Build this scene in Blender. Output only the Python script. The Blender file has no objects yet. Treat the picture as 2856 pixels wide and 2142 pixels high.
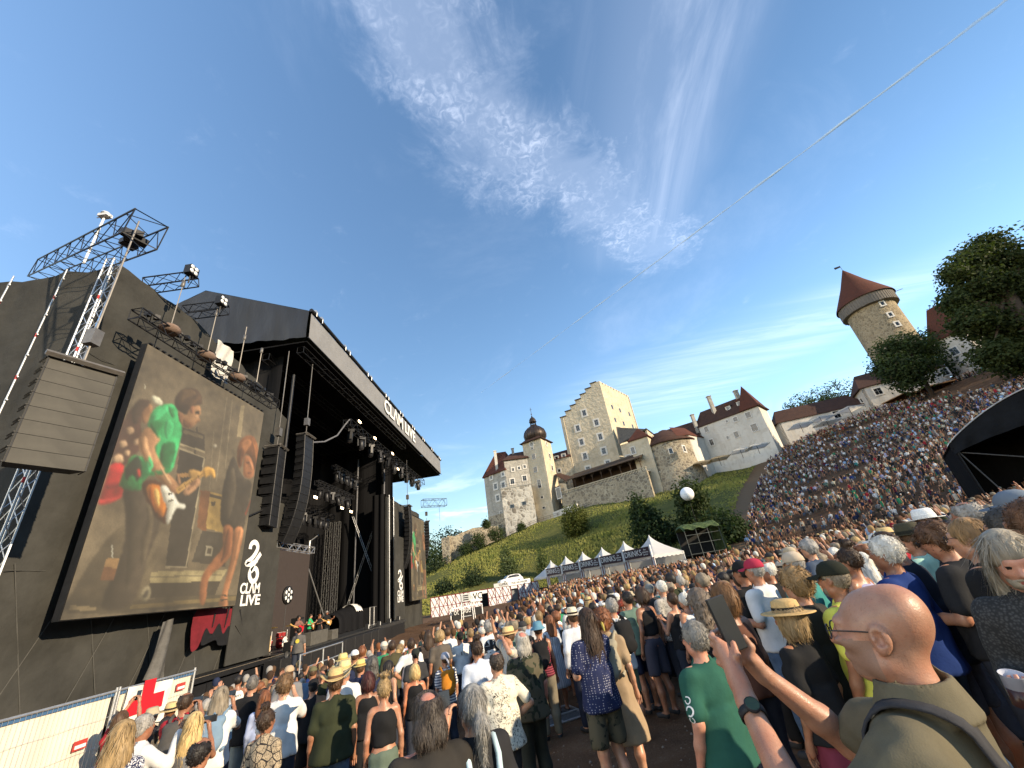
import bpy, bmesh, math, random, time
import numpy as np
from mathutils import Vector, Matrix
from mathutils.bvhtree import BVHTree
T0 = time.time()
random.seed(7); RNG = np.random.default_rng(11)
S = bpy.context.scene; COL = S.collection
# ------------------------------------------------------------------ camera
FOC, PITCH, ROLL, CZ = 1110.0, math.radians(26.4), math.radians(9.0), 3.4
_F = np.array([0, math.cos(PITCH), math.sin(PITCH)]); _U = np.array([0, -math.sin(PITCH), math.cos(PITCH)])
_R = np.array([1.0, 0, 0]); _c, _s = math.cos(ROLL), math.sin(ROLL)
CR, CU = _c*_R - _s*_U, _s*_R + _c*_U
cd = bpy.data.cameras.new('camera'); cam = bpy.data.objects.new('camera', cd); COL.objects.link(cam)
cam.matrix_world = Matrix(((CR[0], CU[0], -_F[0], 0), (CR[1], CU[1], -_F[1], 0), (CR[2], CU[2], -_F[2], CZ), (0, 0, 0, 1)))
cd.sensor_width = 36; cd.lens = 36*FOC/2856; cd.clip_start = 0.05; cd.clip_end = 60000
S.camera = cam
S.view_settings.view_transform = 'Standard'; S.view_settings.look = 'None'
S.view_settings.exposure = 0.92; S.view_settings.gamma = 1
S.render.engine = 'CYCLES'
S.cycles.max_bounces = 6; S.cycles.transparent_max_bounces = 12; S.cycles.use_denoising = True
# ------------------------------------------------------------------ sun and sky
SUN_EL, SUN_AZ = math.radians(20), math.radians(-30)      # azimuth from +X towards -Y
SD = Vector((math.cos(SUN_AZ)*math.cos(SUN_EL), math.sin(SUN_AZ)*math.cos(SUN_EL), math.sin(SUN_EL)))
sl = bpy.data.lights.new('sun', 'SUN'); sl.energy = 4.3; sl.angle = math.radians(0.5); sl.color = (1.0, 0.82, 0.58)
so = bpy.data.objects.new('sun', sl); COL.objects.link(so); so.rotation_euler = SD.to_track_quat('Z', 'Y').to_euler()
w = bpy.data.worlds.new('World'); S.world = w; w.use_nodes = True
nt = w.node_tree; nt.nodes.clear()
def nd(t, typ, **k):
 n = t.nodes.new(typ)
 for a, b in k.items():
  if a.startswith('i_'):
   key = a[2:]; key = int(key) if key.isdigit() else key.replace('_', ' ')
   n.inputs[key].default_value = b
  else: setattr(n, a, b)
 return n
def lk(t, a, b): t.links.new(a, b)
def mth(t, op, a, b=None, c=None, clamp=False):
 n = t.nodes.new('ShaderNodeMath'); n.operation = op; n.use_clamp = clamp
 for i, v in enumerate((a, b, c)):
  if v is None: continue
  if isinstance(v, (int, float)): n.inputs[i].default_value = v
  else: t.links.new(v, n.inputs[i])
 return n.outputs[0]
def ramp(t, fac, stops, interp='LINEAR'):
 n = t.nodes.new('ShaderNodeValToRGB'); n.color_ramp.interpolation = interp
 e = n.color_ramp.elements
 while len(e) < len(stops): e.new(0.5)
 for el, (p, c) in zip(e, stops):
  el.position = p; el.color = tuple(c)+(1,) if hasattr(c, '__len__') else (c, c, c, 1)
 if fac is not None: t.links.new(fac, n.inputs[0])
 return n.outputs[0]
def mix(t, fac, a, b, bt='MIX'):
 n = t.nodes.new('ShaderNodeMix'); n.data_type = 'RGBA'; n.blend_type = bt
 for i, v in ((0, fac), (6, a), (7, b)):
  if isinstance(v, (int, float)): n.inputs[i].default_value = v
  elif isinstance(v, tuple): n.inputs[i].default_value = v+(1,) if len(v) == 3 else v
  else: t.links.new(v, n.inputs[i])
 return n.outputs[2]
sky = nd(nt, 'ShaderNodeTexSky', sky_type='NISHITA', sun_disc=False, sun_elevation=SUN_EL,
         sun_rotation=SUN_AZ - math.pi/2, altitude=400, air_density=1.3, dust_density=0.8, ozone_density=2.6)
tc = nd(nt, 'ShaderNodeTexCoord')
sp = nd(nt, 'ShaderNodeSeparateXYZ'); lk(nt, tc.outputs['Generated'], sp.inputs[0])
zz = mth(nt, 'MAXIMUM', sp.outputs[2], 0.06)
u_ = mth(nt, 'DIVIDE', sp.outputs[0], zz); v_ = mth(nt, 'DIVIDE', sp.outputs[1], zz)
pl = nd(nt, 'ShaderNodeCombineXYZ'); lk(nt, u_, pl.inputs[0]); lk(nt, v_, pl.inputs[1])   # coordinates on the cloud layer
def cplane(px, py):
 d = (px-1428)*CR - (py-1071)*CU + FOC*_F
 return d[0]/d[2], d[1]/d[2]
def band(p, q, w0, w1):
 """soft band of cloud along a segment of the cloud layer"""
 a = Vector(p+(0,)); b = Vector(q+(0,)); ba = b-a
 s1 = nd(nt, 'ShaderNodeVectorMath', operation='SUBTRACT'); lk(nt, pl.outputs[0], s1.inputs[0]); s1.inputs[1].default_value = a
 d = nd(nt, 'ShaderNodeVectorMath', operation='DOT_PRODUCT'); lk(nt, s1.outputs[0], d.inputs[0]); d.inputs[1].default_value = ba/ba.length_squared
 t = mth(nt, 'ADD', d.outputs['Value'], 0, clamp=True)
 sc = nd(nt, 'ShaderNodeVectorMath', operation='SCALE'); sc.inputs[0].default_value = ba; lk(nt, t, sc.inputs['Scale'])
 s2 = nd(nt, 'ShaderNodeVectorMath', operation='SUBTRACT'); lk(nt, s1.outputs[0], s2.inputs[0]); lk(nt, sc.outputs[0], s2.inputs[1])
 ln = nd(nt, 'ShaderNodeVectorMath', operation='LENGTH'); lk(nt, s2.outputs[0], ln.inputs[0])
 ww = mth(nt, 'MULTIPLY_ADD', t, w1-w0, w0)
 r = mth(nt, 'DIVIDE', ln.outputs['Value'], ww)
 return mth(nt, 'SUBTRACT', 1.0, r, clamp=True)
def cnoise(scale, detail, rough, dist=0.0, stretch=None, rot=0.0, off=0.0):
 mp = nd(nt, 'ShaderNodeMapping'); lk(nt, pl.outputs[0], mp.inputs[0])
 mp.inputs['Rotation'].default_value = (0, 0, rot); mp.inputs['Location'].default_value = (off, off*.7, 0)
 mp.inputs['Scale'].default_value = (stretch or (1, 1, 1))
 n = nd(nt, 'ShaderNodeTexNoise'); lk(nt, mp.outputs[0], n.inputs['Vector'])
 n.inputs['Scale'].default_value = scale; n.inputs['Detail'].default_value = detail
 n.inputs['Roughness'].default_value = rough; n.inputs['Distortion'].default_value = dist
 return n.outputs[0]
def mr(x, a, b, c, d):
 n = nd(nt, 'ShaderNodeMapRange', interpolation_type='SMOOTHSTEP'); lk(nt, x, n.inputs[0])
 for i, v in enumerate((a, b, c, d)): n.inputs[i+1].default_value = v
 return n.outputs[0]
B1 = band(cplane(1000, -250), cplane(1330, 330), .20, .22); B2 = band(cplane(1330, 330), cplane(1860, 690), .24, .20)
bb = mth(nt, 'MAXIMUM', B1, B2)
puffs = mth(nt, 'MULTIPLY', mr(cnoise(48, 5, .55, 1.1), .36, .84, 0, 1), mr(cnoise(6, 5, .65, .5, None, 0, 3), .34, .70, .0, 1))
fray = mth(nt, 'MULTIPLY_ADD', cnoise(7, 6, .65, .6, None, 0, 4), 1.5, -.85)
c1 = mth(nt, 'MULTIPLY', mr(mth(nt, 'ADD', bb, fray), .0, .75, 0, 1), mth(nt, 'MULTIPLY_ADD', puffs, .30, .11))
d0, d1 = cplane(1700, 60), cplane(1850, 620)
ang = math.atan2(cplane(2450, 900)[1]-cplane(1900, 1180)[1], cplane(2450, 900)[0]-cplane(1900, 1180)[0])
B3 = band(cplane(1950, -150), cplane(1760, 640), .28, .26)
wisp = mr(cnoise(3.2, 8, .62, 1.2, (1, .22, 1), -math.atan2(d1[1]-d0[1], d1[0]-d0[0])+math.pi/2, 1), .44, .78, 0, 1)
c2 = mth(nt, 'MULTIPLY', mr(B3, .0, .8, 0, 1), mth(nt, 'MULTIPLY_ADD', wisp, .26, .06))
B4 = band(cplane(1850, 1090), cplane(2560, 780), .9, .35)
wisp2 = mr(cnoise(4.5, 9, .65, 1.1, (.10, 1, 1), -ang, 5), .40, .72, 0, 1)
c3 = mth(nt, 'MULTIPLY', mr(B4, .0, .7, 0, 1), mth(nt, 'MULTIPLY_ADD', wisp2, .19, .05))
low = mr(sp.outputs[2], .17, .30, 1, 0)                     # ragged low cumulus near the skyline
c4 = mth(nt, 'MULTIPLY', low, mth(nt, 'MULTIPLY', mr(cnoise(1.1, 8, .6, .6, None, 0, 9), .50, .68, 0, .42), mr(sp.outputs[2], .05, .17, 0, 1)))
c5 = mth(nt, 'MULTIPLY', mr(cnoise(1.1, 8, .65, .8, None, .9, 2), .50, .85, 0, .10), 1.0)
cl = mth(nt, 'MAXIMUM', mth(nt, 'MAXIMUM', c1, c2), mth(nt, 'MAXIMUM', c3, mth(nt, 'MAXIMUM', c4, c5)))
hs = nd(nt, 'ShaderNodeHueSaturation'); lk(nt, sky.outputs[0], hs.inputs['Color']); hs.inputs['Saturation'].default_value = 1.08
skyc = mix(nt, cl, hs.outputs[0], (6.2, 6.6, 7.6))
bg = nd(nt, 'ShaderNodeBackground'); lk(nt, skyc, bg.inputs[0]); bg.inputs[1].default_value = 0.15
ow = nd(nt, 'ShaderNodeOutputWorld'); lk(nt, bg.outputs[0], ow.inputs[0])
# ------------------------------------------------------------------ helpers
def ray(px, py): return ((px-1428)*CR - (py-1071)*CU + FOC*_F)/FOC
def at(px, py, X=None, Y=None, Z=None, D=None):
 """the point of the place seen at a photo pixel, on the plane X=, Y=, Z= or at view depth D="""
 d = ray(px, py)
 t = X/d[0] if X is not None else Y/d[1] if Y is not None else (Z-CZ)/d[2] if Z is not None else D
 return Vector((d[0]*t, d[1]*t, CZ+d[2]*t))
def proj(p):
 q = np.array([p[0], p[1], p[2]-CZ]); z = q@_F
 return 1428+FOC*(q@CR)/z, 1071-FOC*(q@CU)/z, z
def tag(o, label=None, cat=None, group=None, kind=None):
 if label: o['label'] = label
 if cat: o['category'] = cat
 if group: o['group'] = group
 if kind: o['kind'] = kind
 return o
def link(o, parent=None):
 COL.objects.link(o)
 if parent is not None:
  o.parent = parent
 return o
def thing(name, label, cat, loc=(0, 0, 0), rz=0, group=None):
 o = bpy.data.objects.new(name, None); o.location = loc; o.rotation_euler = (0, 0, rz); o.empty_display_size = .2
 COL.objects.link(o); return tag(o, label, cat, group)
class MB:
 """collects boxes, bars, tubes and sheets, then links them as ONE mesh object"""
 def __init__(s): s.v = []; s.f = []; s.m = []; s.sm = []
 def add(s, vs, fs, mi=0, smooth=False):
  n = len(s.v); s.v += [tuple(v) for v in vs]
  s.f += [tuple(n+i for i in f) for f in fs]; s.m += [mi]*len(fs); s.sm += [smooth]*len(fs)
 def box(s, c, size, ax=None, mi=0):
  c = Vector(c); ax = ax or (Vector((1, 0, 0)), Vector((0, 1, 0)), Vector((0, 0, 1)))
  h = [Vector(a)*(d/2) for a, d in zip(ax, size)]
  vs = [c+sx*h[0]+sy*h[1]+sz*h[2] for sz in (-1, 1) for sy in (-1, 1) for sx in (-1, 1)]
  s.add(vs, [(0, 2, 3, 1), (4, 5, 7, 6), (0, 1, 5, 4), (2, 6, 7, 3), (0, 4, 6, 2), (1, 3, 7, 5)], mi)
 def rbox(s, c, size, rz=0, mi=0):
  ca, sa = math.cos(rz), math.sin(rz)
  s.box(c, size, (Vector((ca, sa, 0)), Vector((-sa, ca, 0)), Vector((0, 0, 1))), mi)
 def bar(s, p, q, r=.03, n=4, mi=0, r2=None, smooth=False):
  p, q = Vector(p), Vector(q); d = q-p
  if d.length < 1e-6: return
  a = d.normalized(); b = a.orthogonal().normalized(); c = a.cross(b); r2 = r if r2 is None else r2
  vs = []
  for e, rr in ((p, r), (q, r2)):
   vs += [e+(b*math.cos(t)+c*math.sin(t))*rr for t in [2*math.pi*(i+.5)/n for i in range(n)]]
  fs = [(i, (i+1) % n, n+(i+1) % n, n+i) for i in range(n)]
  s.add(vs, fs, mi, smooth or n > 5); s.add(vs, [tuple(range(n-1, -1, -1)), tuple(range(n, 2*n))], mi)
 def path(s, pts, r=.02, n=5, mi=0):
  pts = [Vector(p) for p in pts]; rings = []
  R = r if hasattr(r, '__len__') else [r]*len(pts)
  for i, p in enumerate(pts):
   d = (pts[min(i+1, len(pts)-1)]-pts[max(i-1, 0)]).normalized()
   b = d.orthogonal().normalized() if i == 0 else (rings[-1][1]-d*rings[-1][1].dot(d)).normalized()
   c = d.cross(b); rings.append(([p+(b*math.cos(2*math.pi*k/n)+c*math.sin(2*math.pi*k/n))*R[i] for k in range(n)], b))
  vs = [v for rg in rings for v in rg[0]]
  fs = [(i*n+k, i*n+(k+1) % n, (i+1)*n+(k+1) % n, (i+1)*n+k) for i in range(len(pts)-1) for k in range(n)]
  s.add(vs, fs, mi, True); s.add(vs, [tuple(range(n-1, -1, -1)), tuple(range(len(vs)-n, len(vs)))], mi)
 def lathe(s, c, prof, n=16, mi=0, smooth=True, sx=1, sy=1, rz=0):
  c = Vector(c); vs = []
  for r, z in prof:
   for k in range(n):
    t = 2*math.pi*k/n+rz; vs.append(c+Vector((r*sx*math.cos(t), r*sy*math.sin(t), z)))
  s.add(vs, [(i*n+k, i*n+(k+1) % n, (i+1)*n+(k+1) % n, (i+1)*n+k) for i in range(len(prof)-1) for k in range(n)], mi, smooth)
 def prism(s, poly, z0, z1, mi=0, cap=True):
  """vertical prism over an xy polygon (counter-clockwise)"""
  n = len(poly); vs = [(p[0], p[1], z0) for p in poly]+[(p[0], p[1], z1) for p in poly]
  s.add(vs, [(i, (i+1) % n, n+(i+1) % n, n+i) for i in range(n)], mi)
  if cap: s.add(vs, [tuple(range(n-1, -1, -1)), tuple(range(n, 2*n))], mi)
 def slab(s, poly, off, mi=0):
  """flat 3d polygon given thickness along off"""
  n = len(poly); off = Vector(off); vs = [Vector(p) for p in poly]+[Vector(p)+off for p in poly]
  s.add(vs, [(i, (i+1) % n, n+(i+1) % n, n+i) for i in range(n)]+[tuple(range(n-1, -1, -1)), tuple(range(n, 2*n))], mi)
 def grid(s, fn, nu, nv, mi=0, smooth=True):
  vs = [fn(i/nu, j/nv) for j in range(nv+1) for i in range(nu+1)]; w_ = nu+1
  s.add(vs, [(j*w_+i, j*w_+i+1, (j+1)*w_+i+1, (j+1)*w_+i) for j in range(nv) for i in range(nu)], mi, smooth)
 def truss(s, p, q, w_=.35, r=.025, step=None, mi=0, up=(0, 0, 1), tri=False):
  p, q = Vector(p), Vector(q); a = (q-p).normalized(); upv = Vector(up)
  if abs(a.dot(upv)) > .9: upv = Vector((0, 1, 0))
  sd = a.cross(upv).normalized(); upv = sd.cross(a); L = (q-p).length; n = max(1, round(L/(step or w_*1.1)))
  cs = [sd*(i*w_/2)+upv*(j*w_/2) for i, j in ((-1, -1), (1, -1), (1, 1), (-1, 1))]
  for c in cs: s.bar(p+c, q+c, r, 5, mi)
  for k in range(n+1):
   o = p+a*(L*k/n)
   for i in range(4):
    if k < n:
     o2 = p+a*(L*(k+1)/n)
     c1_, c2_ = (cs[i], cs[(i+1) % 4]) if k % 2 else (cs[(i+1) % 4], cs[i])
     s.bar(o+c1_, o2+c2_, r*.55, 3, mi)
    if k in (0, n): s.bar(o+cs[i], o+cs[(i+1) % 4], r*.7, 3, mi)
 def mesh(s, name, mats):
  me = bpy.data.meshes.new(name); me.from_pydata(s.v, [], s.f)
  for m in (mats if isinstance(mats, (list, tuple)) else [mats]): me.materials.append(m)
  me.polygons.foreach_set('material_index', s.m); me.polygons.foreach_set('use_smooth', s.sm); me.update()
  return me
 def build(s, name, mats, parent=None, fix=True):
  me = s.mesh(name, mats)
  if fix:
   bm = bmesh.new(); bm.from_mesh(me); bmesh.ops.recalc_face_normals(bm, faces=bm.faces); bm.to_mesh(me); bm.free()
  o = bpy.data.objects.new(name, me)
  if parent is not None and parent.type == 'EMPTY':
   o.matrix_parent_inverse = Matrix()
  return link(o, parent)
def inst(name, me, parent=None, loc=None, rz=None, mw=None):
 o = bpy.data.objects.new(name, me)
 if loc is not None: o.location = loc
 if rz is not None: o.rotation_euler = (0, 0, rz)
 if mw is not None: o.matrix_basis = mw
 return link(o, parent)
MATS = {}
def mat(name, col=(.5, .5, .5), rough=.8, metal=0., var=.25, scale=4., bump=.15, bscale=None, spec=.3, col2=None, detail=6, tint=False,
  emit=0., stretch=None, coat=0., soft=.5, bdist=.05):
 if name in MATS: return MATS[name]
 m = bpy.data.materials.new(name); m.use_nodes = True; t = m.node_tree; b = t.nodes['Principled BSDF']
 b.inputs['Roughness'].default_value = rough; b.inputs['Metallic'].default_value = metal
 b.inputs['Specular IOR Level'].default_value = spec
 if coat: b.inputs['Coat Weight'].default_value = coat; b.inputs['Coat Roughness'].default_value = .15
 co = nd(t, 'ShaderNodeTexCoord').outputs['Object']
 if stretch:
  mp = nd(t, 'ShaderNodeMapping'); lk(t, co, mp.inputs[0]); mp.inputs['Scale'].default_value = stretch; co = mp.outputs[0]
 n1 = nd(t, 'ShaderNodeTexNoise'); lk(t, co, n1.inputs['Vector']); n1.inputs['Scale'].default_value = scale
 n1.inputs['Detail'].default_value = detail; n1.inputs['Roughness'].default_value = .62
 k = ramp(t, n1.outputs[0], [(.5-soft*.5, 0.0), (.5+soft*.5, 1.0)])
 if tint:
  base = nd(t, 'ShaderNodeObjectInfo').outputs['Color']
  lo = mix(t, 1.0, base, (1-var,)*3, 'MULTIPLY'); hi = mix(t, 1.0, base, (1+var,)*3, 'MULTIPLY')
  c = mix(t, k, lo, hi)
 else:
  c2 = col2 or tuple(min(1, x*(1+var)) for x in col); c1 = col if col2 else tuple(x*(1-var) for x in col)
  c = mix(t, k, c1, c2)
 lk(t, c, b.inputs['Base Color'])
 if bump:
  n2 = nd(t, 'ShaderNodeTexNoise'); lk(t, co, n2.inputs['Vector']); n2.inputs['Scale'].default_value = bscale or scale*4
  n2.inputs['Detail'].default_value = 5
  bp = nd(t, 'ShaderNodeBump'); bp.inputs['Strength'].default_value = min(1, bump); bp.inputs['Distance'].default_value = bdist
  lk(t, n2.outputs[0], bp.inputs['Height']); lk(t, bp.outputs[0], b.inputs['Normal'])
 if emit:
  lk(t, c, b.inputs['Emission Color']); b.inputs['Emission Strength'].default_value = emit
 MATS[name] = m; return m
def parts_of(m):
 t = m.node_tree; return t, t.nodes['Principled BSDF'], nd(t, 'ShaderNodeTexCoord').outputs['Object']
def text(name, body, loc, xdir, up, size, m, parent=None, bold=.0, align='CENTER', depth=.01, sx=1.0, space=1.0):
 cu = bpy.data.curves.new(name, 'FONT'); cu.body = body; cu.size = size; cu.align_x = align; cu.align_y = 'CENTER'
 cu.offset = bold*size; cu.extrude = depth; cu.space_character = space; cu.resolution_u = 3
 o = bpy.data.objects.new(name, cu); cu.materials.append(m)
 x = Vector(xdir).normalized(); y = Vector(up); y = (y-x*y.dot(x)).normalized(); z = x.cross(y)
 o.matrix_basis = Matrix(((x.x*sx, y.x, z.x, loc[0]), (x.y*sx, y.y, z.y, loc[1]), (x.z*sx, y.z, z.z, loc[2]), (0, 0, 0, 1)))
 return link(o, parent)
WHITE = mat('white_paint', (.78, .78, .76), .5, var=.06)
# ------------------------------------------------------------------ ground
_az = np.radians([-180, -60, -30, -18, -10, 0, 8, 14, 20, 28, 36, 45, 55, 75, 110, 150, 180])
_rf = np.array([200, 160, 100, 84, 79, 85, 75, 63, 58, 54, 50, 46, 40, 36, 40, 80, 200.])
_rt = np.array([260, 220, 190, 150, 131, 127, 126, 127, 134, 145, 141, 137, 134, 130, 130, 150, 260.])
_zt = np.array([2, 4, 8, 10.5, 13.2, 18.6, 20.9, 22.0, 25.2, 27.8, 29.4, 30.2, 30.8, 31, 26, 8, 2.])
def zbase(x, y):
 k = .07-.04*np.clip((y-18)/25, 0, 1)
 return .85+k*np.clip(x, -12, 26)+.05*np.clip(12-y, 0, 14)+.002*np.clip(y-30, 0, 90)
def gz(x, y):
 x = np.asarray(x, float); y = np.asarray(y, float); r = np.hypot(x, y); a = np.arctan2(x, y)
 rf, rt, zt = np.interp(a, _az, _rf), np.interp(a, _az, _rt), np.interp(a, _az, _zt)
 zf = zbase(np.sin(a)*rf, np.cos(a)*rf)
 t = np.clip((r-rf)/(rt-rf), 0, 1); s = t**1.12; s = np.where(t < .08, s*(t/.08)**.35, s)
 z = np.where(r < rf, zbase(x, y), zf+(zt-zf)*s)
 z = z - np.clip(r-rt-45, 0, 200)*.09*(zt > 5)
 return np.where(r > 500, np.maximum(z, -8), z)
def path_az(r): return np.radians(np.interp(r, [40, 70, 100, 125, 140], [22, 24.8, 27.6, 30.0, 31.5]))
rs = np.concatenate([np.linspace(.4, 12, 30), np.linspace(12.6, 50, 55), np.linspace(51, 160, 120), np.geomspace(164, 9000, 26)])
azs = np.radians(np.concatenate([np.linspace(-180, -45, 50), np.linspace(-44.2, 72, 166), np.linspace(73.5, 178.5, 40)]))
A, RR = np.meshgrid(azs, rs); gx, gy = RR*np.sin(A), RR*np.cos(A)
wob = .05*np.sin(gx*.9+1.3)*np.sin(gy*.7)+.035*np.sin(gx*2.1+gy*1.7)+.3*np.sin(gx*.13)*np.sin(gy*.11+1)*(RR > 60)*(RR < 125)
GZ = gz(gx, gy)+wob*np.clip(RR/8, .3, 1)
nA, nR = len(azs), len(rs)
vs = np.stack([gx, gy, GZ], -1).reshape(-1, 3); vs = np.vstack([vs, [[0, 0, float(gz(0, 0))]]])
fs = [(i*nA+j, i*nA+(j+1) % nA, (i+1)*nA+(j+1) % nA, (i+1)*nA+j) for i in range(nR-1) for j in range(nA)]
fs += [(nR*nA, (j+1) % nA, j) for j in range(nA)]
me = bpy.data.meshes.new('ground'); me.from_pydata(vs.tolist(), [], [f[::-1] for f in fs])
rf = np.interp(A, _az, _rf); pa = path_az(RR)
soil = np.clip(1-(RR-rf+1.5)/3, 0, 1)                                  # the trodden arena floor
soil = np.maximum(soil, np.clip((A-pa)*RR/3+1, 0, 1)*(RR < 150)*(A < 2))   # seated slope right of the path
soil = np.maximum(soil, np.clip(1.6-np.abs(A-pa)*RR/2.2, 0, 1)*(RR > 50)*(RR < 145))
pth = np.clip(1.5-np.abs(A-pa)*RR/2.2, 0, 1)*(RR > 50)*(RR < 146)
me.attributes.new('soil', 'FLOAT', 'POINT').data.foreach_set('value', np.append(soil.ravel(), 1).astype(np.float32))
me.attributes.new('track', 'FLOAT', 'POINT').data.foreach_set('value', np.append(pth.ravel(), 0).astype(np.float32))
me.polygons.foreach_set('use_smooth', [True]*len(me.polygons))
m = bpy.data.materials.new('ground_soil_and_grass'); m.use_nodes = True; t, b, co = parts_of(m)
def tnoise(t, co, sc, det=6, ro=.6, dist=0):
 n = nd(t, 'ShaderNodeTexNoise'); lk(t, co, n.inputs['Vector']); n.inputs['Scale'].default_value = sc
 n.inputs['Detail'].default_value = det; n.inputs['Roughness'].default_value = ro; n.inputs['Distortion'].default_value = dist; return n.outputs[0]
so_ = nd(t, 'ShaderNodeAttribute', attribute_name='soil').outputs['Fac']; tr_ = nd(t, 'ShaderNodeAttribute', attribute_name='track').outputs['Fac']
g1 = ramp(t, tnoise(t, co, .35, 8, .7), [(.3, (.045, .065, .016)), (.5, (.085, .105, .026)), (.72, (.17, .155, .048))])
g2 = mix(t, tnoise(t, co, 3.0, 5), g1, (.095, .085, .032))
s1_ = ramp(t, tnoise(t, co, .8, 9, .65), [(.3, (.088, .048, .027)), (.55, (.135, .078, .045)), (.75, (.19, .125, .08))])
s2_ = mix(t, ramp(t, tnoise(t, co, 22, 3), [(.60, 0.), (.72, .6)]), s1_, (.24, .18, .13))
edge = mth(t, 'ADD', so_, mth(t, 'MULTIPLY_ADD', tnoise(t, co, .9, 6), .9, -.45), clamp=True)
cc = mix(t, ramp(t, edge, [(.42, 0.), (.58, 1.)]), g2, s2_)
cc = mix(t, mth(t, 'MULTIPLY', tr_, .8), cc, (.17, .115, .07))
lk(t, cc, b.inputs['Base Color']); b.inputs['Roughness'].default_value = .95; b.inputs['Specular IOR Level'].default_value = .1
bp = nd(t, 'ShaderNodeBump'); bp.inputs['Strength'].default_value = .7; bp.inputs['Distance'].default_value = .08
lk(t, mth(t, 'ADD', tnoise(t, co, 9, 8, .7), mth(t, 'MULTIPLY', tnoise(t, co, 60, 4), .35)), bp.inputs['Height']); lk(t, bp.outputs[0], b.inputs['Normal'])
me.materials.append(m); g = bpy.data.objects.new('ground', me); COL.objects.link(g); tag(g, kind='structure')
# pebbles and litter lying on the trodden soil near the camera
mbp = MB()
for k in range(1500):
 a = random.uniform(-.9, 1.0); r = 1.5+14*random.random()**1.3; x, y = r*math.sin(a), r*math.cos(a); q = random.uniform(.008, .022)
 z = float(gz(x, y)); ax = Matrix.Rotation(random.random()*6, 3, 'Z')
 mbp.lathe((x, y, z+q*.2), [(.001, q*.7), (q*.8, q*.3), (q, -q*.5)], 5, 0, False, 1, random.uniform(.5, 1), random.random()*6)
tag(mbp.build('gravel', mat('pebble', (.25, .2, .16), .9), None), 'loose pebbles scattered over the trodden brown soil', 'gravel', kind='stuff')
# meadow: tufts on the castle slope
def tuft_cloud(n, arng, rfun, h, name, m, label):
 a = RNG.uniform(*arng, n); r = rfun(a, n); ok = (r > np.interp(a, _az, _rf)+.5) & (r < np.interp(a, _az, _rt)-1) & (a < path_az(r)-.02)
 a, r = a[ok], r[ok]; x, y = r*np.sin(a), r*np.cos(a); z = gz(x, y); n = len(x)
 cl = .5+.5*np.sin(x*.21+np.sin(y*.17)*2)*np.sin(y*.19+1.7)
 hh = h*RNG.uniform(.4, 1.2, n)*(.5+cl); ph = RNG.uniform(0, 6.28, n); wd = hh*RNG.uniform(.7, 1.4, n)
 base = np.stack([x, y, z-.05], -1); V = []
 for k in range(2):
  t_ = ph+k*1.57; d = np.stack([np.cos(t_), np.sin(t_), 0*t_], -1)*wd[:, None]*.5
  n_ = np.stack([-np.sin(t_), np.cos(t_), 0*t_], -1)*(hh*.45)[:, None]
  top = base+n_*RNG.uniform(-1, 1, n)[:, None]+np.stack([0*t_, 0*t_, hh], -1)
  V += [base-d, base+d, top+d*.35, top-d*.5]
 V = np.stack(V, 1).reshape(-1, 3); F = np.arange(len(V)).reshape(-1, 4)
 me = bpy.data.meshes.new(name); me.vertices.add(len(V)); me.vertices.foreach_set('co', V.ravel().astype(np.float32))
 me.loops.add(len(F)*4); me.loops.foreach_set('vertex_index', F.ravel()); me.polygons.add(len(F)); me.polygons.foreach_set('loop_start', np.arange(0, len(F)*4, 4))
 me.update(calc_edges=True); me.materials.append(m); o = bpy.data.objects.new(name, me); COL.objects.link(o); tag(o, label, 'grass', kind='stuff')
gm = mat('meadow_grass', (.115, .15, .036), .9, col2=(.34, .31, .095), scale=.22, bump=0, spec=.1, soft=.55)
tuft_cloud(36000, (-.34, .54), lambda a, n: np.interp(a, _az, _rf)+(np.interp(a, _az, _rt)-np.interp(a, _az, _rf))*RNG.random(n), .34, 'meadow_grass', gm, 'uneven meadow grass covering the castle slope')
# ------------------------------------------------------------------ the stage on the left
SCRIM = mat('black_scrim_fabric', (.043, .042, .038), .9, var=.35, scale=.6, bump=.35, bscale=2.2, spec=.15, bdist=.12)
SCRIM2 = mat('scrim_seam', (.066, .064, .058), .9, var=.2, bump=0)
TARP = mat('black_roof_tarpaulin', (.020, .021, .024), .55, var=.35, scale=.7, bump=.5, bscale=1.1, spec=.4, bdist=.25, stretch=(1, 1, .35))
BLACK = mat('black_paint', (.012, .012, .013), .55, var=.3, bump=.05)
DRAPE = mat('black_stage_drape', (.010, .010, .011), .95, var=.4, scale=1.2, bump=.5, stretch=(1, 1, .05), spec=.05, bdist=.1)
STEEL = mat('galvanised_steel', (.42, .43, .44), .45, metal=.7, var=.2, scale=9, bump=.05)
ALU = mat('aluminium_tube', (.55, .55, .55), .35, metal=.8, var=.15, bump=0)
TRUSSB = mat('black_truss_tube', (.022, .022, .024), .5, metal=.3, var=.3, bump=0)
BANW = mat('banner_white_print', (.74, .73, .70), .8, var=.05, bump=0)
BANR = mat('banner_red_print', (.13, .010, .016), .8, var=.4, scale=2.0, bump=0)
GREYC = mat('grey_fascia_cloth', (.20, .20, .205), .8, var=.12, scale=1.0, bump=.3, bscale=1.5, bdist=.1)
ORD = 'first second third fourth fifth sixth seventh eighth ninth tenth'.split()
XB, XS, XD = -16.6, -15.5, -15.0
DZ = 1.72
Z = Vector((0, 0, 1))
stage = thing('concert_stage', 'large black open air stage with pitched tarpaulin roof and grey fascia', 'stage', (-20, 37, 0))
def ST(name, mb, m): return mb.build(name, m, stage)
for_stage = Matrix.Translation((20, -37, 0))
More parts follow.
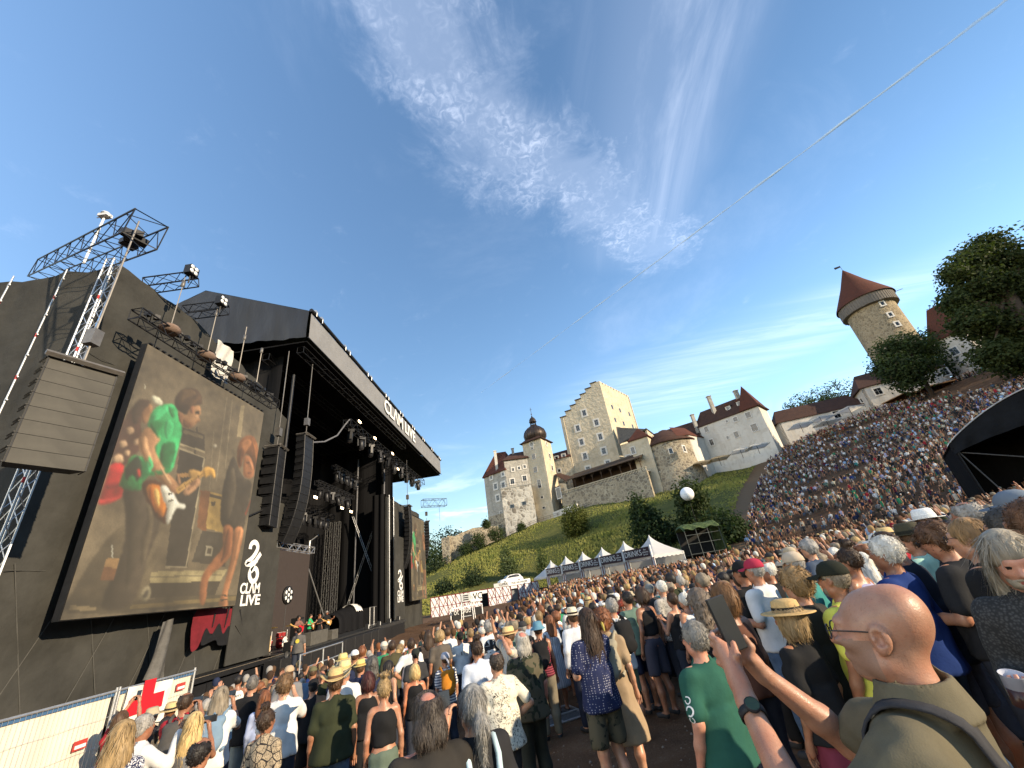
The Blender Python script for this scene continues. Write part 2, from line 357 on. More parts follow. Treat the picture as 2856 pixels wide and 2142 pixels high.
class SB(MB):                                   # shapes given in world coordinates, stored from the stage's base
 def build(s, name, mats, parent=stage, **k):
  o = MB.build(s, name, mats, parent, **k); o.data.transform(for_stage) if parent is stage else None; return o
# --- cloth wing with the near screen: camera-side face and audience face
wing = SB()
top = [at(345, 745, X=XB), at(560, 905, X=XB), at(600, 955, X=XB), at(655, 1000, X=XB), at(735, 1080, X=XB), at(800, 1172, X=XB)]
prof = [(p.y, p.z) for p in top]
def wing_pt(u, v):
 y = 12.5+u*(26.2-12.5); zt = np.interp(y, [p[0] for p in prof], [p[1] for p in prof])
 z = .2+(zt-.2)*v
 return (XB+.05*math.sin(y*1.9)*math.sin(3.14*v)+.03*math.sin(y*5+z)+.035*math.sin(z*2.3+y*.8)*math.sin(y*3.1-z), y, z)
wing.grid(wing_pt, 40, 16)
wing.build('wing_cloth', SCRIM)
wl = SB()
def wl_pt(u, v):
 x = XB-.02-u*30; z = .2+(18.75-.2-.25*abs(math.sin(x*1.15)))*v
 return (x, 12.5+.10*math.sin(x*1.15)*math.sin(3.14*v)+.04*math.sin(x*4+z*.6), z)
wl.grid(wl_pt, 60, 16); wl.build('wing_cloth', SCRIM)
# scaffold tubes pressing against the cloth (diagonals and standards)
sc = SB()
for k in range(6):
 y0 = 12.8+k*2.3
 sc.bar((XB+.02, y0, .4), (XB+.02, y0+2.2, 6), .018, 5); sc.bar((XB+.02, y0+2.2, .4), (XB+.02, y0, 6.2), .018, 5)
for zz_ in (6, 10, 14): sc.bar((XB+.03, 12.6, zz_), (XB+.03, 25.6, zz_), .014, 4)
sc.build('brace_seam', SCRIM2)
for px0, py0, px1, py1 in ((185, 757, -40, 1290), (36, 775, -160, 1250)):
 a_, b_ = at(px0, py0, Y=12.3), at(px1, py1, Y=12.3); b_.x = a_.x
 mb = SB(); mb.bar(a_+Z*.1, b_, .032, 6, 0)
 for k in range(9):
  q = a_.lerp(b_, (k+.5)/9); mb.bar(q-Z*.08, q+Z*.08, .037, 6, 1 if k % 2 else 0); mb.bar(q, q+Vector((.12, -.05, 0)), .03, 4)
 mb.build('scaffold_pole', [STEEL, mat('red_marking_tape', (.45, .03, .03), .6, bump=0)])
# corner mast (aluminium ladder truss) behind the near loudspeaker
mb = SB(); c0 = at(335, 750, X=-16.3); mb.truss((-16.25, c0.y-.35, .2), (-16.25, c0.y-.35, c0.z+.1), .34, .03, .5)
for k in range(7): mb.bar((-16.07, c0.y-.53, 1+k*2.5), (-16.07, c0.y-.53, 1.18+k*2.5), .036, 6, 1)
mb.build('corner_mast', [STEEL, MATS['red_marking_tape']])
# grey cloth sheath hanging at the screen foot
mb = SB(); pts = [at(*p, X=-15.9) for p in ((455, 1735), (484, 1724), (462, 1890), (396, 1898), (420, 1800))]
mb.grid(lambda u, v: pts[0].lerp(pts[1], u).lerp(pts[3].lerp(pts[2], u), v)+Vector((.10*math.sin(u*9+v*3)*(.4+v), 0, 0)), 14, 20)
mb.build('cable_sheath', mat('grey_tarpaulin', (.075, .072, .068), .6, var=.3, bump=.3, bdist=.05))
# roof shell
Y0, Y1 = 23.9, 67.0
RP = [(-14.5, 24.2), (-23.4, 28.0), (-33, 23.6)]; EP = [(-14.5, 21.7), (-19.8, 21.95), (-21.7, 22.3), (-33, 22.0)]
def rsheet(a, b, n=12, m=18, mi=0, sag=.12):
 mb_ = SB(); mb_.grid(lambda u, v: (a[0]+(b[0]-a[0])*v, Y0+(Y1-Y0)*u, a[1]+(b[1]-a[1])*v-sag*math.sin(3.14*((u*m) % 1))), m*4, n, mi); return mb_
rsheet(RP[0], RP[1]).build('roof_sheet', TARP); rsheet(RP[1], RP[2]).build('roof_sheet', TARP)
for yy, nm in ((Y0, 'gable_cloth'), (Y1, 'gable_cloth')):
 mb = SB()
 def gp(u, v, yy=yy):
  x = -14.55-u*18.4; zt = np.interp(-x, [14.5, 23.4, 33], [24.2, 28, 23.6])-.02; zb = np.interp(-x, [14.5, 19.8, 21.7, 33], [21.75, 22.2, 22.6, 22.2])
  return (x, yy+(.07*math.sin(x*2.3+v*2)+.05*math.sin(x*5.1-v*3)+.1*math.sin(3.14*v)*math.sin(x*.9))*(.3+v*.7), zt+(zb-zt)*v)
 mb.grid(gp, 60, 14); mb.build(nm, TARP)
mb = SB(); mb.box((-23.7, (Y0+Y1)/2, 21.55), (18.2, Y1-Y0-.4, .1)); mb.build('ceiling', DRAPE)
for k in range(5):
 mb = SB(); mb.truss((-15.2-k*2.6, Y0+.5, 21.1-k*.15), (-15.2-k*2.6, 49, 21.1-k*.15), .5, .03, .9); mb.build('roof_truss', TRUSSB)
# fascia with lettering
mb = SB(); fz = (24.0, 21.75)
mb.grid(lambda u, v: (-14.42+.05*math.sin(u*60)*math.sin(3.14*v), Y0+.1+u*(Y1-Y0-.2), fz[0]+(fz[1]-fz[0])*v), 70, 6); fas = mb.build('fascia', GREYC)
mb = SB(); mb.bar((-14.4, Y0, 24.25), (-14.4, Y1+.2, 24.25), .16, 6); mb.bar((-14.4, Y0, 21.72), (-14.4, Y1, 21.72), .05, 6); mb.build('fascia_rail', BLACK)
for k in range(9):
 for dy in (0, .9): mb = SB(); mb.box((-14.35, Y0+.5+k*5.1+dy, 24.38), (.3, .34, .2)); mb.bar((-14.2, Y0+.5+k*5.1+dy, 24.3), (-14.2, Y0+.5+k*5.1+dy, 23.95), .03); mb.build('rail_clamp', STEEL)
y_a, y_b = at(1072, 1160, X=-14.3).y, at(1160, 1285, X=-14.3).y
lt = text('lettering', 'CLΛM LIVE', (-14.3+20, (y_a+y_b)/2-37, 22.95), (0, 1, 0), Z, 2.1, BANW, None, .022, depth=.015, sx=1.0)
bpy.context.view_layer.update(); lt.parent = fas; lt.matrix_parent_inverse = Matrix()
wd = lt.dimensions.x; k_ = (y_b-y_a)/max(wd, .1)
for i in range(3): lt.matrix_basis[i][0] *= k_
# deck, front boards, drapes, side wall
mb = SB(); mb.box((-20.5, 36.5, DZ-.15), (11, 23, .3)); mb.build('deck', mat('stage_floor_black', (.03, .03, .03), .6))
mb = SB(); mb.box((-16.0, 19.6, DZ-.1), (1.6, 12.8, .2)); mb.box((-15.25, 19.6, DZ-.06), (.06, 13, .14), mi=1); mb.build('deck_walkway', [BLACK, mat('raw_wood_edge', (.25, .2, .14), .8)])
for k in range(9):
 mb = SB(); mb.box((-14.98, 14.2+k*3.9, .7), (.05, 3.86, 1.55)); mb.build('front_panel', BLACK)
def drape(p, q, z0, z1, n=60, amp=.12):
 mb_ = SB(); p, q = Vector(p), Vector(q); nn = (q-p).cross(Z).normalized(); L = (q-p).length
 mb_.grid(lambda u, v: p.lerp(q, u)+nn*amp*math.sin(u*L*3.1+.8*math.sin(u*L))+Vector((0, 0, z0+(z1-z0)*v)), n, 3); mb_.build('stage_drape', DRAPE)
drape((-25.6, 25, 0), (-25.6, 48, 0), DZ, 21.4, 140); drape((-16.4, 48.2, 0), (-25.6, 48.2, 0), DZ, 21.4, 60); drape((-25.6, 25.4, 0), (-17, 25.4, 0), DZ, 21.4, 50)
for px, py in ((993, 1473), (1071, 1395)):
 a_ = at(px, py, Y=47.7); mb = SB(); mb.bar((a_.x, 47.7, DZ), (a_.x, 47.7, 20), .11, 8); mb.build('upright', mat('grey_steel_column', (.10, .10, .11), .5, bump=0))
for a_, b_ in (((984, 1441), (1084, 1721)), ((1067, 1401), (962, 1711))):
 mb = SB(); p, q = at(*a_, Y=47.4), at(*b_, Y=47.4)
 for o_ in (-.09, .09): mb.bar(p+Vector((o_, 0, 0)), q+Vector((o_, 0, 0)), .035, 6)
 for k in range(14): c_ = p.lerp(q, (k+.5)/14); mb.bar(c_-Vector((.1, 0, .03)), c_+Vector((.1, 0, .03)), .03, 4)
 mb.build('cross_brace', ALU)
a_ = at(942, 1500, Y=47)
for o_ in (0, 1.0): mb = SB(); mb.truss((a_.x-o_, 46.8, DZ), (a_.x-o_, 46.8, 12.6), .5, .03, .6); mb.build('truss_tower', mat('dull_truss', (.09, .09, .09), .6, metal=.3, bump=0))
a_, b_ = at(864, 1508, X=-22), at(851, 1726, X=-22); mb = SB(); mb.bar(a_, (a_.x, a_.y, DZ), .12, 8); mb.build('upright', ALU)
mb = SB(); mb.bar(at(858, 1580, X=-22), at(905, 1725, X=-22), .07, 6); mb.bar(at(864, 1510, X=-22), at(888, 1492, X=-22), .06, 6); mb.build('cross_brace', ALU)
mb = SB(); y_a, y_b = at(768, 1540, X=-22).y, at(860, 1545, X=-22).y; mb.box((-21.9, (y_a+y_b)/2, 5.3), (.15, y_b-y_a, 7.2)); mb.build('rear_panel', mat('unlit_led_panel', (.045, .035, .032), .7, var=.1, bump=0))
mb = SB(); mb.truss(at(765, 1518, X=-16.3), at(870, 1536, X=-16.3), .4, .03, .45); mb.build('proscenium_truss', ALU)
mb = SB(); mb.bar((-16.3, 25.4, DZ), (-16.3, 25.4, 7.6), .09, 6); mb.bar((-16.5, 26.0, DZ), (-16.5, 26.0, 20), .12, 6); mb.bar(at(640, 1462, X=-16), at(738, 1420, X=-16), .05, 6); mb.build('upright', TRUSSB)
def catmull(P, n=4):
 out = []; N = len(P)
 for i in range(N):
  p0, p1, p2, p3 = (P[(i+k-1) % N] for k in range(4))
  for q in range(n):
   t_ = q/n; out.append(tuple(.5*((2*p1[j])+(-p0[j]+p2[j])*t_+(2*p0[j]-5*p1[j]+4*p2[j]-p3[j])*t_*t_+(-p0[j]+3*p1[j]-3*p2[j]+p3[j])*t_**3) for j in (0, 1)))
 return out
# branded cloth panels on both wings
def brand(x, cx0, cy0, px, sc=1.0, name='brand_banner'):
 """white 26 monogram over two lines of lettering on a cloth panel; centred on photo pixel column px"""
 c26 = at(px[0], px[1], X=x); w26 = at(px[2], px[1], X=x).y-c26.y; zt, zb = at(px[0], px[3], X=x).z, at(px[0], px[4], X=x).z
 y0, y1 = cx0, cy0
 mb_ = SB(); mb_.box((x-.05, (y0+y1)/2, 6.0), (.05, y1-y0, 8.4), mi=0);
 o = mb_.build(name, [SCRIM, BANR])
 h = zt-zb; yc = c26.y; r = w26/1.2
 mb2 = SB(); P = []
 two = [(-.55, .62), (-.52, .85), (-.25, 1.0), (.05, .95), (.22, .75), (.12, .5), (-.25, .15), (-.75, -.12), (-.15, -.12), (.35, .1)]
 six = [(.62, .45), (.15, .0), (-.22, -.45), (-.25, -.75), (.05, -1.0), (.4, -.95), (.55, -.7), (.4, -.42), (.1, -.35), (-.15, -.5)]
 for pl_ in (two, six):
  pts_ = []
  for i in range(len(pl_)-1):
   p0, p1, p2, p3 = pl_[max(i-1, 0)], pl_[i], pl_[i+1], pl_[min(i+2, len(pl_)-1)]
   for q in range(5):
    t_ = q/5; pts_.append([.5*((2*p1[j])+(-p0[j]+p2[j])*t_+(2*p0[j]-5*p1[j]+4*p2[j]-p3[j])*t_*t_+(-p0[j]+3*p1[j]-3*p2[j]+p3[j])*t_**3) for j in (0, 1)])
  pts_.append(pl_[-1])
  V = [];
  for i, p in enumerate(pts_):
   a1, a2 = pts_[max(i-1, 0)], pts_[min(i+1, len(pts_)-1)]; dx, dy = (a2[0]-a1[0])*r*1.2, (a2[1]-a1[1])*h/2; L = math.hypot(dx, dy) or 1
   nx, ny = -dy/L*.13*h/2, dx/L*.13*h/2
   cx_, cy_ = yc+p[0]*r*1.2, (zt+zb)/2+p[1]*h/2
   V += [(x, cx_-nx, cy_-ny), (x, cx_+nx, cy_+ny)]
  mb2.add(V, [(2*i, 2*i+1, 2*i+3, 2*i+2) for i in range(len(pts_)-1)]); x += .006
 m26 = mb2.build('monogram', BANW, o); m26.matrix_parent_inverse = Matrix(); m26.data.transform(for_stage)
 for body, pyc in (('CLΛM', px[5]), ('LIVE', px[6])):
  a1 = at(px[7], pyc, X=x); a2 = at(px[8], pyc, X=x); ww = a2.y-a1.y
  t_ = text('lettering', body, (x+20, (a1.y+a2.y)/2-37, (a1.z+a2.z)/2), (0, 1, 0), Z, 1.0, BANW, o, .03, depth=.004)
  t_.matrix_parent_inverse = Matrix(); bpy.context.view_layer.update(); hh = abs(at(px[7], pyc-px[9], X=x).z-at(px[7], pyc+px[9], X=x).z)
  kx, kz = ww/max(.1, t_.dimensions.x), hh/.72
  for i in range(3): t_.matrix_basis[i][0] *= kx; t_.matrix_basis[i][1] *= kz
 return o
q = SB(); P_ = catmull([(x*900/1585, 1200+y*900/1585) for x, y in ((935, 1070), (970, 880), (1165, 872), (1178, 760), (1195, 660), (1250, 640), (1262, 800), (1245, 985), (1185, 1010), (1150, 1045), (1050, 1000), (1000, 1015), (965, 1075))]); q.add([at(*p_, X=-16.15) for p_ in P_], [tuple(range(len(P_)))]); q.build('banner_print', BANR)
mb = SB(); P_ = [at(*p_, X=-16.13) for p_ in catmull([(560, 1800), (575, 1752), (590, 1770), (612, 1738), (622, 1768), (640, 1745), (650, 1790), (610, 1800), (600, 1785)])]; mb.add(P_, [tuple(range(len(P_)))]); mb.build('banner_print', BLACK)
q = SB(); [q.bar(at(x, y, X=-16.12), at(x+dx, y+dy, X=-16.12), .05, 3, 0, .02) for x, y, dx, dy in ((640, 1690, -14, 60), (668, 1700, 8, 55), (690, 1600, -12, 40), (655, 1745, 18, 30), (600, 1710, -8, 40))]; q.build('banner_print', BLACK)
brand(-16.08, 22.6, 26.1, (708, 1566, 734, 1512, 1621, 1642, 1675, 670, 724, 15))
brand(-15.9, 47.2, 50.6, (1117, 1616, 1126, 1592, 1642, 1655, 1672, 1109, 1125, 8), .8)
# far wing: cloth wall, side and tall masts
mb = SB(); mb.grid(lambda u, v: (-16.6+.05*math.sin(u*30), 46.2+u*14, .2+v*14.3), 60, 6); mb.build('wing_cloth', SCRIM)
mb = SB(); mb.grid(lambda u, v: (-16.6-u*8, 60.2+.05*math.sin(u*20), .2+v*14.3), 20, 4); mb.build('wing_cloth', SCRIM)
mb = SB(); mb.grid(lambda u, v: (-16.55-u*1.6, 46.2+.08*math.sin(u*14), .2+v*14.6), 20, 4); mb.build('wing_cloth', DRAPE)
for yy in (46.3, 47.8): mb = SB(); mb.bar((-16.2, yy, .3), (-16.2, yy, 14.6), .07, 6); mb.build('scaffold_pole', STEEL)
# ------------------------------------------------------------------ cantilever trusses above the near wing
def beam(name, label, a, b, wdt, **k):
 a, b = Vector(a), Vector(b); mb_ = MB(); mb_.truss(a, b, wdt, .035, wdt*.9)
 o = thing(name, label, 'truss', a); oo = mb_.build('truss_frame', TRUSSB, o); oo.data.transform(Matrix.Translation(-a)); return o
bt = beam('hoist_truss', 'heavy black truss jutting out over the single loudspeaker stack', at(130, 762, Y=14.5), at(408, 640, Y=9.6), 1.0)
mb = MB(); p = at(352, 660, Y=10.4)
for k in range(5): mb.rbox(p+Vector((random.uniform(-.3, .3), random.uniform(-.3, .3), random.uniform(-.3, .3))), (.5, .3, .25), random.random()*3)
o = mb.build('motor_block', TRUSSB, bt); o.data.transform(Matrix.Translation(-bt.location))
for (a, b, lab) in (((408, 797), (546, 778), 'short black truss with lamps on its tip, next to the heavy one'), ((515, 872), (632, 858), 'short black truss with lamps on its tip, over the screen middle')):
 beam('hoist_truss', lab, at(*a, X=-17.0), at(*b, X=-15.0), .55)
def lamp_cluster(px, py, X, s, label):
 p = at(px, py, X=X); o = thing('floodlight', label, 'floodlight', p); mb_ = MB()
 mb_.box((0, 0, 0), (.35*s, .5*s, .5*s)); mb_.bar((0, 0, -.2), (0, 0, -.75*s), .04); mb_.build('housing', BLACK, o)
 for i in (-1, 1):
  for j in (-1, 1):
   q = MB(); q.lathe((0, 0, 0), [(.001, .03), (.10*s, .02), (.11*s, 0)], 10); ob = q.build('lens', mat('lamp_glass', (.7, .72, .72), .2, bump=0), o); ob.location = (.19*s, .12*s*i-.05, .12*s*j); ob.rotation_euler = (0, math.pi/2, 0)
lamp_cluster(534, 757, -15.0, 1.0, 'four eyed floodlight on the short truss beside the heavy one')
lamp_cluster(618, 842, -15.0, 1.0, 'four eyed floodlight on the short truss over the screen middle')
o = thing('weather_mast', 'thin white mast with a small instrument on top above the wing', 'mast', at(233, 735, Y=13)); b0 = o.location.copy()
mb = MB(); p1 = at(283, 600, Y=13); mb.bar((0, 0, 0), (0, 0, p1.z-b0.z-.3), .05, 8); mb.build('pole', WHITE, o)
mb = MB(); h_ = p1.z-b0.z; mb.box((0, 0, h_-.1), (.5, .3, .18)); mb.bar((-.4, 0, h_-.15), (.4, 0, h_-.2), .03); mb.lathe((0, 0, h_), [(.2, 0), (.16, .1), (.001, .14)], 10); mb.build('instrument', mat('white_plastic', (.6, .6, .6), .4), o)
# ------------------------------------------------------------------ video screens
PICM = bpy.data.materials.new('led_picture'); PICM.use_nodes = True; t, b, co = parts_of(PICM)
at_ = nd(t, 'ShaderNodeVertexColor', layer_name='Col').outputs['Color']
pc = mix(t, ramp(t, tnoise(t, co, .55, 3, .5, .3), [(.3, 0.), (.7, 1.)]), mix(t, 1, at_, (.50, .48, .45), 'MULTIPLY'), mix(t, 1, at_, (1.12, 1.1, 1.05), 'MULTIPLY')); pc = mix(t, ramp(t, tnoise(t, co, 14, 3, .6), [(.3, 0.), (.7, 1.)]), mix(t, 1, pc, (.84, .84, .84), 'MULTIPLY'), mix(t, 1, pc, (1.12, 1.12, 1.12), 'MULTIPLY'))
lk(t, mix(t, .6, pc, (.075, .066, .05)), b.inputs['Base Color']); lk(t, pc, b.inputs['Emission Color']); b.inputs['Emission Strength'].default_value = .34
b.inputs['Roughness'].default_value = .6
def lin(c): return tuple(((x/255)/12.92 if x < 10 else ((x/255+.055)/1.055)**2.4) for x in c)
PIC = [  # colour, smooth?, outline in picture pixels (1452 wide crop of the screen)
 ((112, 98, 78), 0, [(700, 60), (1395, 450), (1250, 1560), (250, 1605)]),
 ((92, 80, 62), 1, [(280, 1500), (560, 1100), (760, 1180), (700, 1560), (300, 1590)]),
 ((78, 68, 52), 0, [(250, 1605), (1245, 1552), (1250, 1490), (900, 1500), (300, 1560)]),
 ((125, 106, 70), 0, [(640, 1550), (1240, 1500), (1240, 1522), (620, 1575)]),
 ((150, 130, 98), 0, [(280, 1552), (435, 1562), (430, 1585), (272, 1580)]),
 ((60, 54, 46), 0, [(1010, 520), (1020, 520), (960, 1330), (945, 1330)]),
 ((160, 142, 110), 0, [(1268, 400), (1290, 395), (1270, 580), (1245, 575)]),
 ((140, 126, 102), 0, [(1185, 350), (1190, 350), (1128, 840), (1122, 840)]),
 ((140, 126, 102), 0, [(1218, 360), (1223, 360), (1180, 760), (1175, 760)]),
 ((135, 121, 98), 0, [(1110, 545), (1115, 545), (1090, 890), (1085, 890)]),
 ((58, 50, 42), 0, [(920, 520), (1058, 562), (1060, 670), (918, 622)]),
 ((165, 150, 120), 0, [(918, 612), (1060, 662), (1059, 672), (917, 623)]),
 ((105, 92, 72), 0, [(935, 535), (1050, 570), (1050, 590), (933, 555)]),
 ((52, 46, 40), 0, [(915, 640), (1062, 695), (952, 1335), (832, 1335)]),
 ((160, 146, 120), 0, [(915, 640), (1062, 695), (1060, 704), (913, 650)]),
 ((160, 146, 120), 0, [(1054, 700), (1062, 700), (955, 1332), (948, 1332)]),
 ((160, 146, 120), 0, [(832, 1327), (952, 1327), (952, 1336), (832, 1336)]),
 ((120, 76, 46), 0, [(1035, 885), (1092, 895), (1068, 1130), (1015, 1100)]),
 ((176, 144, 82), 0, [(1092, 895), (1160, 915), (1168, 1135), (1066, 1105)]),
 ((66, 54, 40), 0, [(1092, 905), (1158, 922), (1158, 940), (1090, 925)]),
 ((80, 66, 46), 0, [(1095, 955), (1125, 950), (1118, 975), (1098, 980)]),
 ((60, 54, 46), 0, [(1045, 1120), (1170, 1140), (1180, 1330), (985, 1300)]),
 ((150, 140, 120), 0, [(1068, 1205), (1108, 1215), (1100, 1270), (1060, 1265)]),
 ((70, 62, 52), 0, [(1076, 1218), (1100, 1224), (1094, 1258), (1069, 1254)]),
 ((168, 152, 112), 0, [(752, 1358), (1192, 1345), (1150, 1412), (740, 1424)]),
 ((120, 108, 84), 0, [(746, 1385), (1165, 1372), (1160, 1380), (744, 1394)]),
 ((62, 54, 44), 0, [(740, 1424), (1150, 1412), (1120, 1490), (700, 1510)]),
 ((150, 138, 112), 1, [(690, 1480), (720, 1445), (745, 1450), (742, 1500), (715, 1528), (690, 1515)]),
 ((70, 64, 56), 1, [(703, 1488), (722, 1462), (735, 1466), (732, 1496), (714, 1512), (701, 1505)]),
 ((72, 46, 38), 1, [(590, 480), (650, 400), (700, 375), (740, 385), (690, 500), (700, 620), (600, 745), (515, 745)]),
 ((140, 100, 70), 1, [(690, 440), (735, 392), (757, 400), (752, 450), (728, 492), (700, 495)]),
 ((60, 44, 36), 1, [(640, 420), (680, 360), (745, 370), (735, 395), (700, 430), (680, 490), (645, 500)]),
 ((186, 152, 120), 1, [(612, 530), (640, 520), (650, 545), (620, 560)]), ((186, 152, 120), 1, [(570, 610), (600, 600), (610, 625), (580, 640)]),
 ((186, 152, 120), 1, [(650, 600), (675, 590), (680, 615), (655, 622)]), ((186, 152, 120), 1, [(535, 690), (580, 680), (585, 720), (540, 730)]),
 ((186, 152, 120), 1, [(600, 660), (625, 655), (622, 680), (600, 685)]),
 ((210, 205, 180), 1, [(755, 345), (785, 345), (815, 375), (805, 395), (765, 375)]),
 ((190, 36, 40), 1, [(512, 745), (585, 738), (590, 830), (585, 915), (520, 955), (450, 965), (470, 880)]),
 ((150, 26, 34), 1, [(500, 850), (585, 840), (585, 860), (495, 880)]),
 ((215, 60, 60), 1, [(452, 945), (560, 925), (582, 905), (580, 918), (520, 955), (450, 965)]),
 ((68, 58, 48), 1, [(590, 870), (700, 845), (770, 980), (800, 1080), (720, 1300), (640, 1540), (460, 1560), (580, 1250), (600, 1050)]),
 ((30, 130, 70), 1, [(565, 865), (600, 760), (640, 690), (700, 700), (690, 790), (700, 835), (680, 887)]),
 ((46, 172, 102), 1, [(730, 520), (760, 425), (830, 390), (890, 398), (920, 480), (925, 560), (900, 660), (870, 770), (800, 800), (740, 800), (700, 838), (690, 720), (720, 640), (790, 600)]),
 ((22, 104, 58), 1, [(805, 640), (850, 605), (890, 620), (880, 700), (845, 785), (800, 780)]),
 ((36, 140, 82), 1, [(780, 560), (810, 575), (790, 660), (760, 700), (770, 620)]),
 ((62, 200, 126), 1, [(770, 440), (830, 402), (850, 420), (800, 470), (760, 510)]),
 ((30, 44, 34), 1, [(600, 760), (660, 690), (695, 720), (690, 810), (640, 850), (605, 830)]),
 ((200, 60, 50), 1, [(670, 770), (684, 766), (684, 806), (672, 808)]),
 ((66, 48, 36), 1, [(885, 390), (900, 330), (945, 297), (1005, 300), (1040, 335), (1044, 385), (1010, 400), (985, 430), (950, 452), (908, 425)]),
 ((158, 116, 82), 1, [(905, 430), (950, 452), (980, 410), (1030, 400), (1036, 440), (1026, 458), (1034, 482), (1016, 492), (990, 522), (960, 528), (925, 505)]),
 ((120, 82, 58), 1, [(905, 435), (935, 450), (930, 500), (910, 480)]),
 ((140, 92, 66), 1, [(975, 400), (998, 405), (995, 440), (978, 440)]),
 ((168, 122, 86), 1, [(728, 525), (800, 582), (770, 640), (790, 700), (835, 775), (905, 850), (915, 885), (870, 912), (825, 860), (755, 780), (700, 690), (675, 605)]),
 ((196, 150, 110), 1, [(690, 610), (720, 570), (735, 640), (760, 710), (740, 730), (705, 670)]),
 ((80, 42, 22), 1, [(695, 850), (760, 826), (815, 850), (858, 900), (858, 980), (835, 1078), (770, 1040), (725, 960)]),
 ((206, 122, 42), 1, [(722, 872), (765, 850), (808, 870), (838, 910), (832, 990), (815, 1040), (775, 1000), (742, 940)]),
 ((232, 228, 214), 1, [(804, 866), (842, 868), (885, 915), (905, 955), (945, 970), (942, 992), (905, 988), (880, 1012), (852, 1078), (834, 1062), (842, 990), (815, 930)]),
 ((60, 56, 50), 0, [(845, 905), (872, 900), (874, 908), (848, 914)]), ((60, 56, 50), 0, [(848, 945), (878, 938), (880, 946), (850, 954)]),
 ((204, 158, 90), 0, [(890, 876), (1060, 762), (1074, 790), (905, 908)]),
 ((216, 164, 82), 1, [(1050, 768), (1075, 752), (1105, 760), (1120, 785), (1114, 818), (1092, 798), (1060, 812)]),
 ((178, 132, 78), 0, [(915, 790), (975, 785), (975, 808), (918, 812)]), ((206, 160, 92), 1, [(970, 770), (1025, 775), (1030, 800), (985, 815), (968, 800)]),
 ((186, 140, 104), 1, [(935, 890), (965, 855), (1000, 825), (1030, 815), (1032, 850), (1000, 885), (965, 912), (940, 910)]),
 ((176, 130, 94), 1, [(898, 800), (912, 795), (920, 850), (905, 850)]),
 ((128, 78, 46), 1, [(1245, 700), (1258, 612), (1300, 572), (1345, 580), (1368, 640), (1370, 720), (1345, 770), (1325, 700), (1290, 680), (1262, 760)]),
 ((160, 104, 66), 1, [(1270, 620), (1310, 590), (1330, 610), (1300, 660), (1275, 690)]),
 ((168, 108, 72), 1, [(1290, 690), (1325, 700), (1345, 765), (1340, 808), (1305, 818), (1282, 790)]),
 ((58, 50, 42), 1, [(1225, 690), (1180, 800), (1150, 990), (1165, 1100), (1275, 1120), (1300, 1010), (1330, 850), (1290, 815), (1255, 760)]),
 ((158, 98, 62), 1, [(1168, 1098), (1222, 1108), (1215, 1250), (1150, 1330), (1082, 1400), (1062, 1540), (1030, 1530), (1042, 1390), (1100, 1300), (1160, 1220)]),
 ((172, 112, 74), 1, [(1230, 1118), (1282, 1120), (1245, 1300), (1192, 1480), (1192, 1552), (1142, 1550), (1160, 1480), (1205, 1300)]),
 ((60, 48, 38), 0, [(1160, 1488), (1192, 1494), (1191, 1502), (1158, 1496)]), ((60, 48, 38), 0, [(1150, 1520), (1192, 1512), (1191, 1520), (1150, 1530)]),
 ((172, 132, 86), 0, [(490, 1282), (566, 1284), (548, 1336), (478, 1332)]), ((128, 84, 54), 0, [(478, 1332), (548, 1336), (535, 1405), (455, 1408)]),
 ((190, 186, 170), 0, [(520, 1200), (526, 1200), (530, 1280), (522, 1280)]), ((180, 172, 150), 0, [(712, 275), (718, 275), (714, 300), (710, 300)]),
 ((180, 170, 150), 1, [(1108, 625), (1124, 620), (1128, 636), (1112, 640)]), ((36, 28, 22), 1, [(1003, 430), (1026, 428), (1030, 444), (1008, 446)]), ((112, 74, 52), 1, [(1012, 486), (1034, 484), (1018, 496), (1004, 500)]), ((118, 80, 56), 1, [(940, 470), (985, 500), (975, 524), (940, 515)]), ((188, 144, 106), 1, [(1004, 452), (1024, 456), (1020, 472), (1000, 470)]),
 ((92, 70, 50), 1, [(930, 310), (985, 304), (1010, 330), (960, 350), (920, 370)]), ((48, 34, 26), 1, [(900, 400), (950, 390), (980, 400), (945, 440), (915, 425)]), ((86, 62, 44), 1, [(960, 400), (1010, 350), (1035, 350), (990, 395)]),
 ((28, 132, 74), 1, [(740, 505), (790, 480), (830, 500), (800, 560), (790, 585)]), ((32, 138, 78), 1, [(850, 400), (885, 420), (880, 470), (860, 450)]), ((56, 186, 114), 1, [(840, 480), (880, 500), (870, 560), (840, 590), (825, 540)]), ((26, 120, 66), 1, [(720, 790), (800, 770), (860, 765), (830, 795), (740, 798)]), ((66, 196, 126), 1, [(720, 740), (740, 690), (760, 740), (735, 785)]), ((34, 142, 80), 1, [(600, 850), (640, 800), (665, 850), (640, 876)]),
 ((126, 88, 60), 1, [(700, 590), (712, 660), (760, 770), (800, 820), (770, 775), (715, 700), (690, 640)]), ((148, 104, 74), 1, [(840, 850), (880, 860), (895, 890), (862, 898)]), ((206, 164, 124), 1, [(800, 740), (840, 800), (870, 845), (850, 850), (815, 790)]), ((130, 92, 66), 1, [(975, 845), (1010, 830), (1015, 838), (985, 868)]), ((132, 92, 66), 1, [(960, 872), (990, 858), (985, 870), (962, 890)]),
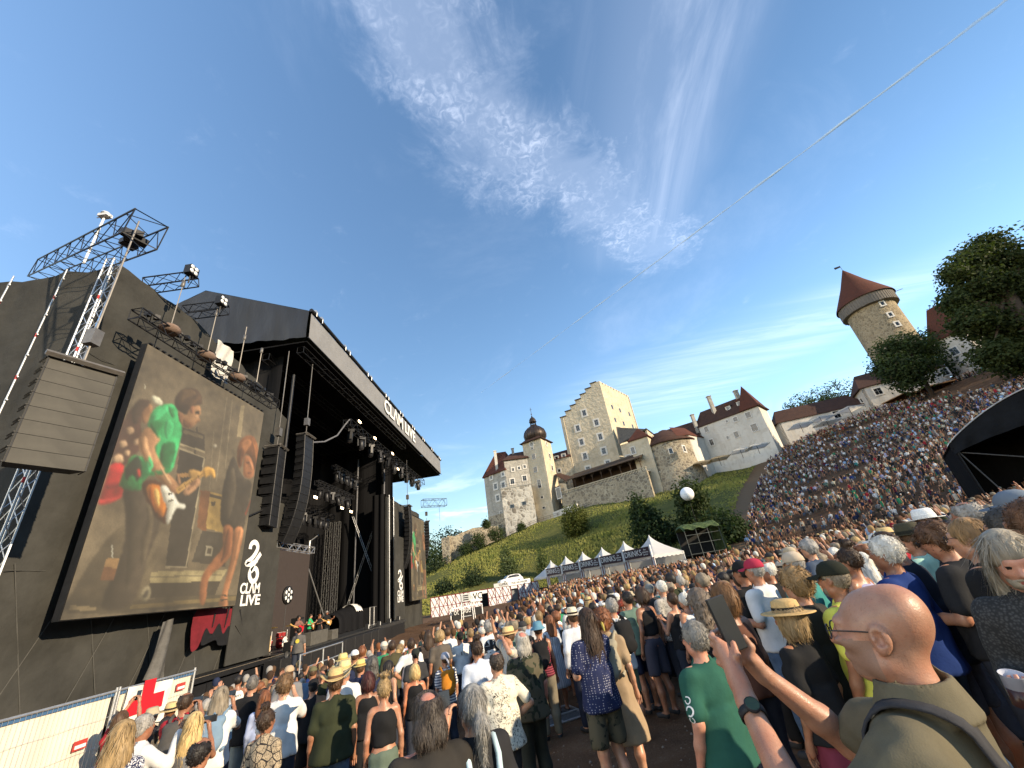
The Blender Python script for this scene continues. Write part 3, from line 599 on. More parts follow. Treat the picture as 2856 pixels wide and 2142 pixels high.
 ((236, 190, 110), 1, [(768, 880), (790, 885), (800, 930), (790, 980), (772, 930)]), ((150, 76, 26), 1, [(735, 880), (752, 870), (770, 990), (800, 1040), (772, 1005), (745, 950)]), ((150, 112, 60), 0, [(905, 884), (1055, 784), (1058, 789), (908, 890)]), ((96, 70, 40), 0, [(940, 852), (943, 850), (952, 872), (949, 874)]), ((96, 70, 40), 0, [(980, 825), (983, 823), (992, 844), (989, 846)]), ((96, 70, 40), 0, [(1016, 800), (1019, 798), (1028, 818), (1025, 820)]),
 ((58, 50, 40), 1, [(620, 950), (680, 930), (700, 1100), (660, 1300), (600, 1480), (610, 1250)]), ((88, 76, 60), 1, [(720, 960), (755, 1000), (760, 1100), (700, 1330), (690, 1200), (725, 1080)]), ((96, 58, 36), 1, [(1255, 700), (1270, 640), (1290, 660), (1278, 720), (1265, 755)]), ((150, 92, 52), 1, [(1335, 600), (1358, 650), (1360, 710), (1345, 690)]), ((96, 60, 44), 1, [(1300, 720), (1320, 724), (1316, 734), (1298, 730)]), ((110, 64, 48), 1, [(1312, 780), (1332, 782), (1326, 792), (1308, 790)]), ((190, 130, 92), 1, [(1320, 715), (1338, 745), (1334, 770), (1322, 750)]),
 ((74, 64, 52), 1, [(1200, 800), (1230, 760), (1240, 900), (1200, 1050), (1175, 1000)]), ((120, 70, 44), 1, [(1190, 1120), (1205, 1120), (1200, 1240), (1150, 1310), (1165, 1250)]), ((194, 134, 92), 1, [(1258, 1125), (1276, 1124), (1240, 1290), (1205, 1400), (1225, 1290)]),
 ((150, 66, 44), 0, [(1325, 940), (1332, 940), (1298, 1030), (1290, 1026)]),
]
def blur(a, s):
 r = max(1, int(s*2.5)); k = np.exp(-.5*(np.arange(-r, r+1)/s)**2); k /= k.sum()
 for ax in (0, 1):
  p = np.concatenate([np.repeat(a.take([0], ax), r, ax), a, np.repeat(a.take([-1], ax), r, ax)], ax); n = a.shape[ax]; a = sum(w*p.take(range(q, q+n), ax) for q, w in enumerate(k))
 return a
def raster(picmap, nu, nv):
 """the camera picture shown on the LED wall: soft edged shapes rounded by the stage light"""
 img = np.zeros((nv, nu, 3)); uu, vv = np.meshgrid(np.arange(nu)/(nu-1), np.arange(nv)/(nv-1))
 for li, (c, smooth, poly) in enumerate(PIC):
  q = [picmap(x_, y_) for x_, y_ in (catmull(poly) if smooth else poly)]; m = np.zeros((nv, nu), bool); n = len(q)
  for i in range(n):
   (x0, y0), (x1, y1) = q[i], q[(i+1) % n]
   if abs(y1-y0) > 1e-9: m ^= ((y0 > vv) != (y1 > vv)) & (uu < (x1-x0)*(vv-y0)/(y1-y0)+x0)
  a = m.astype(float)
  if not li: img[:] = lin(c); continue
  s_ = max(1.2, min(7., .16*math.sqrt(a.sum()))) if smooth else .6; h_ = blur(a, s_*nu/200); gy, gx = np.gradient(h_); sh = np.clip(1-(gx*.8-gy*.7)*s_*1.5, .45, 1.6) if smooth else 1+0*a
  e = blur(a, (.9 if smooth else .45)*nu/200)[..., None]; img = img*(1-e)+np.array(lin(c))*sh[..., None]*e
 g = np.random.default_rng(2); big = blur(g.normal(size=(nv, nu)), 9*nu/200); mid = blur(g.normal(size=(nv, nu)), 2.2*nu/200); img = img*(1+.16*big/big.std()*.9+.10*mid/mid.std())[..., None]
 return np.clip(img, .004, 1)*np.array((.72, .73, .70))
def screen(label, tl, tr, br, bl, picmap, res=(165, 215)):
 """tl.. world corners of the picture"""
 o = thing('video_screen', label, 'video screen', (tl+br)/2); off = Matrix.Translation(-o.location)
 mb_ = MB(); yc, zc = (tl.y+tr.y)/2, (tl.z+bl.z)/2; W_, H_ = tr.y-tl.y, tl.z-bl.z
 mb_.box((tl.x-.14, yc, zc), (.24, W_+.05, H_+.05))
 for k in range(24): mb_.box((tl.x-.03, tl.y+W_*(k+.5)/24, tl.z+.1), (.1, W_/50, .06))
 mb_.build('cabinet_frame', BLACK, o).data.transform(off)
 nu, nv = res; C = raster(picmap, nu, nv)
 uu, vv = np.meshgrid(np.arange(nu)/(nu-1), np.arange(nv)/(nv-1)); V = np.stack([0*uu+tl.x+.004, tl.y+uu*W_, tl.z-vv*H_], -1).reshape(-1, 3)
 i, j = np.meshgrid(np.arange(nu-1), np.arange(nv-1)); k0 = (j*nu+i).ravel(); Q = np.stack([k0, k0+nu, k0+nu+1, k0+1], -1)
 me_ = bpy.data.meshes.new('picture'); me_.from_pydata(V.tolist(), [], Q.tolist())
 a_ = me_.color_attributes.new('Col', 'FLOAT_COLOR', 'POINT'); a_.data.foreach_set('color', np.hstack([C.reshape(-1, 3), np.ones((nu*nv, 1))]).astype(np.float32).ravel())
 me_.materials.append(PICM); me_.transform(off); link(bpy.data.objects.new('picture', me_), o)
 return o
tl, br = at(416, 953, X=XS), at(668, 1697, X=XS); tl = Vector((XS, 13.75, 14.95)); tr = Vector((XS, 21.85, 14.95)); bl = Vector((XS, 13.75, 4.4)); br = Vector((XS, 21.85, 4.4))
def nearmap(x_, y_):
 p = at(60+x_*.4821, 940+y_*.4821, X=XS); return (p.y-tl.y)/(tr.y-tl.y), (tl.z-p.z)/(tl.z-bl.z)
screen('tall video screen on the near wing showing a guitarist in green shirt', tl, tr, br, bl, nearmap)
f0, f1 = 51.9, 58.7; ft, fb = 13.1, 3.3
screen('narrow looking video screen on the far wing beyond the stage opening', Vector((XS, f0, ft)), Vector((XS, f1, ft)), Vector((XS, f1, fb)), Vector((XS, f0, fb)), nearmap, (60, 90))
# lighting truss over the near screen with wrapped chain hoists
a_, b_ = at(375, 905, X=-15.2), at(750, 1145, X=-15.2); b_.z = a_.z = tl.z+.75; a_.y = 12.6; b_.y = 22.4
o = beam('screen_truss', 'long black truss carrying the tall video screen', a_, b_, .5)
mb = MB()
for k in range(22): mb.rbox((0, .5+k*.42, .35+.1*(k % 2)), (.2, .18, .22), k)
mb.build('cable_bundle', TRUSSB, o)
HB = mat('brown_cover_cloth', (.16, .11, .085), .9, var=.3, bump=.5, bscale=6)
for i, (px, py, lab) in enumerate(((475, 915, 'brown wrapped chain hoist nearest the loudspeaker stack'), (577, 990, 'brown wrapped chain hoist over the screen middle'), (662, 1050, 'brown wrapped chain hoist by the white cloth'), (713, 1082, 'bare chain hoist at the stage end of the truss'))):
 p = at(px, py, X=-15.2); o = thing('chain_hoist', lab, 'hoist', p); mb_ = MB()
 if i < 3: mb_.lathe((0, 0, -.1), [(.001, -.2), (.3, -.18), (.42, .0), (.34, .16), (.15, .24), (.001, .24)], 12, sx=1, sy=1.1)
 else: mb_.box((0, 0, 0), (.4, .5, .4))
 mb_.build('motor', HB if i < 3 else BLACK, o); mb_ = MB(); mb_.bar((0, 0, .2), (0, 0, (p.z+(3.2, 3.0, 3.4, 2.6)[i])-p.z), .025, 4); mb_.bar((0, 0, -.2), (0, 0, tl.z+.9-p.z), .03, 4)
 mb_.lathe((0, 0, 2.6), [(.001, .25), (.08, .2), (.09, -.1), (.001, -.2)], 6); mb_.build('chain', mat('chain_steel', (.15, .14, .13), .5, metal=.5, bump=0), o)
mb = MB(); p = at(622, 1005, X=-15.9); mb.grid(lambda u, v: (p.x+.05*math.sin(u*12+v*7), p.y-.65+1.3*u, p.z+1.0-2.2*v), 12, 12); o = mb.build('white_cover', mat('white_cover_cloth', (.5, .48, .44), .8, var=.15, bump=.4), None); tag(o, 'wrinkled white cloth tied over gear behind the screen truss', 'cloth')
# ------------------------------------------------------------------ loudspeaker arrays
GRL = mat('speaker_grille', (.046, .043, .036), .55, metal=.1, var=.35, scale=1.5, bump=.25, bscale=90, bdist=.01)
def line_array(label, topc, az, n, w_, h, d, curve, tilt0=0., grille=BLACK, mast=None, chains=None):
 """cabinets hung one below the other, facing compass azimuth az; each cabinet leans a little more"""
 o = thing('line_array', label, 'loudspeaker', topc); fw = Vector((math.sin(az), math.cos(az), 0)); rt = Vector((fw.y, -fw.x, 0))
 mb_ = MB(); hw, hh = w_/2, h*.485
 V = []
 for (y_, zs, xs) in ((0, 1, 1), (-d, .72, .82)):
  V += [rt*(sx*hw*xs)+fw*y_+Z*(sz*hh*zs) for sz in (-1, 1) for sx in (-1, 1)]
 mb_.add(V, [(4, 5, 7, 6), (0, 4, 6, 2), (1, 3, 7, 5), (2, 6, 7, 3), (0, 1, 5, 4)], 0); mb_.add(V[:4], [(0, 1, 3, 2)], 1)
 for sx in (-1, 1):
  for sz in (-1, 1): mb_.bar(rt*(sx*hw*1.01)+Z*(sz*hh*.8)-fw*.05, rt*(sx*hw*1.01)+Z*(sz*hh*.8)-fw*d*.8, .022, 4, 2)
  mb_.bar(rt*(sx*hw*.97)+Z*hh+fw*.012, rt*(sx*hw*.97)-Z*hh+fw*.012, .022, 4, 2)
 me_ = mb_.mesh('cabinet', [BLACK, grille, TRUSSB]); bm = bmesh.new(); bm.from_mesh(me_); bmesh.ops.recalc_face_normals(bm, faces=bm.faces[:5]); bm.to_mesh(me_); bm.free()
 pos = Vector((0, 0, -h*.6)); tl_ = tilt0
 for k in range(n):
  c = inst('cabinet', me_, o); R = Matrix.Rotation(-tl_, 4, rt); c.matrix_basis = Matrix.Translation(pos) @ R
  tl_ += curve*(k/n)**1.0; pos = pos + (Matrix.Rotation(-tl_, 3, rt) @ Vector((0, 0, -h)))
 mb_ = MB()
 for sx in (-1, 1): mb_.bar(rt*(sx*hw*.9)+fw*.1, rt*(sx*hw*.9)-fw*d*1.0, .06, 4)
 mb_.box(-fw*.05, (.2, .2, .2)); mb_.bar(rt*hw*1.12+fw*.1, -rt*hw*1.12+fw*.1, .09, 4); mb_.build('rigging_frame', mat('rigging_steel', (.12, .11, .10), .5), o)
 if chains:
  mb_ = MB(); mb_.bar(-fw*d*.4, -fw*d*.4+Z*chains, .03, 5); mb_.box(-fw*d*.4+Z*1.1, (.3, .3, .55)); mb_.build('hanging_chain', MATS['chain_steel'], o)
 return o
pL, pR = at(158, 981, X=-13.0), at(321, 1029, X=-13.0); cc_ = (pL+pR)/2; dv = (pR-pL); azl = math.atan2(dv.y, -dv.x)
azl = math.radians(113)
line_array('broad stack of eight sunlit loudspeaker boxes hung from the corner mast', Vector((-13.0, 9.9, 11.3)), azl, 8, 1.62, .405, .62, .0, -.02, GRL, chains=6.5)
line_array('straight black subwoofer column hung right of the video screen', Vector((-15.6, 24.3, 13.5)), math.radians(80), 8, 1.15, .62, .9, .0, chains=7.5)
line_array('curved main loudspeaker column hanging at the near stage edge', Vector((-15.0, 26.3, 14.9)), math.radians(88), 14, 1.25, .52, .65, .075, -.05, chains=6)
line_array('slim curved loudspeaker column hanging at the far stage edge', Vector((-15.2, 51.0, 14.0)), math.radians(88), 14, 1.25, .52, .65, .075, -.05, chains=6)
line_array('outer loudspeaker column hanging beyond the far screen', Vector((-15.2, 60.0, 13.2)), math.radians(70), 12, 1.1, .42, .6, .05, chains=.5)
mb = MB(); mb.truss((-15.6, 58.5, 15.6), (-12.6, 60.5, 15.6), 1.0, .035, .7); mb.bar((-13.5, 60, 15.2), (-13.5, 60, 13), .02)
tag(mb.build('hoist_truss', TRUSSB, None), 'black truss end poking out past the far corner of the roof', 'truss')
mb = MB()
for s_ in (-.3, .3): mb.bar(at(108, 1308, X=-16.0)+Vector((0, s_, 0)), (at(108, 1308, X=-16.0).x, at(108, 1308, X=-16.0).y+s_, .3), .04, 6)
# ------------------------------------------------------------------ lights under the roof
LH = mat('lamp_body_black', (.02, .02, .022), .4, metal=.2, bump=0); WARM = mat('lit_warm_lamp', (1, .72, .42), .5, emit=5., bump=0, var=.05)
LENS = mat('lamp_lens', (.25, .25, .27), .1, bump=0)
def head_meshes():
 y_ = MB(); y_.box((0, 0, .02), (.34, .3, .14))
 for s_ in (-1, 1): y_.box((s_*.2, 0, -.2), (.05, .12, .42))
 h_ = MB(); h_.lathe((0, 0, -.28), [(.001, .2), (.12, .2), (.15, .05), (.14, -.28), (.12, -.3)], 10)
 l_ = MB(); l_.lathe((0, 0, -.585), [(.118, 0), (.08, -.02), (.001, -.03)], 10)
 return y_.mesh('yoke', [LH]), h_.mesh('lamp_head', [LH]), l_.mesh('lens', [LENS])
HM = head_meshes()
o = beam('lighting_truss', 'long black front truss full of lamps below the fascia', (-15.6, 33.4, 18.7), (-15.6, 59, 18.7), .7)
lights = []
for k in range(10):
 y = 34.2+k*2.45; lights.append(((-15.6, y, 18.2), 1.9, random.uniform(-.5, .5), 'moving head lamps under the front truss', ORD[k]+' moving head lamp from the near end under the long front truss'))
for (x0, y0, z0, n_) in ((-19, 36, 13.6, 6), (-19.5, 40, 16.2, 5), (-21, 37, 11.8, 5)):
 beam('lighting_truss', {13.6: 'short black truss of lamps behind the curved loudspeaker column', 16.2: 'upper short black lamp truss inside the stage', 11.8: 'lowest short black lamp truss inside the stage'}[z0], (x0, y0-.8, z0+.5), (x0, y0+n_*1.15, z0+.5), .4)
 for k in range(n_): lights.append(((x0, y0+k*1.1, z0), 1.5, random.uniform(-.6, .6), 'moving head lamps inside the stage', ORD[k]+' moving head lamp on the '+{13.6: 'short truss behind the curved loudspeakers', 16.2: 'upper short truss inside the stage', 11.8: 'lowest short truss inside the stage'}[z0]))
for (p, s_, ti, grp, lab) in lights:
 r_ = thing('stage_light', lab, 'stage light', p, random.random()*6, grp); r_.scale = (s_,)*3; r_.rotation_euler[1] = ti*.5
 for nm, me_ in zip(('yoke', 'lamp_head', 'lens'), HM): inst(nm, me_, r_)
mb = MB()
for i, (px, py, x_) in enumerate(((1003, 1176, -15.2), (1046, 1222, -15.2), (1095, 1265, -15.2), (1110, 1308, -15.2), (880, 1387, -19), (954, 1417, -19), (979, 1427, -19))):
 p = at(px, py, X=x_); o = thing('blinder_lamp', ORD[i % 4]+(' small lit warm lamp on top of the long front truss', ' small lit warm lamp deep inside the stage')[i > 3], 'lamp', p, group=('warm lamps on the front truss', 'warm lamps inside the stage')[i > 3])
 q = MB(); q.box((-.1, 0, 0), (.16, .62, .3)); q.build('housing', LH, o); q = MB()
 for s_ in (-.2, 0, .2): q.lathe((0, 0, 0), [(.075, 0), (.001, .02)], 8);
 for s_ in range(3): ob = MB(); ob.box((.01, (s_-1)*.2, 0), (.05, .15, .2)); ob.build('bulb', WARM, o)
mb = MB(); pts = [at(*p, X=-15.6) for p in ((872, 1234), (905, 1232), (940, 1215), (962, 1185), (975, 1170))]; mb.path(pts, .07, 6); tag(mb.build('cable_loom', mat('grey_cable', (.12, .12, .13), .6, bump=0)), 'thick grey cable loom swagged from the loudspeakers to the front truss', 'cable')
# ------------------------------------------------------------------ backline
AMP = mat('amp_tan_grille', (.42, .30, .14), .8); DRUM = mat('drum_shell_red', (.28, .03, .03), .3, bump=0); SKINW = mat('drum_skin', (.7, .68, .62), .5, bump=0); BRASS = mat('cymbal_brass', (.6, .42, .15), .3, metal=.9, bump=0)
dk = thing('drum_kit', 'red drum kit standing at the near side of the stage', 'drum kit', (-18.6, 31.0, DZ))
for (nm, x_, y_, z_, r_, h_, ax) in (('bass_drum', .3, 0, .35, .34, .45, 1), ('floor_tom', -.2, -.7, .35, .24, .5, 0), ('snare_drum', -.2, .5, .6, .19, .16, 0), ('tom', .2, -.25, .85, .17, .25, 0), ('tom', .2, .25, .85, .16, .22, 0)):
 q = MB(); q.lathe((0, 0, 0), [(.001, -h_/2), (r_*.95, -h_/2)], 14, 1); q.lathe((0, 0, 0), [(r_, -h_/2), (r_, h_/2)], 14, 0); q.lathe((0, 0, 0), [(r_*.97, h_/2), (.001, h_/2)], 14, 1)
 ob = q.build(nm, [DRUM, SKINW], dk); ob.location = (x_, y_, z_); ob.rotation_euler = (0, math.pi/2 if ax else .15, 0)
for (x_, y_, z_) in ((.1, -.9, 1.35), (.1, .9, 1.3), (-.3, .95, 1.0)):
 q = MB(); q.lathe((0, 0, z_), [(.001, .04), (.2, .01), (.24, 0)], 14); ob = q.build('cymbal', BRASS, dk); ob.location = (x_, y_, 0); ob.rotation_euler = (.12, .15, 0)
 q = MB(); q.bar((x_, y_, 0), (x_, y_, z_), .015); q.build('cymbal_stand', ALU, dk)
def rbox_thing(name, label, cat, p, size, m, rz=0, extra=None, group=None):
 o_ = thing(name, label, cat, p, rz, group); q = MB(); q.box((0, 0, size[2]/2), size); ob = q.build('cabinet', m, o_)
 md = ob.modifiers.new('bevel', 'BEVEL'); md.width = .02; md.segments = 1
 if extra: extra(o_, size)
 return o_
def front(m_, inset=.08):
 def f(o_, s_):
  q = MB(); q.box((s_[0]/2+.01, 0, s_[2]/2), (.03, s_[1]*(1-inset*2), s_[2]*(1-inset*2))); q.build('front_grille', m_, o_)
 return f
rbox_thing('guitar_amp', 'tan fronted combo amplifier at the near stage corner', 'amplifier', (-18.3, 29.1, DZ), (.35, .8, .9), mat('amp_wood', (.3, .17, .08), .6), 0, front(AMP))
rbox_thing('guitar_amp', 'tall black amplifier stack behind the guitarist in green', 'amplifier', (-18.6, 33.3, DZ), (.5, .9, 1.7), BLACK, 0, front(mat('amp_black_grille', (.03, .03, .03), .8)))
rbox_thing('stage_monitor', 'sunlit grey floor box at the lip in front of the guitarists', 'monitor', (-15.4, 30.0, DZ), (.5, 2.2, .75), mat('monitor_grey', (.085, .08, .07), .7))
rbox_thing('stage_monitor', 'low black wedge monitor near the grey floor box', 'monitor', (-15.5, 27.6, DZ), (.5, 1.5, .5), BLACK, 0, front(GRL))
rbox_thing('stage_monitor', 'small grey wedge monitor before the singer in black', 'monitor', (-15.4, 32.2, DZ), (.5, .9, .6), MATS['monitor_grey'])
rbox_thing('flight_case', 'long black flight case with pale metal edges far on the stage', 'flight case', (-18.0, 46.2, DZ), (.9, 3.4, 1.6), BLACK, 0, lambda o_, s_: (lambda q: (q.bar((.46, -1.7, 1.6), (.46, 1.7, 1.6), .03), q.bar((.46, -1.7, .02), (.46, 1.7, .02), .03), [q.bar((.46, y_, 0), (.46, y_, 1.6), .03) for y_ in (-1.7, -.6, .6, 1.7)], q.build('metal_edge', ALU, o_)))(MB()))
rv = thing('covered_riser', 'stage gear under a black cloth with white sheet thrown over one end', 'covered gear', (-18.2, 39.8, DZ)); mb = MB()
mb.grid(lambda u, v: (.9*math.cos(v*3.14)+.05*math.sin(u*20), -2.4+4.8*u+.1*math.sin(v*9), 1.9*math.sin(v*3.14)**.5*(.8+.3*u)+.07*math.sin(u*25)), 30, 14); mb.build('black_cover', DRAPE, rv)
mb = MB(); mb.grid(lambda u, v: (.95*math.cos(.5+v*2.0)+.04*math.sin(u*14), 1.1+1.4*u, 2.05*math.sin(.5+v*2.0)**.5*1.02+.05*math.sin(u*17+v*4)), 14, 10); mb.build('white_sheet', mat('white_sheet', (.6, .58, .55), .8), rv)
for k in range(4): rbox_thing('floor_light', ORD[k]+' small white faced floor light along the stage lip', 'floor light', (-15.3, 38.2+k*2.7, DZ), (.3, .45, .4), BLACK, .3, front(WHITE, .15), 'white floor lights along the stage lip')
ds = thing('lamp_stand', 'round cluster of seven pale lamps on a tall stand above the drums', 'lamp stand', (-19.2, 32.6, DZ)); mb = MB(); mb.bar((0, 0, 0), (0, 0, 3.0), .03); mb.bar((0, 0, .9), (.4, .3, 0), .02); mb.bar((0, 0, .9), (-.3, .4, 0), .02); mb.bar((0, 0, .9), (0, -.5, 0), .02); mb.build('tripod', TRUSSB, ds)
mb = MB(); mb.lathe((0, 0, 0), [(.001, 0), (.62, 0), (.62, .12), (.001, .14)], 18); ob = mb.build('disc', BLACK, ds); ob.location = (0, 0, 3.3); ob.rotation_euler = (0, math.pi/2, 0)
for k in range(7):
 a_ = k*1.047; r_ = .38 if k else 0; q = MB(); q.lathe((0, 0, .15), [(.001, .03), (.13, .01), (.14, 0)], 9); ob = q.build('lens', MATS['lamp_glass'], ds); ob.location = (0, r_*math.sin(a_), 3.3+r_*math.cos(a_)); ob.rotation_euler = (0, math.pi/2, 0)
for k in range(3):
 s_ = thing('mic_stand', ORD[k]+' thin black microphone stand among the band', 'microphone stand', (-16.4, 31.2+k*1.3, DZ), group='microphone stands on the stage'); mb = MB(); mb.bar((0, 0, 0), (0, 0, 1.5), .012); mb.bar((0, 0, 1.5), (.3, .1, 1.6), .012); mb.lathe((0, 0, 0), [(.15, 0), (.001, .03)], 8); mb.build('pole', TRUSSB, s_); mb = MB(); mb.lathe((.32, .1, 1.62), [(.001, -.05), (.03, 0), (.001, .05)], 6); mb.build('microphone', BLACK, s_)
def wfront(o_, s_):
 for i in (-1, 1):
  for j in (0, 1):
   q = MB(); q.lathe((0, 0, 0), [(.17, 0), (.12, -.06), (.001, -.03)], 10); ob = q.build('driver', mat('driver_cone', (.05, .05, .05), .5), o_); ob.location = (s_[0]/2+.012, i*.3, .35+.55*j); ob.rotation_euler = (0, math.pi/2, 0)
for k in range(10): rbox_thing('subwoofer', ORD[k]+' square bass box from the near end, lower row under the stage lip', 'subwoofer', (-14.3, 24.3+k*1.5, .1), (.9, 1.46, .78), mat('bass_box', (.016, .016, .017), .6, var=.3), 0, None, 'bass boxes under the stage lip'); rbox_thing('subwoofer', ORD[k]+' square bass box from the near end, upper row under the stage lip', 'subwoofer', (-14.3, 24.3+k*1.5, .885), (.9, 1.46, .78), MATS['bass_box'], 0, wfront if k == 0 else None, 'bass boxes under the stage lip')
rbox_thing('subwoofer', 'lone black front fill loudspeaker before the wing cloth', 'subwoofer', (-14.4, 15.3, 1.25), (.6, .95, .7), BLACK, 0, front(GRL))
rbox_thing('plywood_box', 'flat brown board box standing beside the front fill loudspeaker', 'box', (-14.5, 17.0, 1.2), (.5, 2.2, .85), mat('brown_board', (.10, .085, .065), .8))
# ------------------------------------------------------------------ the castle above the arena
def stain_plaster(name, c, dark, scale=.25, bump=.8, streak=.6):
 m = mat(name, c, .92, var=.16, scale=scale, bump=bump, bscale=.9, spec=.1, bdist=.45); t = m.node_tree; b = t.nodes['Principled BSDF']
 if 'st' in m: return m
 m['st'] = 1; src = b.inputs['Base Color'].links[0].from_socket; co = nd(t, 'ShaderNodeTexCoord').outputs['Object']
 mp = nd(t, 'ShaderNodeMapping'); lk(t, co, mp.inputs[0]); mp.inputs['Scale'].default_value = (1, 1, .13)
 s1 = ramp(t, tnoise(t, mp.outputs[0], .55, 7, .7), [(.5, 0.), (.72, streak)]); s2 = ramp(t, tnoise(t, co, .45, 8, .7, 1), [(.52, 0.), (.62, streak*.8)])
 lk(t, mix(t, mth(t, 'MAXIMUM', s1, s2), src, dark), b.inputs['Base Color']); return m
PL_OLD = stain_plaster('aged_plaster', (.52, .45, .335), (.28, .225, .15), streak=.42); PL_GREY = stain_plaster('grey_plaster', (.36, .34, .30), (.19, .17, .145))
PL_WHITE = stain_plaster('white_plaster', (.56, .53, .475), (.33, .27, .20), .12, .35, .45)
def stone_mat(name, c1, c2, mortar, sc):
 m = mat(name, c1, .95, bump=0, spec=.1); t = m.node_tree; b = t.nodes['Principled BSDF']; co = nd(t, 'ShaderNodeTexCoord').outputs['Object']
 dn = nd(t, 'ShaderNodeTexNoise'); lk(t, co, dn.inputs['Vector']); dn.inputs['Scale'].default_value = 1.2
 v1 = nd(t, 'ShaderNodeVectorMath', operation='MULTIPLY_ADD'); lk(t, dn.outputs['Color'], v1.inputs[0]); v1.inputs[1].default_value = (.5, .5, .5); lk(t, co, v1.inputs[2])
 vo = nd(t, 'ShaderNodeTexVoronoi'); lk(t, v1.outputs[0], vo.inputs['Vector']); vo.inputs['Scale'].default_value = sc
 ve = nd(t, 'ShaderNodeTexVoronoi', feature='DISTANCE_TO_EDGE'); lk(t, v1.outputs[0], ve.inputs['Vector']); ve.inputs['Scale'].default_value = sc
 sx = nd(t, 'ShaderNodeSeparateColor'); lk(t, vo.outputs['Color'], sx.inputs[0])
 c = mix(t, sx.outputs[0], c1, c2); e = ramp(t, ve.outputs['Distance'], [(.03, 1.), (.12, 0.)])
 c = mix(t, mth(t, 'MULTIPLY', e, ramp(t, tnoise(t, co, .4, 5), [(.35, .25), (.65, 1.)])), c, mortar)
 lk(t, c, b.inputs['Base Color']); bp = nd(t, 'ShaderNodeBump'); bp.inputs['Strength'].default_value = .9; bp.inputs['Distance'].default_value = .25
 lk(t, mth(t, 'ADD', ve.outputs['Distance'], mth(t, 'MULTIPLY', tnoise(t, co, 5, 5), .4)), bp.inputs['Height']); lk(t, bp.outputs[0], b.inputs['Normal']); return m
STONE = stone_mat('rubble_stone', (.33, .28, .20), (.16, .135, .105), (.42, .37, .28), 1.1)
STONE_P = stone_mat('patched_stone_plaster', (.50, .47, .41), (.17, .15, .125), (.54, .51, .45), .8)
STONE_T = stone_mat('tower_stone', (.34, .27, .175), (.19, .15, .10), (.40, .33, .23), 1.5)
def roof_mat(name, c, c2):
 m = mat(name, c, .85, col2=c2, scale=1.1, bump=0, spec=.15, soft=.7); t = m.node_tree; b = t.nodes['Principled BSDF']; co = nd(t, 'ShaderNodeTexCoord').outputs['Object']
 w_ = nd(t, 'ShaderNodeTexWave', wave_type='BANDS', bands_direction='Z'); lk(t, co, w_.inputs['Vector']); w_.inputs['Scale'].default_value = 1.3; w_.inputs['Distortion'].default_value = 1.5; w_.inputs['Detail'].default_value = 3; w_.inputs['Detail Scale'].default_value = 4
 bp = nd(t, 'ShaderNodeBump'); bp.inputs['Strength'].default_value = .6; bp.inputs['Distance'].default_value = .08; lk(t, mth(t, 'ADD', w_.outputs['Fac'], tnoise(t, co, 6, 4)), bp.inputs['Height']); lk(t, bp.outputs[0], b.inputs['Normal']); return m
RF_RED = roof_mat('red_clay_tiles', (.125, .043, .027), (.07, .032, .024)); RF_BR = roof_mat('brown_clay_tiles', (.088, .046, .033), (.046, .028, .023)); RF_GR = roof_mat('grey_shingles', (.13, .118, .10), (.062, .057, .052))
COPPER = mat('dark_copper_sheet', (.05, .038, .032), .45, metal=.5, var=.3, scale=2, bump=.2); WOODD = mat('dark_weathered_timber', (.055, .036, .024), .9, var=.4, stretch=(4, 4, .5)); WOODG = mat('grey_weathered_boards', (.16, .14, .12), .9, var=.4, stretch=(3, 3, .2))
PANE = mat('window_glass_dark', (.014, .016, .018), .15, var=.5, bump=0, spec=.6); WFR = mat('white_window_surround', (.60, .57, .52), .8, var=.12, scale=2); WGR = mat('grey_window_frame', (.30, .30, .29), .7, bump=0)
def win_mesh(w_, h_, sur, cross):
 k = ('win', w_, h_, sur, cross)
 if k in MATS: return MATS[k]
 a = MB(); s_ = sur
 if s_ > 0:
  a.box((0, -.05, h_/2+s_/2), (w_+2*s_, .16, s_)); a.box((0, -.06, -h_/2-s_/2), (w_+2*s_, .20, s_))
  for e in (-1, 1): a.box((e*(w_/2+s_/2), -.05, 0), (s_, .155, h_))
 b_ = MB(); b_.box((0, -.012, 0), (w_, .03, h_)); c_ = MB()
 for e in (-1, 1): c_.box((e*(w_/2-.04), -.03, 0), (.08, .06, h_)); c_.box((0, -.031, e*(h_/2-.04)), (w_-.16, .06, .08))
 if cross: c_.box((0, -.03, 0), (.07, .06, h_-.16)); c_.box((0, -.0305, h_*.12), (w_-.16, .055, .06))
 MATS[k] = (a.mesh('window', [WFR]) if s_ > 0 else None, b_.mesh('pane', [PANE]), c_.mesh('sash', [WGR])); return MATS[k]
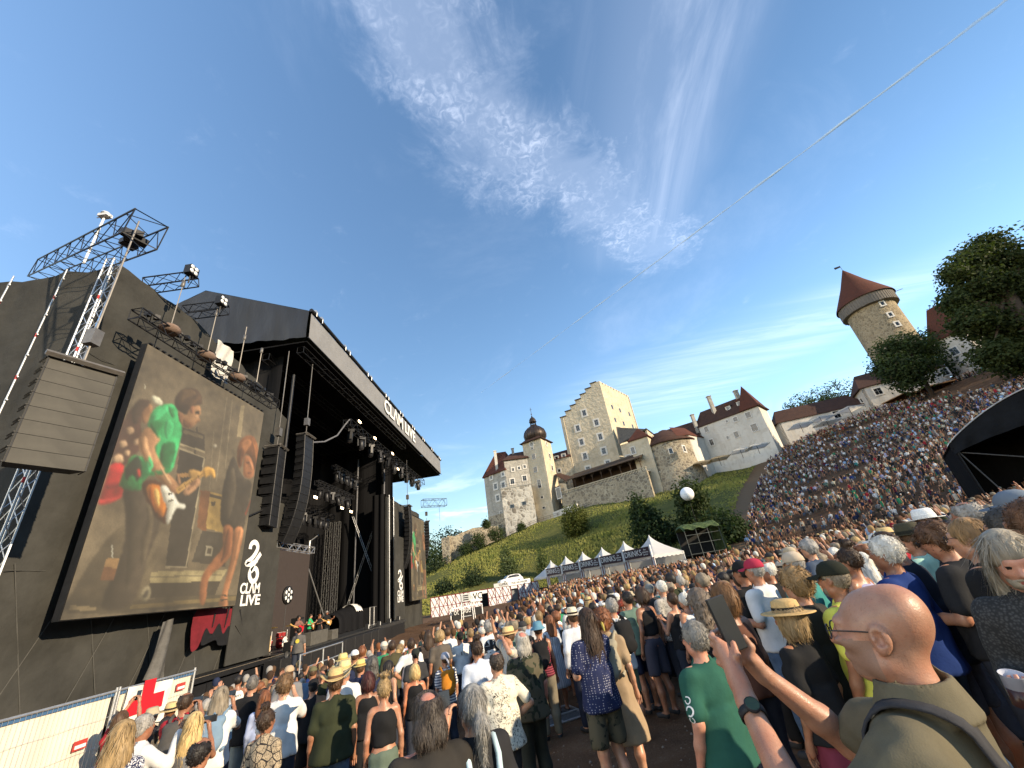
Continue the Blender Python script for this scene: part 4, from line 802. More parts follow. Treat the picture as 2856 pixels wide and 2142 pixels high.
class Bld:
 """a building: an Empty on the ground with wall, roof and window parts given in world coordinates"""
 def __init__(s, name, label, cat, base, group=None):
  s.o = thing(name, label, cat, base, 0, group); s.off = Matrix.Translation(-Vector(base))
 def part(s, name, mb_, m, par=None):
  o = mb_.build(name, m, s.o); o.data.transform(s.off); return o
 def wall(s, A, B, z0, z1, m, th=.6, name='wall'):
  A, B = Vector(A+(0,)), Vector(B+(0,)); d = (B-A).normalized(); n = Vector((d.y, -d.x, 0))
  mb_ = MB(); mb_.prism([(A-n*th)[:2], A[:2], B[:2], (B-n*th)[:2]], z0, z1); return s.part(name, mb_, m)
 def win(s, px, py, A, B, w_=1.1, h_=1.7, sur=.35, cross=True):
  """a window on the wall A-B (outside to the right of A->B when seen from above) seen at a photo pixel"""
  A, B = Vector(A), Vector(B); d = (B-A).normalized(); n = Vector((d.y, -d.x)); r_ = ray(px, py); den = r_[0]*n.x+r_[1]*n.y; t = (A.x*n.x+A.y*n.y)/den
  p = Vector((r_[0]*t, r_[1]*t, CZ+r_[2]*t)); M_ = Matrix(((d.x, -n.x, 0, p.x), (d.y, -n.y, 0, p.y), (0, 0, 1, p.z), (0, 0, 0, 1)))
  fm, pm, sm = win_mesh(w_, h_, sur, cross); loc = s.off @ M_
  root = inst('window', fm if fm else pm, s.o, mw=loc); root.location += n.to_3d()*.004
  if fm: inst('pane', pm, root)
  inst('sash', sm, root); return root
 def hip(s, P, z0, ridge, m, over=.4, name='roof', thick=.25):
  """roof over polygon P (ccw) to a ridge given as two points with z"""
  P = [Vector(p+(z0,)) for p in P]; c = sum(P, Vector())/len(P); P = [p+(p-c).normalized()*over*1.3-Z*.15 for p in P]; a, b_ = Vector(ridge[0]), Vector(ridge[1]); mb_ = MB()
  n = len(P)
  for i in range(n):
   p, q = P[i], P[(i+1) % n]; e = (p+q)/2; rp = a if (p-a).length < (p-b_).length else b_; rq = a if (q-a).length < (q-b_).length else b_
   f = [p, q, rq] if (rp-rq).length < 1e-6 else [p, q, rq, rp]; mb_.add(f, [tuple(range(len(f)))])
  mb_.slab(P, (0, 0, -thick)); return s.part(name, mb_, m)
 def chimney(s, p, w_, h_, m):
  mb_ = MB(); mb_.box((p[0], p[1], p[2]+h_/2), (w_, w_, h_)); mb_.box((p[0], p[1], p[2]+h_+.1), (w_*1.3, w_*1.3, .22)); return s.part('chimney', mb_, m)
k5 = 920/2212
def c5_(x, y): return 1280+x*k5, 1000+y*k5
k6 = 776/1650
def c6_(x, y): return 2080+x*k6, 620+y*k6
def q1_(x, y): k_ = 800/2212; return 1180+x*k_, 1400+y*k_
# --- west wing
A0, A1, A2 = (-15.0, 140.0), (-6.9, 133.6), (1.2, 134.4)
B_ = Bld('castle_wing', 'grey westernmost castle wing with steep red roof and white chimney', 'castle wing', (-10, 142, 14))
B_.wall(A0, A1, 13, 38.4, PL_GREY); B_.wall((-10.5, 150), A0, 13, 38.4, PL_GREY); B_.wall(A1, (-2, 143), 20, 38.4, PL_GREY)
mb = MB(); mb.prism([(-15.04, 139.7), (-6.95, 133.28), (-6.7, 133.5), (-14.9, 140.2)], 13, 24.5); B_.part('stone_foot', mb, STONE)
B_.hip([A0, A1, (-2, 143), (-10.5, 150)], 38.3, ((-10.0, 141.5, 46.8), (-6.2, 141, 46.6)), RF_RED, .5)
p = at(*c5_(255, 735), Y=137); B_.chimney((p.x, p.y, 39), .9, 7.0, PL_WHITE)
for x, y in ((247, 857), (298, 848), (262, 935), (218, 798), (296, 775), (283, 1035)): B_.win(*c5_(x, y), A0, A1, 1.3 if y > 820 and y < 1000 else .8, 1.7 if y > 820 and y < 1000 else 1.0, .5 if y < 1000 else .2)
B_ = Bld('castle_wing', 'grey castle wing with dark roof between red roof and clock tower', 'castle wing', (-3, 138, 18))
B_.wall(A1, A2, 18, 41.6, PL_GREY); B_.hip([A1, A2, (4, 144), (-4, 146)], 41.5, ((-4.5, 140.0, 45.2), (3.0, 139.5, 45.2)), RF_BR, .5); p = at(*c5_(368, 670), Y=139); B_.chimney((p.x, p.y, 43), .9, 3.5, PL_GREY)
for x, y in ((362, 745), (403, 735), (358, 825), (440, 803), (440, 725), (370, 905), (448, 882)): B_.win(*c5_(x, y), A1, A2, .8 if y < 760 else 1.3, 1.0 if y < 760 else 1.7, .3)
B_ = Bld('bastion', 'low white rubble bastion with two small openings left of clock tower', 'bastion', (-4, 131, 16))
W0, W1 = (-9.0, 131.2), (1.0, 130.6); mb = MB(); mb.prism([(-9.0, 137), W0, W1, (1.0, 137)], 14, 31.2); B_.part('wall', mb, STONE_P); mb = MB(); mb.prism([(-9.1, 137), (-9.1, 131.1), (1.1, 130.5), (1.1, 137)], 31.2, 31.6); B_.part('coping', mb, PL_GREY)
for x, y in ((357, 990), (437, 970)): B_.win(*c5_(x, y), W0, W1, 1.4, 1.2, .0, False)
mb = MB(); [mb.bar((-8.8+i*.7, 131.4-.042*i, 31.6), (-8.8+i*.7, 131.4-.042*i, 32.6), .03, 4) for i in range(14)]; mb.bar((-8.8, 131.4, 32.6), (.3, 130.9, 32.6), .04, 4); B_.part('railing', mb, BLACK)
# --- clock tower
T = [(.2, 135.2), (6.75, 131.4), (10.4, 138.6), (3.9, 142.4)]
B_ = Bld('clock_tower', 'square clock tower with dark onion dome and stained yellow plaster', 'tower', (5.3, 137, 17))
for i in range(4): B_.wall(T[i], T[(i+1) % 4], 16, 46.4, PL_OLD)
tc_ = Vector((5.3, 136.9, 0)); mb = MB(); E_ = [Vector(p+(46.4,)) for p in T]; E_ = [p+(p-Vector((5.3, 136.9, 46.4))).normalized()*1.0 for p in E_]; U_ = [Vector((5.3, 136.9, 48.2))+(p-Vector((5.3, 136.9, 46.4)))*.55+Z*0 for p in E_]
mb.slab(E_, (0, 0, .25)); mb.add(E_+U_, [(i, (i+1) % 4, 4+(i+1) % 4, 4+i) for i in range(4)]); B_.part('eave_roof', mb, RF_BR)
prof_ = [(3.0, 47.3), (3.9, 48.4), (4.1, 49.6), (3.7, 51.0), (2.5, 52.2), (1.4, 52.9), (1.1, 53.4)]
mb = MB(); mb.lathe((5.3, 136.9, 0), prof_, 16, 0, True)
for k in range(16): a_ = 2*math.pi*k/16; mb.path([(5.3+r_*1.01*math.cos(a_), 136.9+r_*1.01*math.sin(a_), z_) for r_, z_ in prof_], .07, 4)
B_.part('onion_dome', mb, COPPER)
mb = MB()
for k in range(8): a_ = k*.785; mb.bar((5.3+1.0*math.cos(a_), 136.9+1.0*math.sin(a_), 53.2), (5.3+1.0*math.cos(a_), 136.9+1.0*math.sin(a_), 54.6), .13, 5)
mb.lathe((5.3, 136.9, 0), [(1.3, 54.5), (1.45, 54.7), (1.2, 54.9), (1.25, 55.4), (.9, 56.1), (.3, 56.6), (.12, 57.2), (.001, 57.3)], 10); B_.part('lantern', mb, COPPER)
mb = MB(); mb.bar((5.3, 136.9, 57), (5.3, 136.9, 60.4), .07); mb.lathe((5.3, 136.9, 57.8), [(.001, -.3), (.3, 0), (.001, .3)], 8); mb.bar((4.9, 136.9, 59.6), (5.7, 136.9, 59.6), .06); B_.part('cross', mb, COPPER)
for x, y, A, Bq in ((488, 575, T[0], T[1]), (586, 573, T[1], T[2])):
 Av, Bv = Vector(A), Vector(Bq); d = (Bv-Av).normalized(); n = Vector((d.y, -d.x)); r_ = ray(*c5_(x, y)); t_ = (Av.x*n.x+Av.y*n.y)/(r_[0]*n.x+r_[1]*n.y); p = Vector((r_[0]*t_, r_[1]*t_, CZ+r_[2]*t_))
 M_ = Matrix(((d.x, 0, n.x, p.x), (d.y, 0, n.y, p.y), (0, 1, 0, p.z), (0, 0, 0, 1)))
 q = MB(); q.lathe((0, 0, 0), [(1.05, .0), (1.05, .12), (.72, .14), (.72, .05)], 20); o = q.build('clock_ring', WFR, B_.o); o.matrix_basis = B_.off @ M_
 q = MB(); q.lathe((0, 0, 0), [(.72, .06), (.001, .06)], 20); f_ = q.build('clock_face', PL_GREY, o); q = MB(); q.box((0, .25, .09), (.08, .6, .02)); q.box((.2, 0, .095), (.45, .08, .02)); q.build('clock_hands', BLACK, o)
for x, y in ((503, 658), (515, 745), (540, 840), (558, 930), (493, 603), (570, 1000)): B_.win(*c5_(x, y), T[0], T[1], 1.2 if 640 < y < 880 else .9, {840: 2.6}.get(y, 1.7 if 640 < y < 880 else .7), .12, y == 840)
for x, y in ((608, 655), (625, 735)): B_.win(*c5_(x, y), T[1], T[2], 1.2, 1.8, .3)
# --- keep with the stepped gable
KA, KB, KC = (15.8, 140.0), (31.83, 132.9), (46.5, 151.7); KD = (KA[0]+KC[0]-KB[0], KA[1]+KC[1]-KB[1])
B_ = Bld('castle_keep', 'tall pale keep with stepped gable and rows of white framed windows', 'castle keep', (30, 142, 20))
def on_wall(px, py, A, Bq):
 A, Bq = Vector(A), Vector(Bq); d = (Bq-A).normalized(); n = Vector((d.y, -d.x)); r_ = ray(px, py); t_ = (A.x*n.x+A.y*n.y)/(r_[0]*n.x+r_[1]*n.y); return Vector((r_[0]*t_, r_[1]*t_, CZ+r_[2]*t_))
zt = on_wall(*c5_(940, 150), KA, KB).z; z_l = on_wall(*c5_(680, 398), KA, KB).z
dirL = (Vector(KB)-Vector(KA)); pol = []; NS = 7
for i in range(NS):
 u0, u1 = i/NS*.93, (i+1)/NS*.93; zz_ = z_l+(zt-z_l)*(i/(NS-1))**.95
 pol += [Vector(KA).lerp(Vector(KB), u0).to_3d()+Z*zz_, Vector(KA).lerp(Vector(KB), u1).to_3d()+Z*zz_]
pol += [Vector(KB).to_3d()+Z*zt]; nl = Vector((dirL.y, -dirL.x, 0)).normalized()
face = [Vector(KA).to_3d()+Z*19]+pol+[Vector(KB).to_3d()+Z*19]
mb = MB(); mb.slab(face, -nl*1.2); B_.part('gable_wall', mb, PL_OLD)
mb = MB(); cop = RF_GR
for i in range(NS): a_, b_ = pol[2*i], pol[2*i+1]; m_ = (a_+b_)/2+Z*.12-nl*.5; mb.box(m_, ((b_-a_).length+.25, 1.7, .25), ((b_-a_).normalized(), nl, Z))
B_.part('step_coping', mb, cop)
B_.wall(KB, KC, 19, zt-.9, PL_OLD, 1.2); B_.wall(KC, KD, 19, zt-.9, PL_OLD, 1.2); B_.wall(KD, KA, 19, z_l-.5, PL_OLD, 1.2)
dR = (Vector(KC)-Vector(KB)).to_3d(); nR_ = Vector((dR.y, -dR.x, 0)).normalized(); mb = MB()
for k in range(11): c_ = Vector(KB).to_3d()+dR*((k+.5)/11)+Z*(zt-.45)-nR_*.6; mb.box(c_, (dR.length/11*.72, 1.15, .92), (dR.normalized(), nR_, Z))
B_.part('merlons', mb, PL_OLD); mb = MB(); mb.add([Vector(KA).to_3d()+Z*(z_l-1), Vector(KB).to_3d()+Z*(zt-1.5), Vector(KC).to_3d()+Z*(zt-1.5), Vector(KD).to_3d()+Z*(z_l-1)], [(0, 1, 2, 3)]); B_.part('roof', mb, RF_GR)
for x, y in ((840, 366), (922, 430), (797, 468), (948, 525), (822, 560), (972, 620), (845, 655), (1000, 706), (868, 745)): B_.win(*c5_(x, y), KA, KB, 1.35, 2.1, .5)
for x, y in ((1027, 325), (1080, 348), (1142, 373), (1048, 412), (1105, 436), (1165, 455)): B_.win(*c5_(x, y), KB, KC, 1.2, 1.7, .0, False)
# --- link building, gallery and terrace
B_ = Bld('castle_wing', 'low link wing with small red roof between clock tower and keep', 'castle wing', (12, 140, 20)); L0, L1 = (7.5, 142.5), (16.2, 139.2)
B_.wall(L0, L1, 19, 41.0, PL_OLD); B_.hip([L0, L1, (18, 145), (9, 148)], 41, ((10, 145.5, 44.2), (16.5, 142.5, 44.2)), RF_RED, .4)
for x, y in ((655, 667), (702, 652), (672, 752)): B_.win(*c5_(x, y), L0, L1, 1.0, 1.0, .35, False)
G0, G1 = (9.9, 131.2), (33.5, 113.3)
B_ = Bld('terrace', 'long stone terrace with balustrade and dark timber roofed gallery', 'terrace', (22, 126, 20))
B_.wall(G0, G1, 16, 26.4, STONE, 1.0); d_ = (Vector(G1)-Vector(G0)).to_3d(); L_ = d_.length; dn = d_.normalized(); nn = Vector((dn.y, -dn.x, 0)); g0 = Vector(G0).to_3d()
mb = MB(); mb.slab([g0+Z*26.3, g0+d_+Z*26.3, g0+d_-nn*15+Z*26.3, g0-nn*9+Z*26.3], (0, 0, .12)); B_.part('floor', mb, PL_GREY)
bal = MB(); bal.lathe((0, 0, 0), [(.13, 0), (.10, .15), (.19, .4), (.1, .7), (.14, .85)], 7); bme = bal.mesh('baluster', [PL_OLD])
nb = 62
for k in range(nb): inst('baluster', bme, B_.o, loc=B_.off @ (g0+d_*((k+.5)/nb)-nn*.4+Z*26.5))
mb = MB(); mb.box(g0+d_*.5-nn*.4+Z*27.42, (L_, .42, .2), (dn, nn, Z)); B_.part('handrail', mb, PL_OLD)
R0, R1 = on_wall(*c5_(705, 822), G0, G1), on_wall(*c5_(1155, 702), G0, G1); zr = 30.6
mb = MB(); a_, b_ = g0+d_*.06-nn*.9+Z*zr, g0+d_*.97-nn*.9+Z*zr; back = -nn*7.5+Z*3.0
mb.slab([a_+nn*.8-Z*.3, b_+nn*.8-Z*.3, b_+back, a_+back], (0, 0, .22)); B_.part('gallery_roof', mb, WOODD)
for k in range(9):
 q = a_.lerp(b_, (k+.2)/8.4); mb = MB(); mb.bar(q-Z*(zr-26.4), q, .13, 4); mb.bar(q-Z*1.3, q+dn*1.0-Z*.1, .07, 4); mb.bar(q-Z*1.3, q-dn*1.0-Z*.1, .07, 4); B_.part('post', mb, WOODD)
mb = MB(); mb.bar(a_, b_, .14, 4); B_.part('beam', mb, WOODD); mb = MB(); mb.slab([a_-nn*5-Z*4.2, b_-nn*5-Z*4.2, b_-nn*5+Z*2, a_-nn*5+Z*2], -nn*.3); B_.part('rear_wall', mb, WOODD)
mb = MB(); mb.slab([g0-nn*3+Z*18-dn*2, g0+d_*.09-nn*.2+Z*18, g0+d_*.09-nn*.2+Z*29.5, g0-nn*3+Z*31-dn*2], -nn*.5); B_.part('end_wall', mb, PL_OLD)
mb = MB(); mb.slab([g0-nn*3.5+Z*34.2-dn*3.2, g0+d_*.11+nn*.3+Z*30.0, g0+d_*.11+nn*.3-nn*3+Z*31.8, g0-nn*7+Z*35-dn*3.2], (0, 0, .2)); B_.part('lean_to_roof', mb, RF_BR)
B_.win(*c5_(670, 902), G0, G1, 1.5, 3.2, .25, False)
mb = MB(); w0, w1 = Vector((6.3, 128.0, 0)), Vector((13.5, 123.5, 0)); mb.slab([w0+Z*17.5, w1+Z*18, w1+Z*22.0, w0+Z*21.2], (.3, .5, 0)); o = mb.build('garden_wall', PL_WHITE, None); tag(o, 'low white garden wall below the terrace end', 'wall')
# --- chapel roof and turret in front of the keep
B_ = Bld('chapel', 'pale chapel with plain grey lean roof against the keep', 'chapel', (40, 128, 22)); C0, C1, C2, C3 = (31.5, 126.5), (39.6, 121.6), (44.5, 130.5), (37.0, 135)
B_.wall(C0, C1, 20, 38.2, PL_OLD); B_.wall(C1, C2, 20, 40.5, PL_OLD); mb = MB(); mb.slab([Vector(C0+(38.2,))+Vector((-.6, -.6, 0)), Vector(C1+(41.5,))+Vector((-.2, -.8, -1.0)), Vector(C2+(41.2,)), Vector((33.5, 133.2, 46.5))], (0, 0, .3)); B_.part('roof', mb, RF_GR); B_.win(*c5_(1140, 670), C0, C1, 1.2, 2.0, .35)
B_ = Bld('turret', 'small square turret with pointed red roof beside the round bastion', 'turret', (33.5, 117.5, 22)); U = [(32.3, 118.0), (37.0, 114.9), (39.6, 119.0), (35.0, 122.1)]
for i in range(4): B_.wall(U[i], U[(i+1) % 4], 20, 36.9, PL_OLD, .4)
B_.hip(U, 36.8, ((35.9, 118.4, 40.4), (36.1, 118.5, 40.4)), RF_RED, .45); B_.win(*c5_(1168, 617), U[0], U[1], 1.1, 2.0, .25)
# --- round bastion
bc = Vector((43.6, 119.6, 0)); br_ = 7.4
B_ = Bld('round_bastion', 'round rubble stone bastion with low brown tiled roof', 'bastion', (bc.x, bc.y, 22))
mb = MB(); mb.lathe(bc, [(br_+1.1, 18), (br_+.35, 24), (br_, 28), (br_, 33.6)], 30); B_.part('wall', mb, STONE)
mb = MB(); mb.lathe(bc, [(br_+.6, 33.4), (br_+.65, 33.7), (4.5, 36.6), (1.2, 38.6), (.001, 39.0)], 30); B_.part('roof', mb, RF_BR)
mb = MB(); mb.prism([(45, 113.2), (48.5, 113.9), (54.8, 119.4), (50, 124)], 20, 35.0); B_.part('plaster_bay', mb, PL_WHITE); B_.hip([(45, 113.2), (48.5, 113.9), (54.8, 119.4), (50, 124)], 34.9, ((45.5, 118.6, 39.2), (50.2, 119.6, 38.6)), RF_RED, .4)
B_.win(*c5_(1510, 606), (48.5, 113.9), (54.8, 119.4), 1.2, 1.6, .3)
for x, y, w_, h_ in ((1300, 656, .9, 1.3), (1245, 685, .5, 1.5), (1345, 790, 1.3, 2.2), (1420, 620, 1.0, 1.5)):
 r_ = ray(*c5_(x, y)); a2 = r_[0]**2+r_[1]**2; b2 = -2*(r_[0]*bc.x+r_[1]*bc.y); c2_ = bc.x**2+bc.y**2-(br_+.05)**2; t_ = (-b2-math.sqrt(max(0, b2*b2-4*a2*c2_)))/(2*a2)
 p = Vector((r_[0]*t_, r_[1]*t_)); n = (p-bc.xy).normalized(); d = Vector((-n.y, n.x)); B_.win(*c5_(x, y), tuple(p), tuple(p+d), w_, h_, .12, False)
# --- link and white house
H0, H1 = (54.3, 120.0), (67.2, 107.5); H2 = (72.5, 113.0); H3 = (H0[0]+5.3, H0[1]+5.5)
B_ = Bld('castle_wing', 'dark roofed connecting wing behind the round bastion', 'castle wing', (50, 126, 24)); B_.wall((44, 127), (54.6, 120.2), 22, 36.2, PL_WHITE); B_.hip([(42, 127.5), (54.4, 119.9), (58, 126), (46, 133)], 36.2, ((44, 130, 41.2), (56.2, 122.6, 41.2)), RF_BR, .3); B_.win(*c5_(1590, 590), (44, 127), (54.6, 120.2), 1.1, 1.7, .3)
B_ = Bld('white_house', 'big whitewashed castle house with brown hipped roof, dormers and chimneys', 'house', (63, 114, 25))
ze0, ze1 = on_wall(*c5_(1592, 450), H0, H1).z, on_wall(*c5_(2005, 322), H0, H1).z; ze = (ze0+ze1)/2
B_.wall(H0, H1, 22, ze, PL_WHITE); B_.wall(H1, H2, 22, ze, PL_WHITE); B_.wall(H2, H3, 22, ze, PL_WHITE); B_.wall(H3, H0, 22, ze, PL_WHITE)
B_.hip([H0, H1, H2, H3], ze, ((57.6, 121.3, ze+5.0), (67.8, 111.6, ze+5.0)), RF_BR, .55)
dH0 = (Vector(H1)-Vector(H0)).normalized(); pk = at(*c5_(1890, 185), Y=110.5); B_.hip([tuple(Vector(H1)-dH0*4.5), H1, H2, tuple(Vector(H2)-dH0*4.5)], ze+.1, ((pk.x, pk.y, pk.z), (pk.x+.1, pk.y+.1, pk.z)), RF_RED, .6, 'pyramid_roof')
for x, y, h_ in ((1718, 370, 6.2), (1872, 262, 2.6)): p = on_wall(*c5_(x, y), (H0[0]+1.5, H0[1]+1.5), (H1[0]+1.5, H1[1]+1.5)); B_.chimney((p.x, p.y, p.z-.5), 1.0, h_, PL_GREY)
p = on_wall(*c5_(1585, 440), (53.8, 120.6), (67, 107.9)); B_.chimney((p.x, p.y, p.z-3), .9, 6, PL_GREY)
dH = (Vector(H1)-Vector(H0)).normalized().to_3d(); nH = Vector((dH.y, -dH.x, 0))
for x, y in ((1808, 335), (1882, 303)):
 p = on_wall(*c5_(x, y), (H0[0]+1.2, H0[1]+1.2), (H1[0]+1.2, H1[1]+1.2)); mb = MB(); mb.box(p-nH*.6, (1.5, 2.0, 1.5), (dH, nH, Z)); B_.part('dormer', mb, PL_WHITE); mb = MB()
 mb.slab([p-dH*1.05+Z*.7+nH*.6, p+dH*1.05+Z*.7+nH*.6, p+Z*1.5+nH*.6], -nH*2.4); B_.part('dormer_roof', mb, RF_RED); q = p+nH*.45; B_.win(*proj(q)[:2], (q.x-dH.x, q.y-dH.y), (q.x+dH.x, q.y+dH.y), .7, .9, .1)
for x, y, w_, h_ in ((1660, 476, 1.1, 1.6), (1695, 562, 1.1, 1.8), (1855, 408, 1.1, 1.2), (1940, 379, 1.3, 1.5), (1862, 510, 1.2, 1.7), (1982, 463, 1.5, 2.0), (1797, 421, .6, .6), (1803, 530, .6, .8)): B_.win(*c5_(x, y), H0, H1, w_, h_, .18)
mb = MB(); mb.bar(Vector(H0+(ze,))+nH*.15+dH*.4, Vector(H0+(23,))+nH*.15+dH*.4, .09, 5); B_.part('drain_pipe', mb, COPPER)
# --- round tower, its house and the low farm wings
tcx = Vector((math.sin(math.radians(46.25))*158.5, math.cos(math.radians(46.25))*158.5, 0)); tr = 6.15
B_ = Bld('round_tower', 'tall round stone tower with conical red roof and boarded gallery', 'tower', (tcx.x, tcx.y, 29))
mb = MB(); mb.lathe(tcx, [(tr+.25, 26), (tr, 40), (tr-.05, 64)], 32); B_.part('wall', mb, STONE_T)
mb = MB(); mb.lathe(tcx, [(tr, 62.9), (tr+1.0, 63.1), (tr+1.05, 66.4), (tr, 66.5)], 32, 0, False); B_.part('boarded_gallery', mb, WOODG)
for k in range(64): a_ = 2*math.pi*k/64; q = MB() if k == 0 else q; c_ = tcx+Vector((math.cos(a_), math.sin(a_), 0))*(tr+1.06)+Z*(64.75+.08*(k % 3)); q.box(c_, (.48, .06, 3.3+.2*(k % 2)), (Vector((-math.sin(a_), math.cos(a_), 0)), Vector((math.cos(a_), math.sin(a_), 0)), Z))
gb = B_.part('gallery_boards', q, WOODG); gb['kind'] = 'stuff'
mb = MB(); mb.lathe(tcx, [(tr+1.55, 66.2), (tr+1.3, 66.9), (tr*.55, 73.8), (.15, 80.2), (.001, 80.3)], 32); B_.part('conical_roof', mb, RF_RED)
mb = MB(); mb.bar(tcx+Z*80, tcx+Z*82.3, .07); mb.slab([tcx+Z*82.2, tcx+Vector((-1.3, .9, 82.4)), tcx+Vector((-1.3, .9, 81.6)), tcx+Z*81.6], (.05, .05, 0)); B_.part('weather_vane', mb, COPPER); mb = MB(); a_ = tcx+Vector((4.5, -4.5, 66)); mb.bar(a_, a_+Vector((2.8, -1.2, .2)), .08); B_.part('spar', mb, WOODD)
for x, y in ((810, 482), (857, 547), (898, 602)):
 r_ = ray(*c6_(x, y)); a2 = r_[0]**2+r_[1]**2; b2 = -2*(r_[0]*tcx.x+r_[1]*tcx.y); c2_ = tcx.x**2+tcx.y**2-(tr+.03)**2; t_ = (-b2-math.sqrt(max(0, b2*b2-4*a2*c2_)))/(2*a2); p = Vector((r_[0]*t_, r_[1]*t_)); n = (p-tcx.xy).normalized(); d = Vector((-n.y, n.x)); B_.win(*c6_(x, y), tuple(p), tuple(p+d), .9, 1.2, .35, False)
def yard(name, label, cat, A, Bq, px_eave, px_base, depth, ridge_h, wm, rm, wins):
 """plain house along A-B with a ridge parallel to its front"""
 A, Bq = Vector(A), Vector(Bq); d = (Bq-A).normalized(); n = Vector((d.y, -d.x)); ze_ = on_wall(*px_eave, A, Bq).z; b0_ = Bld(name, label, cat, (A.x, A.y, px_base)); C_, D_ = Bq-n*depth, A-n*depth
 for u, v in ((A, Bq), (Bq, C_), (C_, D_), (D_, A)): b0_.wall(tuple(u), tuple(v), px_base-3, ze_, wm)
 a_, c_ = (A+D_)/2, (Bq+C_)/2; b0_.hip([tuple(A), tuple(Bq), tuple(C_), tuple(D_)], ze_, ((a_.x+d.x*1.5, a_.y+d.y*1.5, ze_+ridge_h), (c_.x-d.x*1.5, c_.y-d.y*1.5, ze_+ridge_h)), rm, .5)
 for x, y, w_, h_ in wins: b0_.win(*c6_(x, y), tuple(A), tuple(Bq), w_, h_, .25)
 return b0_
yard('farm_house', 'white gabled farmhouse with one window below the round tower', 'house', at(*c6_(690, 1000), Y=104)[:2], at(*c6_(1180, 880), Y=97)[:2], c6_(700, 975), 29, 9, 4.6, PL_WHITE, RF_BR, ((785, 1003, 1.6, 1.8), (1180, 888, 1.4, 1.8)))
yard('tower_house', 'tall white house with steep red roof right of the round tower', 'house', at(*c6_(1100, 730), Y=100)[:2], at(*c6_(1330, 700), Y=93)[:2], c6_(1090, 722), 30, 9, 10, PL_WHITE, RF_RED, ((1238, 765, 1.6, 2.0), (1285, 832, .9, .8)))
yard('farm_house', 'long low white farm building with dark roof left of the gabled farmhouse', 'house', at(*c6_(210, 1230), Y=113)[:2], at(*c6_(705, 1060), Y=107)[:2], c6_(480, 1120), 27.5, 8, 4.2, PL_WHITE, RF_BR, ((540, 1140, 1.6, 2.0), (697, 1055, 1.3, 1.2)))
# --- parasols, railing and ruined wall
def parasol(px, py, Y, r_, m, label, square=False, gr='parasols on the castle terrace'):
 p = at(px, py, Y=Y); o = thing('parasol', label, 'parasol', (p.x, p.y, p.z-2.2), random.random()*.6+.3, gr); q = MB(); q.lathe((0, 0, 0), [(r_, 1.75), (r_*.98, 1.95), (r_*.5, 2.35), (.02, 2.7)], 4 if square else 8, 0, False); q.build('canopy', m, o); q = MB(); q.bar((0, 0, 0), (0, 0, 2.7), .06, 6); q.build('pole', WOODD, o)
def cloth_glow(m):
 t = m.node_tree; b = t.nodes['Principled BSDF']; tr = nd(t, 'ShaderNodeBsdfTranslucent'); lk(t, b.inputs['Base Color'].links[0].from_socket, tr.inputs['Color']); mx = nd(t, 'ShaderNodeMixShader'); mx.inputs[0].default_value = .45
 lk(t, b.outputs[0], mx.inputs[1]); lk(t, tr.outputs[0], mx.inputs[2]); lk(t, mx.outputs[0], t.nodes['Material Output'].inputs[0]); return m
PW, PB = mat('parasol_white', (.72, .69, .62), .8, bump=.1), mat('parasol_beige', (.42, .34, .22), .8, bump=.1)
[cloth_glow(m_) for m_ in (PW, PB)]
PO = mat('parasol_ochre', (.30, .16, .07), .8, bump=.1)
for x, y, Y, m_, lab in ((1885, 612, 104, PW, 'left one of two white parasols under the white house'), (1995, 583, 101, PW, 'right one of two white parasols under the white house'), (1625, 697, 112, PB, 'left one of two beige parasols by the plaster bay'), (1740, 665, 108, PB, 'right one of two beige parasols by the plaster bay')): parasol(*c5_(x, y), Y, 3.4, m_, lab, True)
for x, y, Y, lab in ((320, 1200, 103, 'white parasol farthest left before the long farm building'), (440, 1160, 103, 'upper white parasol of the overlapping pair'), (480, 1182, 101, 'lower white parasol of the overlapping pair'), (610, 1102, 101, 'white parasol nearest the gabled farmhouse')): parasol(*c6_(x, y), Y, 3.6, PW, lab, True)
for x, y, Y, lab in ((930, 1030, 96, 'left ochre parasol before the gabled farmhouse'), (1110, 975, 93, 'right ochre parasol before the gabled farmhouse')): parasol(*c6_(x, y), Y, 4.4, PO, lab, True)
def rail_line(azs_, rr, label, step=2.2, h_=1.1):
 n = int(abs(azs_[1]-azs_[0])*130/step); o = thing('railing', label, 'railing', (math.sin(azs_[0])*rr(azs_[0]), math.cos(azs_[0])*rr(azs_[0]), float(gz(math.sin(azs_[0])*rr(azs_[0]), math.cos(azs_[0])*rr(azs_[0]))))); off = -o.location; P = []
 for k in range(n+1):
  a_ = azs_[0]+(azs_[1]-azs_[0])*k/n; x, y = math.sin(a_)*rr(a_), math.cos(a_)*rr(a_); P.append(Vector((x, y, float(gz(x, y)))))
 pm = MB(); pm.bar((0, 0, -.3), (0, 0, h_), .05, 4); pme = pm.mesh('post', [WOODD])
 for p in P: inst('post', pme, o, loc=p+off)
 for zz_ in (h_, h_*.55): mb_ = MB(); mb_.path([p+off+Z*zz_ for p in P], .045, 4); mb_.build('rail', WOODD, o)
rt_ = lambda a: float(np.interp(a, _az, _rt))+.6
rail_line((math.radians(-3.5), math.radians(20)), rt_, 'dark railing along the path under the castle walls'); rail_line((math.radians(20.3), math.radians(53)), rt_, 'dark railing along the upper edge of the seated slope')
mb = MB(); P = [at(*q1_(x, y), Y=Y) for x, y, Y in ((152, 290, 128), (300, 235, 130), (470, 190, 132), (640, 165, 133))]
P += [P[-1]+Vector((1, 2, 0))]
B_ = Bld('ruined_wall', 'ruined rubble wall overgrown with ivy left of the castle', 'wall', (P[0].x, P[0].y, 8))
